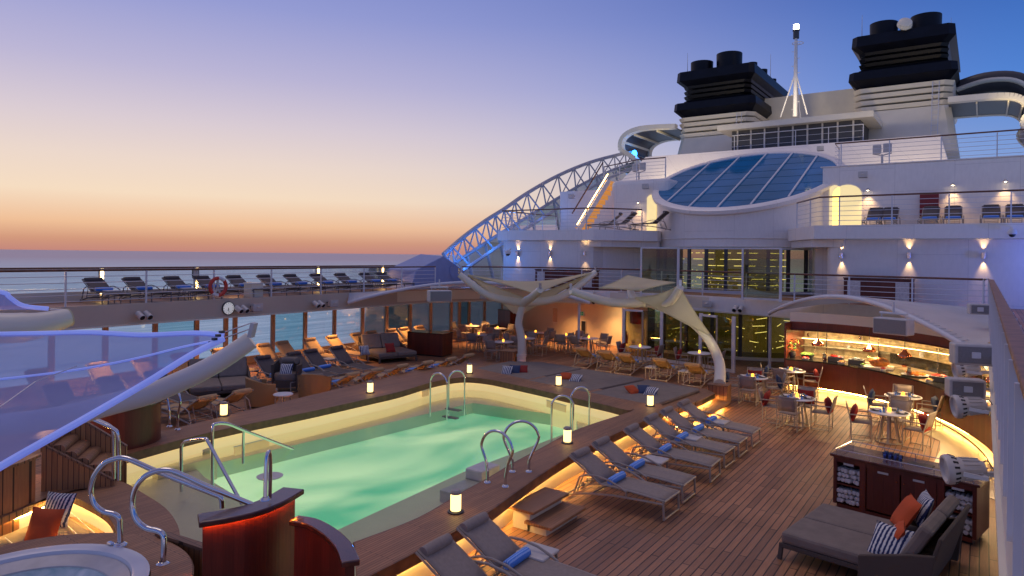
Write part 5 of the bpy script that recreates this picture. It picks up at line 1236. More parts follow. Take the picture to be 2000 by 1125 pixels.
# ================================================================== wall sconces with light
sc0 = None
def sconce(p, label, en=75, nrm=(0, -1, 0)):
    global sc0
    if sc0 is None:
        t = sc0 = empty('wall_sconce', label, 'wall lamp', p); t['group'] = 'up and down wall lamps'
        MB().lathe([(0.001, -0.11), (0.075, -0.11), (0.075, 0.11), (0.001, 0.11)], n=18).build('body', 'steel', t, smooth=True)
        MB().box(0, 0.07, 0, 0.06, 0.08, 0.06).build('bracket', 'dark', t)
    else: copy_tree(sc0, p, 0, label)
    for s in (-1, 1):
        lamp('SPOT', 'sconce_beam', (p.x, p.y+0.07, p.z+0.12*s), en*0.6, WARM, 0.02, target=(p.x, p.y+0.16, p.z+2*s), spot=58, blend=1.0)
for i, px in enumerate((1643, 1775, 1921)): sconce(PY(px, 499, 30.20), 'up and down wall lamp on the right wall, %s from the left' % ORD[i])
for i, px in enumerate((1010, 1073, 1142)): sconce(PY(px, 495, PYw-0.15), 'up and down wall lamp on the left wall, %s from the left' % ORD[i])
dl0 = None
for i, (px, py, Y, zz) in enumerate([(1695, 372, 35.3, 8.0), (1861, 362, 35.3, 8.0), (1964, 355, 35.3, 8.0), (1246, 396, 35.6, 8.0)]):
    p = PY(px, py, Y)
    lb = ['small hooded wall lamp right of the arched doorway', 'middle hooded wall lamp above the third deck loungers', 'rightmost hooded wall lamp above the third deck loungers', 'hooded wall lamp left of the round tower'][i]
    t = empty('hooded_lamp', lb, 'wall lamp', p); t['group'] = 'hooded wall lamps'
    MB().lathe([(0.02, 0.12), (0.05, 0.10), (0.11, 0.0), (0.10, 0.0)], n=14).build('hood', 'grey', t, smooth=True); MB().ball((0, 0, 0.02), 0.05, 0.05, 0.04, 8, 5).build('bulb', 'bulb', t); MB().bar((0, 0, 0.1), (0, 0.25, 0.12), 0.03).build('arm', 'grey', t)
    lamp('SPOT', 'hooded_lamp_beam', (p.x, p.y, p.z-0.06), 70, WARM, 0.05, target=(p.x, p.y+0.25, p.z-2), spot=85, blend=1.0)
# downlights under the deck edges (as lit in the photograph)
for (x, y, e_) in [(-22.6, 6, 45), (-22.6, 10.5, 45), (-22.6, 15, 45), (-22.6, 19.5, 45), (-22.8, 24, 50), (-21.5, 28.5, 60), (-18.5, 31, 60), (-15.5, 30.2, 60), (-13.2, 29.8, 30)]:
    lamp('SPOT', 'deck_downlight', (x, y, 2.18), e_*7.0, (1.0, 0.48, 0.16), 0.08, target=(x, y, 0), spot=125, blend=0.9)
lamp('SPOT', 'restaurant_wall_light', (-15.0, 30.2, 2.1), 60, WARM, 0.05, target=(-15.2, 31.2, 0.8), spot=120, blend=1)
for y in (8, 16, 24): lamp('SPOT', 'port_deck_post_light', (-24.4, y, Z2+0.9), 30, (1.0, 0.5, 0.2), 0.05, target=(-23, y, Z2), spot=130, blend=1)
lamp('POINT', 'blue_wall_light', (3.1, 28.9, 4.4), 160, (0.05, 0.15, 1.0), 0.1)
p = G(150, 885, 0.5); lamp('POINT', 'drum_fill', (p.x+0.9, p.y-0.9, 1.6), 22, (1.0, 0.45, 0.15), 0.1)  # added fill without a fixture, brightens the mahogany drum
# floodlights on the fourth deck washing the funnels
for px, Y, lb, sz in ((1723, 36.6, 'floodlight on a stand on the fourth deck at the right', 1), (1248, 37.2, 'floodlight on a stand beside the stair top', 1)):
    p = PY(px, 300 if px > 1500 else 340, Y); p.z = Z4+0.05
    t = empty('deck_floodlight', lb, 'floodlight', p); t['group'] = 'floodlights on the fourth deck'
    MB().tube([(0, 0, 0), (0, 0, 0.55)], 0.05, 8).build('stand', 'grey', t); MB().box(-0.22, 0, 0.8, 0.36, 0.22, 0.42).build('lamp_head', 'grey', t, bevel=0.04); MB().box(0.22, 0, 0.85, 0.36, 0.22, 0.42).build('lamp_head', 'grey', t, bevel=0.04); MB().tube([(-.4, 0, .6), (0, 0, .5), (.4, 0, .6)], .03, 6).build('yoke', 'grey', t)
for (x, y, z, tx, ty, tz, e_) in [(-4, 38.5, 9.2, -4.5, 52, 14.0, 900), (-1.5, 40, 9.2, -3, 48, 11, 260), (-16.5, 40, 9.3, -17, 52, 14.0, 900), (-19, 40, 9.3, -19, 46, 11, 260), (-10.5, 47, 14.4, -10.5, 56, 17, 500), (-19, 50, 12.5, -22, 50.6, 14, 250), (1, 49, 12, 2, 50.6, 15, 350)]:
    lamp('SPOT', 'funnel_wash', (x, y, z), e_, (1.0, 0.80, 0.48), 0.3, target=(tx, ty, tz), spot=85, blend=1)

# ================================================================== boxes, bars and cabinets
def crate(p, sx, sy, h, rz, name, label, cat, mtl='mahog', topm='mahog2', grp=None):
    t = empty(name, label, cat, p, rz, grp)
    MB().box(0, 0, h/2+0.03, sx, sy, h-0.06).build('body', mtl, t, bevel=0.01)
    MB().box(0, 0, 0.03, sx-0.06, sy-0.06, 0.06).build('plinth', 'blackcan', t)
    MB().box(0, 0, h+0.012, sx+0.05, sy+0.05, 0.03).build('top', topm, t, bevel=0.006)
    return t
crate((b2.x, b2.y, 0), 0.58, 0.58, 0.62, 0.1, 'mast_box', 'red wood box at the foot of the right sail mast', 'wooden box', 'slat', 'coping')
p = G(987, 724); crate((p.x, p.y+.3, 0), 0.6, 0.6, 0.74, 0.2, 'mast_box', 'red wood box left of the far sail mast glowing orange', 'wooden box', 'slat', 'coping')
a, b_ = G(795, 692), G(863, 698); c = (a+b_)/2; an = math.atan2(b_.y-a.y, b_.x-a.x); nrm = Vector((-math.sin(an), math.cos(an), 0))
t = crate(c+nrm*0.45, (b_-a).length, 0.9, 1.0, an, 'service_bar', 'red mahogany service bar at the port side beside the dark sofa', 'bar counter', 'mahog', 'granite')
p = PX(970, 640, -23.6); crate((-23.2, 33.2, 0), 1.2, 0.5, 1.25, -0.3, 'cabinet', 'dark mahogany cabinet in the far port corner by the last window', 'cabinet')
for (x0, x1, Y, lb) in ((1650, 1785, 29.95, 'mahogany towel cabinet on the deck above the buffet'), (1050, 1165, PYw-0.4, 'mahogany towel cabinet under the left wall lamps')):
    p0, p1 = PY(x0, 560, Y), PY(x1, 560, Y); w_ = p1.x-p0.x
    t = empty('towel_cabinet', lb, 'cabinet', ((p0.x+p1.x)/2, Y, Z2)); t['group'] = None; del t['group']
    MB().box(0, 0, 0.48, w_, 0.5, 0.94).build('body', 'mahog', t); MB().box(0, 0, 0.97, w_+0.06, 0.56, 0.04).build('top', 'mahog2', t)
    for s in (-1, 1): MB().box(s*(w_/2-0.36), -0.255, 0.50, 0.46, 0.03, 0.7).build('towel_niche', 'towelw', t)

# ------------------------------------------------------------------ towel station
TSC, TSA = Vector((-1.03, 13.62, 0)), math.radians(-12.5)
t = empty('towel_station', 'mahogany towel station with rolled towels in four niches behind the daybed', 'towel station', TSC, TSA)
W_, D_, H_ = 2.2, 0.78, 0.96
f = MB(); f.box(0, 0.2, H_/2+0.05, W_, D_-0.42, H_-0.12)
f.box(-W_/2+0.03, 0, H_/2+0.05, 0.06, D_, H_-0.12); f.box(W_/2-0.03, 0, H_/2+0.05, 0.06, D_, H_-0.12)
for x in (-0.60, 0.60): f.box(x, -0.18, H_/2+0.05, 0.10, D_-0.36, H_-0.12)
f.box(0, -0.16, 0.08, W_-0.12, D_-0.34, 0.06); f.box(0, -0.16, H_-0.06, W_-0.12, D_-0.34, 0.08)
f.build('carcass', 'mahog', t)
MB().box(0, 0, 0.04, W_-0.14, D_-0.14, 0.08).build('plinth', 'blackcan', t)
MB().box(0, 0, H_+0.01, W_+0.1, D_+0.08, 0.045).build('top', 'mahog2', t, bevel=0.01)
for x in (-0.275, 0.275):
    MB().box(x, -0.36, H_/2+0.03, 0.53, 0.03, H_-0.22).build('door', 'mahog', t, bevel=0.006)
    MB().lathe([(0.001, 0), (0.012, 0), (0.012, 0.02), (0.001, 0.02)], n=10).build('knob', 'copper', t, loc=(x-0.22*(1 if x > 0 else -1), -0.385, 0.72))
    MB().box(x, -0.378, 0.83, 0.17, 0.008, 0.035).build('name_plate', 'grey', t)
for x in (-0.84, 0.84): MB().box(x, -0.386, 0.845, 0.17, 0.008, 0.035).build('name_plate', 'grey', t)
for x in (-0.85, 0.85): MB().box(x, -0.2, 0.47, 0.42, 0.34, 0.025).build('shelf', 'mahog', t)
gr = MB()
for sx in (-1, 1): gr.tube([(sx*W_/2*0.98, -0.38, H_+0.12), (sx*W_/2*0.98, 0.38, H_+0.12)], 0.008, 6)
for y in (-0.38, 0.38): gr.tube([(-W_/2*0.98, y, H_+0.12), (W_/2*0.98, y, H_+0.12)], 0.008, 6)
for x in (-1.05, -0.5, 0, 0.5, 1.05):
    for y in (-0.38, 0.38): gr.tube([(x, y, H_+0.03), (x, y, H_+0.12)], 0.007, 5)
gr.build('gallery_rail', 'steel', t)
MB().box(0.18, 0.05, H_+0.036, 0.36, 0.22, 0.012).build('sink_recess', 'blackcan', t)
R_ = Matrix.Rotation(TSA, 4, 'Z')
rt0 = None; rnd = random.Random(11); n_ = 0
for side, x in (('left', -0.85), ('right', 0.85)):
    for lvl, zb in (('upper', 0.50), ('lower', 0.13)):
        for k in range(18):
            row, col_ = divmod(k, 6); lx = x-0.17+col_*0.068+(row % 2)*0.02; lz = zb+0.045+row*0.085
            p = TSC+R_ @ Vector((lx, -0.255+rnd.uniform(-.02, .02), lz))
            lb = 'rolled white towel in the %s %s niche of the towel station' % (lvl, side)
            if rt0 is None: o = rt0 = MB().tube([(0, -0.11, 0), (0, -0.10, 0), (0, 0.10, 0), (0, 0.11, 0)], [0.030, 0.040, 0.040, 0.03], 9).build('rolled_towel', 'towelw', None, smooth=True)
            else: o = rt0.copy(); COL.objects.link(o)
            o.location = p; o.rotation_euler = (rnd.uniform(-.05, .05), rnd.uniform(0, 3), TSA+rnd.uniform(-.25, .25)); tag(o, lb, 'towel', 'rolled towels in the %s %s niche' % (lvl, side))
for i in range(7):
    lx, ly = -0.38+(i % 4)*0.085, 0.02+(i//4)*0.09; p = TSC+R_ @ Vector((lx, ly, H_+0.035))
    q = prop('gl', mk_glass, p, 0, 'clear drinking glass standing on the towel station', 'glass', 'glasses on the towel station'); 
    prop('bg', mk_bglass, p+Vector((0, 0, 0.002)), 0, 'blue base tumbler standing on the towel station', 'glass', 'glasses on the towel station')

# ------------------------------------------------------------------ daybeds and armchairs
def make_daybed(label, cush='cushion', shell='wicker', L_=1.95, Wd=1.75):
    t = empty('daybed', label, 'daybed')
    for s in (-1, 1):
        MB().box(0.0-0.04, s*Wd/4, 0.335, L_-0.12, Wd/2-0.012, 0.17).build('mattress', cush, t, bevel=0.045)
        MB().bar((L_/2-0.34, s*Wd/4, 0.40), (L_/2-0.02, s*Wd/4, 1.00), Wd/2-0.015, 0.17, up=(1, 0, 0)).build('back_cushion', cush, t, bevel=0.05)
    MB().box(-0.04, 0, 0.215, L_-0.10, Wd-0.02, 0.07).build('base_frame', shell, t, bevel=0.01)
    for sy in (-1, 1):
        MB().bar((-L_/2+0.02, sy*(Wd/2-0.05), 0.24), (-L_/2-0.0, sy*(Wd/2-0.03), 0.0), 0.055).build('leg', shell, t)
        a_ = MB().prism([(-0.02, 0), (0.82, 0), (0.90, 0.66), (0.62, 0.60), (-0.02, 0.40)], -0.035, 0.035).build('side_arm', shell, t, bevel=0.015)
        a_.rotation_euler = (PI/2, 0, 0); a_.location = (0.16, sy*(Wd/2+0.035), 0.03)
    bb = MB().bar((L_/2-0.10, 0, 0.06), (L_/2+0.14, 0, 0.92), Wd+0.06, 0.05, up=(1, 0, 0)).build('back_shell', shell, t, bevel=0.02)
    return t
db = make_daybed('large grey double daybed with wicker sides in the near right corner'); db.location = (-1.37, 11.42, 0); db.rotation_euler = (0, 0, math.radians(-9)); db['group'] = 'double daybeds'
pz = [('orange', (-0.93, 11.95, 0.66), (math.radians(58), 0, math.radians(-70)), 'big burnt orange pillow on the near daybed', 0.55), ('bluestripe', (-0.72, 12.12, 0.72), (math.radians(68), 0, math.radians(-75)), 'navy and white pillow behind the orange one on the near daybed', 0.52),
      ('orange', (-0.98, 10.95, 0.60), (math.radians(62), 0, math.radians(-85)), 'orange red pillow behind the zigzag pillow on the near daybed', 0.5), ('bluestripe', (-1.02, 10.78, 0.58), (math.radians(52), 0, math.radians(-20)), 'navy white zigzag pillow at the near arm of the daybed', 0.52)]
for m_, p, r_, lb, w_ in pz: put_pillow(m_, p, r_, lb, 'pillows on the near daybed', w_)
o = make_towel('rolled white towel between the pillows on the near daybed'); o.data = o.data.copy(); o.data.materials[0] = M['towelw']; o.location = (-0.95, 11.42, 0.50); o.rotation_euler = (0, 0, 0.2); o.name = 'rolled_towel'
p = G(745, 704); d2 = copy_tree(db, (p.x, p.y+0.4, 0), PI-0.35, 'dark double daybed left of the red service bar'); 
p = G(412, 772); d3 = copy_tree(db, (p.x, p.y+0.3, 0), PI-0.5, 'dark double daybed behind the tip of the blue sail boom')
for d_, (px, py, m_, lb) in [(d2, (712, 684, 'bluestripe', 'striped blue pillow on the daybed by the service bar')), (d2, (762, 679, 'red', 'dark red pillow on the daybed by the service bar')), (d3, (445, 722, 'bluestripe', 'blue striped pillow on the daybed behind the sail boom'))]:
    p = G(px, py, 0.62); put_pillow(m_, p, (math.radians(60), 0, 1.2), lb, 'pillows on the port daybeds', 0.42)
def make_armchair(label, shell='wickert', cush='cushion'):
    t = empty('wicker_armchair', label, 'armchair')
    n = 18; ri, ro = 0.34, 0.41; A = [math.radians(-115+230*i/n) for i in range(n+1)]
    def top(a): return 0.60+0.14*max(0, math.cos(a))
    vs = []
    for a in A:
        c, s = math.cos(a), math.sin(a)
        vs += [(ro*c*0.92, ro*s*0.92, 0.05), (ro*c, ro*s, top(a)), (ri*c, ri*s, top(a)), (ri*c, ri*s, 0.05)]
    fs = [(4*i+j, 4*i+(j+1) % 4, 4*(i+1)+(j+1) % 4, 4*(i+1)+j) for i in range(n) for j in range(4)]+[(0, 1, 2, 3), (4*n+3, 4*n+2, 4*n+1, 4*n)]
    MB().add(vs, fs).build('shell', shell, t, smooth=True)
    MB().lathe([(0.001, 0.12), (0.33, 0.12), (0.34, 0.28), (0.001, 0.28)], n=20).build('seat_base', shell, t)
    MB().lathe([(0.001, 0.28), (0.31, 0.28), (0.33, 0.34), (0.31, 0.41), (0.001, 0.42)], n=20).build('seat_cushion', cush, t, smooth=True)
    MB().tube([(0.27*math.cos(a), 0.27*math.sin(a), 0.66) for a in [math.radians(-60+120*i/10) for i in range(11)]], 0.075, 10).build('back_cushion', cush, t, smooth=True)
    return t
ac = make_armchair('tan wicker tub chair left of the small round table'); p = G(500, 795); ac.location = (p.x, p.y+0.25, 0); ac.rotation_euler = (0, 0, math.radians(-110)); ac['group'] = 'wicker tub chairs'; ac.scale = (1.25, 1.25, 1.15)
p = G(604, 782); copy_tree(ac, (p.x, p.y+0.2, 0), math.radians(-60), 'tan wicker tub chair right of the small round table')
p = G(552, 768); wc = make_armchair('dark high backed armchair facing the round table', 'wicker', 'cushion'); wc.location = (p.x-0.2, p.y+0.3, 0); wc.rotation_euler = (0, 0, math.radians(120)); wc.scale = (1.2, 1.2, 1.45)
put_pillow('bluestripe', wc.location+Vector((0.1, -0.1, 0.72)), (math.radians(60), 0, 0.6), 'blue striped pillow on the dark armchair', 'pillows on the port chairs', 0.42)
p = G(553, 770, 0.45); t = empty('coffee_table', 'small round white side table between the wicker chairs', 'side table', (p.x, p.y, 0))
MB().lathe([(0.001, 0.43), (0.26, 0.43), (0.28, 0.45), (0.26, 0.47), (0.001, 0.47)], n=24).build('top', 'tabletop', t, smooth=True)
for k in range(4): a = PI/4+k*PI/2; MB().bar((0.2*math.cos(a), 0.2*math.sin(a), 0.43), (0.22*math.cos(a), 0.22*math.sin(a), 0), 0.035).build('leg', 'alu', t)

# ================================================================== aft terrace at the lower left
ter = empty('curved_terrace', 'curved teak terrace around the near left end of the pool with glowing inner edge', 'terrace', (-10, 5, 0)); te = Vector((-10, 5, 0))
ou = [G(x, y, 0.55) for x, y in [(60, 925), (138, 930), (196, 934), (242, 942), (276, 961), (322, 991), (347, 1025), (353, 1062)]]
inn = [G(x, y, 0.55) for x, y in [(-60, 1035), (0, 1012), (55, 989), (106, 966), (138, 969), (184, 990), (215, 1013), (231, 1050)]]
ou_s, in_s = smoothpl(ou, 4), smoothpl(inn, 4)
nn = min(len(ou_s), len(in_s)); ou_s, in_s = ou_s[:nn], in_s[:nn]
MB().ring([p-te for p in ou_s], [p-te for p in in_s], 0.44, 0.55).build('terrace_top', 'coping', ter, bevel=0.012)
mi_ = [p+(q-p)*0.17 for p, q in zip(in_s, ou_s)]; mo_ = [p+(q-p)*0.97 for p, q in zip(in_s, ou_s)]
MB().ring([p-te for p in mo_], [p-te for p in mi_], -1.2, 0.44).build('terrace_base', 'teakx', ter)
MB().wall([p+(q-p)*0.165-te for p, q in zip(in_s, ou_s)], 0.0, 0.43, 0.02).build('painted_glow_sheet', 'litwall', ter)  # added sheet whose emission stands in for strip light on the wall
MB().tube([p+(q-p)*0.11-te+Vector((0, 0, 0.432-0.55)) for p, q in zip(in_s, ou_s)], 0.012, 4).build('light_strip', 'led', ter)
# sunken lounge seat with grey cushions and white piping
nk = empty('sunken_lounge', 'sunken corner lounge of grey cushions with white piping below the glowing terrace edge', 'lounge seat', (-11, 3.6, 0)); no2 = Vector((-11, 3.6, 0))
MB().prism([(p-no2).xy for p in mi_]+[Vector((1.9, -1.0)), Vector((-3, -1.5))], 0.02, 0.16).build('seat_base', 'teakx', nk)
cA = [G(x, y, 0.22) for x, y in [(-80, 1110), (0, 1050), (110, 992), (140, 1015), (192, 1050), (150, 1062), (0, 1095)]]
MB().prism([(p-no2).xy for p in cA], 0.16, 0.24).build('seat_cushion', 'cushion', nk, bevel=0.02)
for l in ([(125, 990), (160, 1020), (200, 1055)], [(105, 1000), (140, 1035), (170, 1060)], [(10, 1050), (40, 1075), (60, 1090)]):
    MB().tube([G(x, y, 0.26)-no2 for x, y in l], 0.008, 5).build('piping', 'tabletop', nk)
put_pillow('orange', G(85, 1030, 0.42), (math.radians(70), 0, math.radians(25)), 'large orange pillow in the sunken lounge at the lower left', 'pillows in the sunken lounge', 0.55)
put_pillow('bluestripe', G(92, 1003, 0.46)+Vector((-0.05, 0.16, 0)), (math.radians(68), 0, math.radians(25)), 'fringed blue striped pillow behind the orange one in the lounge', 'pillows in the sunken lounge', 0.52)
# whirlpool tub
tub = empty('whirlpool', 'round white whirlpool tub with foaming blue water at the lower left', 'whirlpool', (-8.6, 3.08, 0))
MB().lathe([(1.24, 0.70), (1.27, 0.765), (1.16, 0.79), (1.09, 0.76), (1.07, 0.70)], n=64).build('rim', 'tabletop', tub, smooth=True)
MB().lathe([(1.07, 0.72), (0.88, 0.66), (0.80, 0.50), (0.001, 0.3)], n=64).build('basin', 'grey', tub, smooth=True)
m, nt5, b = nm('foaming_whirlpool_water'); N5, L5 = nt5.nodes, nt5.links
tc = N5.new('ShaderNodeTexCoord'); nz = N5.new('ShaderNodeTexNoise'); nz.inputs['Scale'].default_value = 2.2; nz.inputs['Detail'].default_value = 6; nz.inputs['Distortion'].default_value = 1.2; L5.new(tc.outputs['Object'], nz.inputs['Vector'])
rr = N5.new('ShaderNodeValToRGB'); rr.color_ramp.elements[0].position = .35; rr.color_ramp.elements[1].position = .65; rr.color_ramp.elements[0].color = (0.12, 0.30, 0.36, 1); rr.color_ramp.elements[1].color = (0.55, 0.66, 0.70, 1)
L5.new(nz.outputs['Fac'], rr.inputs[0]); L5.new(rr.outputs[0], b.inputs['Base Color']); b.inputs['Roughness'].default_value = 0.3
bp = N5.new('ShaderNodeBump'); bp.inputs['Strength'].default_value = .4; bp.inputs['Distance'].default_value = .05; L5.new(nz.outputs['Fac'], bp.inputs['Height']); L5.new(bp.outputs[0], b.inputs['Normal'])
MB().lathe([(0.90, 0.645), (0.001, 0.645)], n=48).build('water', m, tub, flat_up=True)
MB().lathe([(1.28, 0.66), (1.28, 0.72), (1.72, 0.72), (1.74, 0.70), (1.74, 0.62)], n=64).build('teak_surround', 'coping', tub, smooth=True)
MB().lathe([(1.70, 0.0), (1.70, 0.64)], n=48).build('slatted_side', 'slat', tub)
MB().box(-0.45, 1.17, 0.795, 0.10, 0.06, 0.03).build('rim_fitting', 'steel', tub, bevel=.01)
# slatted cabinet between whirlpool surround and partition
a, b_, c_ = G(348, 1078, 0.72), G(400, 1088, 0.72), G(372, 1068, 0.72)
t = empty('slatted_panel', 'orange lit slatted wood panel between the whirlpool and the mahogany screen', 'wood panel', a)
MB().wall([p-a for p in (G(310, 1062, .6), G(352, 1075, .6), G(402, 1092, .6), G(420, 1096, .6))], -0.65, 0.0, 0.05).build('slats', 'slat', t)
MB().wall([p-a for p in (G(310, 1062, .6), G(352, 1075, .6), G(402, 1092, .6), G(420, 1096, .6))], 0.0, 0.04, 0.12).build('cap', 'teakx', t)
# mahogany curved screens
def screen(pxs, z, label, lit, zb=0.0, capw=0.32, th=0.10):
    P = smoothpl([G(x, y, z) for x, y in pxs], 6); o_ = Vector((P[0].x, P[0].y, 0)); P = [Vector((p.x-o_.x, p.y-o_.y, 0)) for p in P]
    t = empty('mahogany_screen', label, 'curved screen', o_)
    MB().wall(P, zb, z-0.07, th).build('panel', 'mahog', t)
    Q = [P[0]+(P[0]-P[1]).normalized()*0.05]+P+[P[-1]+(P[-1]-P[-2]).normalized()*0.05]
    MB().wall(Q, z-0.07, z, capw).build('cap', 'mahog2', t, bevel=0.015)
    if lit:
        W2 = []
        for i, p in enumerate(P):
            d = (P[min(i+1, len(P)-1)]-P[max(i-1, 0)]).normalized(); W2.append(p+Vector((d.y, -d.x, 0))*(th/2+0.022)+Vector((0, 0, z-0.078)))
        MB().tube(W2, 0.006, 4).build('light_strip', 'ledo', t)
    return t
screen([(396, 1010), (440, 1003), (490, 992), (535, 975), (570, 955)], 1.35, 'curved mahogany screen with orange light under its cap at the bottom', True)
screen([(580, 1012), (610, 1018), (645, 1038), (672, 1065), (684, 1092)], 1.12, 'dark curved mahogany screen wrapping behind the lit one', False, capw=0.2)
# stairs with rounded teak treads and slatted walls, upper left of the terrace
sa, sb = G(85, 862, 1.35), G(225, 938, 0.62)
ss = empty('terrace_steps', 'teak steps with rounded nosings between slatted walls at the left', 'steps', (sa.x, sa.y, 0)); so2 = Vector((sa.x, sa.y, 0))
dv = sb-sa; hor = Vector((dv.x, dv.y, 0)); wd = Vector((-hor.y, hor.x, 0)).normalized()*0.75
if wd.y < 0: wd = -wd
for k in range(6):
    p = sa+dv*((k+0.3)/6)-so2
    MB().tube([p+Vector((0, 0, 0.0)), p+wd], 0.085, 12).build('tread_nosing', 'coping', ss, smooth=True)
    MB().bar(p-hor.normalized()*0.14+Vector((0, 0, 0.03)), p-hor.normalized()*0.14+wd+Vector((0, 0, 0.03)), 0.26, 0.10).build('tread', 'coping', ss)
def sidewall(o1, z1, z2, name='slatted_wall'):
    a_, c_ = sa-so2+o1, sb-so2+o1; vs = []
    for q, zz in ((a_, z1), (c_, z2)):
        vs += [(q.x, q.y, 0), (q.x, q.y, zz)]
    mb = MB(); mb.add([vs[0], vs[2], vs[3], vs[1]], [(0, 1, 2, 3)]); mb.build(name, 'slat', ss, solid=0.05)
    MB().bar((a_.x, a_.y, z1), (c_.x, c_.y, z2), 0.07, 0.03).build('wall_cap', 'teakx', ss)
sidewall(-wd*0.08, 1.32, 0.64); sidewall(wd*1.06, 1.75, 0.98)
# curved slatted planter wall with cap on the far left
cw = smoothpl([G(x, y, 1.28) for x, y in [(-120, 930), (-40, 918), (20, 905), (66, 887)]], 4); c0 = Vector((cw[0].x, cw[0].y, 0))
t = empty('slatted_wall', 'curved slatted teak wall with dark cap at the left edge', 'wood wall', c0)
MB().wall([Vector((p.x-c0.x, p.y-c0.y, 0)) for p in cw], 0, 1.24, 0.06).build('slats', 'slat', t)
MB().wall([Vector((p.x-c0.x, p.y-c0.y, 0)) for p in cw], 1.24, 1.28, 0.22).build('cap', 'coping', t)
# round mahogany drum beyond the steps
p = G(150, 885, 0.5); t = empty('round_bar', 'round red mahogany clad drum beyond the steps at the left', 'round bar', (p.x-0.1, p.y+0.75, 0))
MB().lathe([(0.86, 0.3), (0.86, 1.35)], n=40).build('cladding', 'mahog', t, smooth=True); MB().lathe([(0.001, 1.38), (0.92, 1.38), (0.92, 1.35), (0.84, 1.34)], n=40).build('top', 'mahog2', t, smooth=True); MB().lathe([(0.84, 0.0), (0.84, .3)], n=40).build('base', 'coping', t)

# ================================================================== polished steel rails
def rail(pts, name, label, r=0.03, flange=(), grp=None, n=6, grip=None):
    Q = smoothpl(pts, n); o_ = Q[0].copy(); t = empty(name, label, 'handrail', o_); 
    if grp: t['group'] = grp
    MB().tube([q-o_ for q in Q], r, 12).build('tube', 'steel', t, smooth=True)
    for f_ in flange: MB().lathe([(0.001, 0.0), (r*2.6, 0.0), (r*2.4, 0.015), (r*1.2, 0.035)], n=16).build('flange', 'steel', t, smooth=True, loc=Vector(f_)-o_)
    return t
gS = 'polished steel handrails at the left end of the pool'
A = [PD(x, y, 8.65) for x, y in [(235, 1064), (234, 1030), (232, 1012), (222, 1004), (202, 999), (185, 985), (177, 960), (183, 932), (200, 908), (222, 897), (248, 896), (300, 918), (360, 942), (415, 964), (431, 972), (434, 992)]]
rail(A, 'handrail', 'large looping steel handrail rising from the whirlpool rim', 0.033, [A[0]], gS)
B = [PD(x, y, 8.27+0.3*i/13) for i, (x, y) in enumerate([(318, 1102), (320, 1070), (319, 1046), (308, 1037), (285, 1031), (266, 1014), (258, 985), (265, 953), (284, 930), (312, 919), (342, 922), (400, 948), (450, 968), (494, 986)])]
rail(B, 'handrail', 'second looping steel handrail nearer the mahogany screen', 0.033, [B[0]], gS)
C = [PD(x, y, 8.35+0.05*i) for i, (x, y) in enumerate([(518, 976), (519, 930), (521, 893), (525, 882), (528, 893), (528, 930), (527, 972)])]
rail(C, 'handrail', 'narrow upright steel grab rail on the cap of the lit screen', 0.024, [C[0]], gS)
Dd = [PD(354, 960, 12.6), PD(354, 900, 12.6), PD(355, 870, 12.6), PD(364, 862, 12.5), PD(398, 857, 12.3), PD(408, 866, 12.2), PD(440, 925, 11.9), PD(473, 985, 11.6)]
rail(Dd, 'handrail', 'sloping steel pool entry rail in the middle left of the pool', 0.03, [], gS)
E_ = [PD(415, 952, 12.9), PD(415, 900, 12.9), PD(415, 838, 12.9), PD(422, 828, 13.0), PD(445, 828, 13.3), PD(478, 841, 13.8), PD(530, 861, 14.6), PD(572, 877, 15.2)]
rail(E_, 'handrail', 'long sloping steel rail entering the pool in front of the left coping', 0.03, [], gS)
rail([PD(475, 905, 13.9), PD(475, 870, 13.9), PD(476, 842, 13.8)], 'handrail', 'short upright post of the long sloping pool rail', 0.028, [], gS)
for k, (l, lb) in enumerate([([(222, 935), (222, 890), (221, 845), (214, 832), (190, 820), (165, 806)], 'left steel rail of the pair beside the teak steps'), ([(232, 938), (232, 890), (230, 850), (222, 838), (200, 828), (165, 813)], 'right steel rail of the pair beside the teak steps')]):
    rail([PD(x, y, 10.6-0.6*k) for x, y in l], 'handrail', lb, 0.028, [], gS)
def omega(base1, base2, h, bulge, label, grp, pinch=True, r=0.025, foot=0.0):
    a_, b_ = Vector(base1), Vector(base2); c = (a_+b_)/2; d = (b_-a_); w = d.length/2; d.normalize(); R_ = bulge; zc = h-R_
    if pinch:
        pts = [(-w, 0), (-w, 0.16), (-w-0.015, 0.24), (-R_*0.72, zc-R_*0.66)]+[(-R_*math.cos(t_), zc+R_*math.sin(t_)) for t_ in [PI*i/10 for i in range(11)]]+[(R_*0.72, zc-R_*0.66), (w+0.015, 0.24), (w, 0.16), (w, 0)]
    else: pts = [(-w, -foot), (-w, h-w)]+[(-w*math.cos(t_), h-w+w*math.sin(t_)) for t_ in [PI*i/10 for i in range(1, 10)]]+[(w, h-w), (w, -foot)]
    P = [c+d*x+Vector((0, 0, z)) for x, z in pts]
    return rail(P, 'grab_rail', label, r, [P[0], P[-1]] if pinch else [], grp, 4)
gO = 'arched steel grab rails around the pool'
omega(G(952, 942, .55), G(987, 950, .55), 0.92, 0.32, 'nearest looping grab rail on the right coping', gO)
omega(G(1001, 921, .55), G(1033, 921, .55), 0.92, 0.32, 'second looping grab rail on the right coping', gO)
omega(G(1077, 852, .13), G(1119, 852, .13), 0.98, 0.2, 'arched pool ladder rail in front of the lantern at right', gO, False, foot=.3)
omega(G(1115, 834, .13), G(1151, 830, .13), 1.0, 0.2, 'arched pool ladder rail nearest the far right corner', gO, False, foot=.3)
omega(G(840, 793, .13), G(873, 799, .13), 0.98, 0.2, 'left arched ladder rail at the far left pool corner', gO, False, foot=.3)
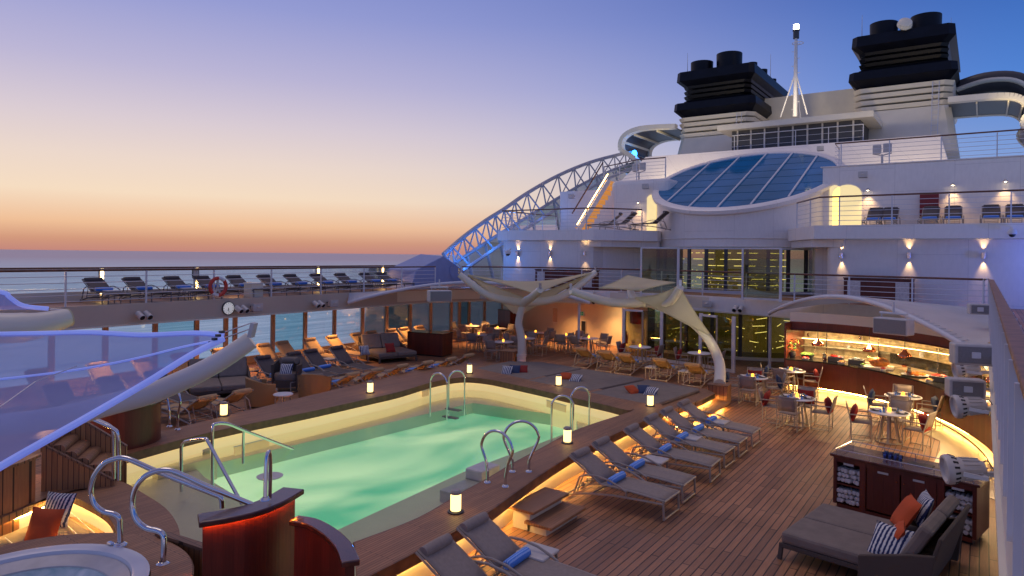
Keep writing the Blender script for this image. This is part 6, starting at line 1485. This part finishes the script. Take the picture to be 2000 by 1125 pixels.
omega(G(876, 793, .13), G(907, 790, .13), 1.0, 0.2, 'right arched ladder rail at the far left pool corner', gO, False, foot=.3)
omega(G(250, 846, .55), G(269, 856, .55), 0.92, 0.32, 'left looping grab rail on the port coping under the boom', gO)
omega(G(331, 833, .55), G(347, 839, .55), 0.92, 0.32, 'right looping grab rail on the port coping under the boom', gO)
# in-water details
p = G(527, 931, 0.30); t = empty('water_table', 'small round blue grey table standing in the pool water', 'pool table', p)
MB().lathe([(0.001, 0), (0.23, 0), (0.24, 0.015), (0.001, 0.02)], n=28).build('disc', 'grey', t, smooth=True); MB().tube([(0, 0, -0.6), (0, 0, 0)], 0.03, 8).build('stem', 'steel', t)
p = G(318, 868, 0.3); t = empty('pool_entry_steps', 'pale pool entry steps with dark treads against the left coping', 'pool steps', (p.x+0.35, p.y, 0))
for k in range(3): MB().box(0.35*k-.2, 0, 0.33-0.13*k-0.3, 0.36, 1.5-0.1*k, 0.6).build('step', 'shelf', t, bevel=0.02)
MB().box(-0.2, 0.0, 0.345, 0.34, 1.45, 0.02).build('tread', 'coping', t)
p = G(955, 915, 0.30); t = empty('pool_corner_block', 'white corner block inside the pool beside the right grab rails', 'pool block', (p.x-0.15, p.y, 0))
MB().box(0, 0, 0.0, 0.42, 0.6, 0.64).build('block', 'grey', t, bevel=0.03); MB().box(0, -0.7, -0.06, 0.36, 0.8, 0.36).build('lower_step', 'grey', t, bevel=0.02)
p = G(887, 794, WL+0.01); t = empty('ladder_treads', 'dark ladder treads in the water at the far left corner', 'pool ladder', p)
for k in range(2): MB().box(0.05, -0.1-0.12*k, -0.06-0.2*k, 0.5, 0.16, 0.03).build('tread', 'dark', t)
# wooden steps over the right coping
t = empty('wooden_steps', 'two teak steps with glowing base up to the right coping', 'steps', (-6.0, 9.85, 0))
MB().box(-0.17, 0, 0.335, 0.50, 1.15, 0.05).build('tread', 'coping', t, bevel=0.008); MB().box(0.16, 0, 0.16, 0.52, 1.15, 0.05).build('tread', 'coping', t, bevel=0.008)
MB().box(-0.2, 0, 0.155, 0.34, 1.0, 0.30).build('riser_box', 'cream', t); MB().box(0.10, 0, 0.065, 0.36, 1.0, 0.13).build('riser_box', 'cream', t)

# ================================================================== fittings on the fascias and walls
def horn(p, rz, label, s=1.0):
    global hn0
    if hn0 is None:
        t = hn0 = empty('horn_speaker', label, 'loudspeaker', p, rz); t['group'] = 'horn loudspeakers on the deck edges'
        vs = [(-.1, 0.16, -.07), (.1, 0.16, -.07), (.1, 0.16, .07), (-.1, 0.16, .07), (-.2, -.14, -.14), (.2, -.14, -.14), (.2, -.14, .14), (-.2, -.14, .14)]
        MB().add(vs, [(0, 1, 2, 3), (4, 7, 6, 5), (0, 4, 5, 1), (1, 5, 6, 2), (2, 6, 7, 3), (3, 7, 4, 0)]).build('horn', 'grey', t, bevel=0.01)
        MB().box(0, -0.142, 0, 0.35, 0.012, 0.23).build('mouth', 'blackcan', t)
        MB().lathe([(0.001, 0), (0.075, 0), (0.06, 0.03), (0.001, 0.05)], n=16).build('driver', 'grey', t).location = (0, -0.15, 0)
        kids(t)[-1].rotation_euler = (PI/2, 0, 0)
        MB().bar((0, 0.14, 0), (0, 0.34, 0.02), 0.05).build('bracket', 'dark', t)
    else: t = copy_tree(hn0, p, rz, label)
    return t
hn0 = None
def twin(p, rz, label):
    global tw0
    if tw0 is None:
        t = tw0 = empty('spot_fixture', label, 'spotlight', p, rz); t['group'] = 'small cylinder spotlights on the deck edges'
        for x in (-0.12, 0.12):
            b_ = MB().lathe([(0.001, -.16), (0.09, -.16), (0.10, 0.16), (0.085, 0.17), (0.08, 0.12), (0.001, .12)], n=16).build('cylinder_lamp', 'grey', t, smooth=True); b_.location = (x, -0.05, 0); b_.rotation_euler = (math.radians(115), 0, 0)
            l_ = MB().lathe([(0.001, 0), (0.078, 0)], n=14).build('lens', 'blackcan', t); l_.location = (x, -0.05-0.135, -0.062); l_.rotation_euler = (math.radians(115), 0, 0)
        MB().bar((0, 0.02, 0.02), (0, 0.26, 0.04), 0.06).build('bracket', 'dark', t)
    else: copy_tree(tw0, p, rz, label)
tw0 = None
XPf = XPt+0.06
for px, py, lb in ((500, 600, 'horn loudspeaker on the port fascia just right of the clock'), (649, 592, 'horn loudspeaker on the port fascia left of the arched canopy')):
    q = PX(px, py, XPf+0.28); horn(q, PI/2, lb)
for px, py, lb in ((280, 616, 'cylinder spotlights on the port fascia far left of the clock'), (471, 604, 'cylinder spotlights on the port fascia beside the clock'), (621, 594, 'cylinder spotlights left of the port arched canopy')):
    twin(PX(px, py, XPf+0.22), PI/2, lb)
def ondeck(px, py, off=0.3):           # on the forward fascia
    best = None
    for i in range(len(ed)-1):
        for k in range(5):
            p = ed[i]+(ed[i+1]-ed[i])*(k/5)
            if p.y < 26: continue
            dd_ = p.x*FW[0]+p.y*FW[1]; ll = p.x*RT[0]+p.y*RT[1]; a_ = _n(px, py)[0]
            e_ = abs(ll/dd_-a_)
            if best is None or e_ < best[0]: best = (e_, dd_)
    q = PD(px, py, best[1]-off); return q
horn(ondeck(1382, 593), 0.1, 'horn loudspeaker on the forward fascia right of the right sail'); horn(PD(945, 577, 29.5), 0.9, 'horn loudspeaker under the port canopy right end'); horn(PD(1811, 632, 22.5), -0.4, 'horn loudspeaker under the buffet canopy behind the white speaker')
twin(ondeck(1442, 603), 0, 'cylinder spotlights on the forward fascia right of its horn loudspeaker'); twin(ondeck(1158, 588), 0, 'cylinder spotlights on the forward fascia between the two sails'); twin(ondeck(1232, 583), 0, 'cylinder spotlights on the forward fascia under the blue sail panel')
horn(PY(1686, 341, 35.2), 0, 'horn loudspeaker on the white wall over the arched doorway'); horn(PD(1603, 290, 41.0), 0, 'horn loudspeaker behind the right end of the skylight')
horn(PY(1262, 364, 35.5), 0, 'horn loudspeaker on the wall left of the skylight'); horn(PY(1117, 383, 37.6), 0, 'horn loudspeaker beside the lit stair')
def hung(p, rz, label, s=1.0):
    t = empty('hanging_speaker', label, 'loudspeaker', p, rz); t['group'] = 'white box loudspeakers hung under the canopies'
    MB().box(0, 0, 0, 0.86*s, 0.42*s, 0.42*s).build('cabinet', 'grey', t, bevel=0.03); MB().box(0, -0.215*s, 0, 0.80*s, 0.012, 0.36*s).build('grille', 'grille', t, bevel=0.005)
    MB().tube([(-0.35*s, 0, .33*s), (.35*s, 0, .33*s)], 0.03, 8).build('hanger_bar', 'railw', t)
    for x in (-.3, .3): MB().tube([(x*s, 0, .18*s), (x*s, 0, .33*s)], .012, 5).build('hanger', 'railw', t)
    MB().tube([(0, 0, .33*s), (0, 0, .62*s)], 0.03, 8).build('drop_pole', 'railw', t)
hung(PD(1745, 637, 17.6), -0.35, 'large white box loudspeaker hanging below the buffet canopy'); hung(PD(858, 578, 25.6), 1.0, 'white box loudspeaker hanging below the port arched canopy')
# clock
q = PX(446, 602, XPf); t = empty('wall_clock', 'round white wall clock on the port deck fascia', 'clock', q, PI/2)
for prof_, nm_, mt_ in (([(0.24, -0.10), (0.24, 0.02), (0.215, 0.03), (0.215, 0.0)], 'case', 'dark'), ([(0.001, 0.012), (0.215, 0.012)], 'face', 'clockface')):
    o = MB().lathe(prof_, n=32).build(nm_, mt_, t); o.rotation_euler = (PI/2, 0, 0)
mk_ = MB()
for k in range(12):
    a = 2*PI*k/12; mk_.bar((0.16*math.sin(a), -0.018, 0.16*math.cos(a)), (0.195*math.sin(a), -0.018, 0.195*math.cos(a)), 0.012, 0.004, up=(0, 1, 0))
mk_.build('hour_marks', 'blackcan', t)
MB().bar((0, -0.022, 0.02), (0.02, -0.022, -0.15), 0.012, 0.004, up=(0, 1, 0)).build('minute_hand', 'blackcan', t); MB().bar((0, -0.022, 0.02), (-0.03, -0.022, -0.10), 0.018, 0.004, up=(0, 1, 0)).build('hour_hand', 'blackcan', t)
# lifebuoy
q = PX(426, 560, XPt+0.08); t = empty('lifebuoy', 'red and white lifebuoy hanging on the port upper railing', 'lifebuoy', q, PI/2)
for k in range(8):
    a0 = 2*PI*k/8; MB().tube([(0.30*math.cos(a0+PI/4*i/6), 0, 0.30*math.sin(a0+PI/4*i/6)) for i in range(7)], 0.062, 10).build('float_segment' , 'lifered' if k % 4 != 1 else 'tabletop', t, smooth=True)
MB().bar((0, 0.03, 0.35), (0, 0.03, -0.05), 0.07, 0.04, up=(0, 1, 0)).build('holder', 'grey', t); MB().bar((0, 0.03, -0.05), (-.16, 0.03, -.36), 0.05, 0.03, up=(0, 1, 0)).build('holder_leg', 'grey', t); MB().bar((0, 0.03, -0.05), (.16, 0.03, -.36), 0.05, 0.03, up=(0, 1, 0)).build('holder_leg', 'grey', t)
t = empty('info_panel', 'small dark sign panel on the port railing left of the lifebuoy', 'sign', PX(382, 533, XPt-0.1)); MB().box(0, 0, 0, 0.04, 0.24, 0.26).build('panel', 'dark', t); MB().box(0.024, 0, 0, 0.006, 0.19, 0.21).build('screen', 'grey', t)
t = empty('life_locker', 'beige locker box beside the upper deck loungers', 'locker', (XPt-0.4, PX(495, 575, XPt-0.4).y, Z2)); MB().box(0, 0, 0.26, 0.5, 0.5, 0.52).build('box', 'cream', t, bevel=0.03); MB().box(0, 0, 0.54, 0.54, 0.54, 0.05).build('lid', 'cream', t, bevel=0.02)
# white floodlights on the starboard edge
def flood(p, rz, pitch, label, s=1.0):
    t = empty('white_floodlight', label, 'floodlight', p, rz, 'large white floodlights on the right deck edge')
    h = MB().lathe([(0.001, -0.20), (0.075, -0.20), (0.10, -0.15), (0.115, 0.0), (0.135, 0.07), (0.155, 0.10), (0.165, 0.16), (0.155, 0.19), (0.13, 0.195), (0.12, 0.16), (0.001, .15)], n=26).build('housing', 'grey', t, smooth=True); h.rotation_euler = (0, -PI/2-pitch, 0)
    d_ = Vector((-math.cos(pitch), 0, -math.sin(pitch))); u_ = Vector((-math.sin(pitch), 0, math.cos(pitch))); v_ = Vector((0, 1, 0))
    for k in range(16):
        a = 2*PI*k/16; r_ = u_*math.cos(a)+v_*math.sin(a); MB().bar(d_*0.075+r_*0.142, d_*0.125+r_*0.163, 0.022, 0.008, up=tuple(r_)).build('vent_slot', 'blackcan', t)
    fin = MB()
    for k in range(14):
        a = 2*PI*k/14; r_ = u_*math.cos(a)+v_*math.sin(a); fin.bar(d_*-0.15+r_*0.105, d_*0.02+r_*0.122, 0.008, 0.022, up=tuple(r_))
    fin.build('cooling_fins', 'grey', t)
    for s_ in (-1, 1): MB().bar(v_*0.18*s_+d_*0.06, v_*0.18*s_-d_*0.16-Vector((0, 0, .06)), 0.02, 0.045).build('yoke_arm', 'railw', t)
    MB().bar(-d_*0.16-Vector((0, 0, .06))+v_*0.18, -d_*0.16-Vector((0, 0, .06))-v_*0.18, 0.04).build('yoke_bridge', 'railw', t); MB().bar(-d_*0.16-Vector((0, 0, .06)), Vector((max(0.12, (XS-p[0])/s-0.03), 0, -0.03)), 0.05).build('wall_bracket', 'grey', t)
    MB().tube(smoothpl([Vector((0.15, 0, .04)), Vector((.24, .05, .10)), Vector((0.3, .05, 0.02)), Vector((max(0.12, (XS-p[0])/s-0.03), 0.05, -0.05))], 4), 0.007, 5).build('cable', 'dark', t)
    t.scale = (s, s, s)
flood(PD(1882, 916, 7.55), 0.35, 0.12, 'nearest large white floodlight on the right deck edge'); flood(PD(1893, 793, 10.9), 0.35, 0.12, 'second white floodlight on the right deck edge', 1.15); flood(PD(1888, 722, 14.6), 0.35, 0.15, 'third white floodlight below the box loudspeaker', 1.2)
def boxspk(p, s, label):
    t = empty('box_speaker', label, 'loudspeaker', p, 0.3, 'box loudspeakers on the right deck edge')
    MB().box(-0.1, 0, 0, 0.62*s, 0.34*s, 0.36*s).build('cabinet', 'grey', t, bevel=0.03); MB().box(-0.1, -0.175*s, 0, 0.52*s, 0.014, 0.28*s).build('back_plate', 'grille', t, bevel=0.01); MB().box(-0.1, -0.19*s, 0.0, 0.14, 0.03, 0.11).build('terminal_box', 'railw', t, bevel=.01)
    MB().bar((0, -0.1, 0.02), (0.4, -0.1, 0.02), 0.035).build('mount_arm', 'grey', t)
boxspk(PD(1912, 692, 12.2), 1.05, 'white box loudspeaker seen from behind on the right edge'); boxspk(PD(1897, 758, 12.6), 0.95, 'white box loudspeaker just above the second floodlight'); boxspk(PD(1920, 604, 17.5), 0.75, 'small grey box fixture at the corner of the right railing')
# cameras
for q, lb, s in ((PY(1977, 455, 29.5), 'white dome security camera on the third deck ledge', 1), (PD(992, 494, 33.0), 'white security camera at the left end of the third deck ledge', 0.8)):
    t = empty('security_camera', lb, 'security camera', q); MB().lathe([(0.001, 0.15), (0.09, 0.14), (0.14, 0.05), (0.14, -0.03), (0.10, -0.05)], n=18).build('housing', 'railw', t, smooth=True)
    MB().ball((0, 0, -0.06), 0.10, 0.10, 0.09, 14, 8).build('dome', 'blackcan', t, smooth=True); MB().bar((0, 0, .1), (0, 0.25, .2), 0.05).build('arm', 'railw', t)
# restaurant wall fittings
def onwall(px, py):
    for a_, b_ in zip(fw_[:-1], fw_[1:]):
        dx, dy, bb = _r(px, py); ex, ey = b_.x-a_.x, b_.y-a_.y; det = dx*(-ey)+ex*dy
        tt = (a_.x*(-ey)+ex*a_.y)/det; uu = (dx*a_.y-dy*a_.x)/det
        if -0.05 <= -uu*-1 <= 1.05 or 0 <= uu <= 1.02: return Vector((dx*tt, dy*tt, CH-bb*tt)), math.atan2(ey, ex)
    return PD(px, py, 34), 0
def plate(px, py, w, h, name, label, cat, mtl, frame=None):
    q, an = onwall(px, py); t = empty(name, label, cat, q+Vector((0, -0.08, 0)), an)
    MB().box(0, 0, 0, w, 0.05, h).build('panel', mtl, t)
    if frame: MB().box(0, 0.01, 0, w+0.06, 0.04, h+0.06).build('frame', frame, t)
    return t
plate(1086, 615, 0.36, 0.78, 'wall_panel', 'small framed brown panel on the cream restaurant wall', 'picture', 'frameo', 'cream')
t = plate(1137, 612, 0.42, 0.22, 'exit_sign', 'green and white emergency exit sign on the restaurant wall', 'sign', 'tabletop')
M['signgreen'] = mat('sign_green', (0.01, 0.22, 0.08, 1), emis=(0.0, 0.5, 0.2, 1), estr=0.15)
MB().box(-0.1, -0.03, 0, 0.17, 0.012, 0.17).build('green_field', 'signgreen', t); MB().box(0.11, -0.03, 0, 0.15, 0.012, 0.17).build('green_field', 'signgreen', t)
fg = MB(); fg.ball((-0.09, -0.042, 0.05), .018, .006, .018, 8, 5); fg.bar((-0.09, -0.042, 0.03), (-0.11, -0.042, -0.02), .025, .006, up=(0, 1, 0)); fg.bar((-0.11, -0.042, -0.02), (-0.07, -0.042, -0.07), .014, .006, up=(0, 1, 0)); fg.bar((-0.11, -0.042, -0.02), (-0.15, -0.042, -0.06), .014, .006, up=(0, 1, 0)); fg.bar((-0.13, -0.042, 0.01), (-0.05, -0.042, 0.01), .012, .006, up=(0, 1, 0)); fg.build('running_figure', 'tabletop', t)
ar = MB(); ar.bar((0.05, -0.042, 0), (0.14, -0.042, 0), .02, .006, up=(0, 1, 0)); ar.add([(0.13, -.045, .05), (0.175, -.045, 0), (0.13, -.045, -.05)], [(0, 1, 2)]); ar.build('arrow', 'tabletop', t)
plate(1141, 652, 0.32, 1.35, 'narrow_door', 'narrow dark glazed door beside the exit sign', 'door', 'blackcan', 'grey')
q, an = onwall(1213, 614); 
t = empty('fire_cabinet', 'dark red fire hose cabinet left of the glass doors', 'fire cabinet', (-13.75, 30.55, 1.6), an); MB().box(0, -0.05, 0, 0.52, 0.24, 0.66).build('cabinet', 'redbox', t, bevel=0.015); MB().box(0, -0.175, 0, 0.44, 0.015, 0.58).build('door', 'redbox', t, bevel=.005)
t = empty('fire_extinguisher', 'red fire extinguisher standing by the wall near the glass doors', 'fire extinguisher', (-14.35, 30.7, 0.25)); MB().lathe([(0.001, 0), (0.085, 0), (0.085, 0.42), (0.05, 0.5), (0.025, 0.52), (0.001, 0.52)], n=16).build('cylinder', 'redbox', t, smooth=True); MB().box(0, 0, 0.56, 0.10, 0.05, 0.08).build('valve', 'blackcan', t); MB().tube([(0.02, 0, .56), (.12, 0, .5), (.11, 0, .2)], .012, 6).build('hose', 'blackcan', t)
p0, p1 = PY(1797, 395, 35.5), PY(1834, 395, 35.5); t = empty('red_locker', 'dark red fire locker on the third deck wall behind the loungers', 'fire cabinet', ((p0.x+p1.x)/2, 35.4, Z3+0.55)); MB().box(0, 0, 0.5, p1.x-p0.x, 0.25, 1.05).build('cabinet', 'redbox', t, bevel=.015); MB().box(0, -.13, .5, (p1.x-p0.x)*.85, .012, .9).build('door', 'redbox', t)
# extra warm lights that the photograph shows as glow
lamp('AREA', 'platform_glow', (-6.3, 18.4, 0.25), 8, WARM, 0.3, target=(-5.2, 18.4, 0), sx=0.1, sy=2.5)
for p in (G(1091, 753, .8), G(1270, 793, .8), G(723, 767, .8), G(1108, 865, .8), G(890, 1000, .8)): pass

M['mosaic'] = planks('tan_mosaic_tile', (0.55, 0.34, 0.12, 1), (0.42, 0.26, 0.09, 1), (0.7, 0.6, 0.4, 1), w=0.04, length=0.05, mortar=0.006, axis='Z')
M['mosaic'].node_tree.nodes['Principled BSDF'].inputs['Emission Color'].default_value = (1.0, 0.62, 0.2, 1); M['mosaic'].node_tree.nodes['Principled BSDF'].inputs['Emission Strength'].default_value = 0.32  # added glow brightens the marker panels
for px, py, rz_, lb in ((491, 873, 0.0, 'tan mosaic depth marker panel on the left pool wall'), (1088, 793, PI/2-0.35, 'tan mosaic depth marker panel on the far pool wall'), (830, 768, 0.0, 'small tan mosaic panel on the left pool wall near the ladder')):
    p = G(px, py, 0.27); t = empty('depth_marker', lb, 'pool marker', (p.x+(0.02 if rz_ == 0 else 0), p.y-(0 if rz_ == 0 else .05), 0.27), rz_, 'mosaic depth markers on the pool walls')
    MB().box(0, 0, 0, 0.02, 0.85 if px != 830 else .3, 0.18).build('panel', 'mosaic', t); MB().box(0, 0, 0.10, 0.026, 0.88 if px != 830 else .33, 0.015).build('trim', 'shelf', t)
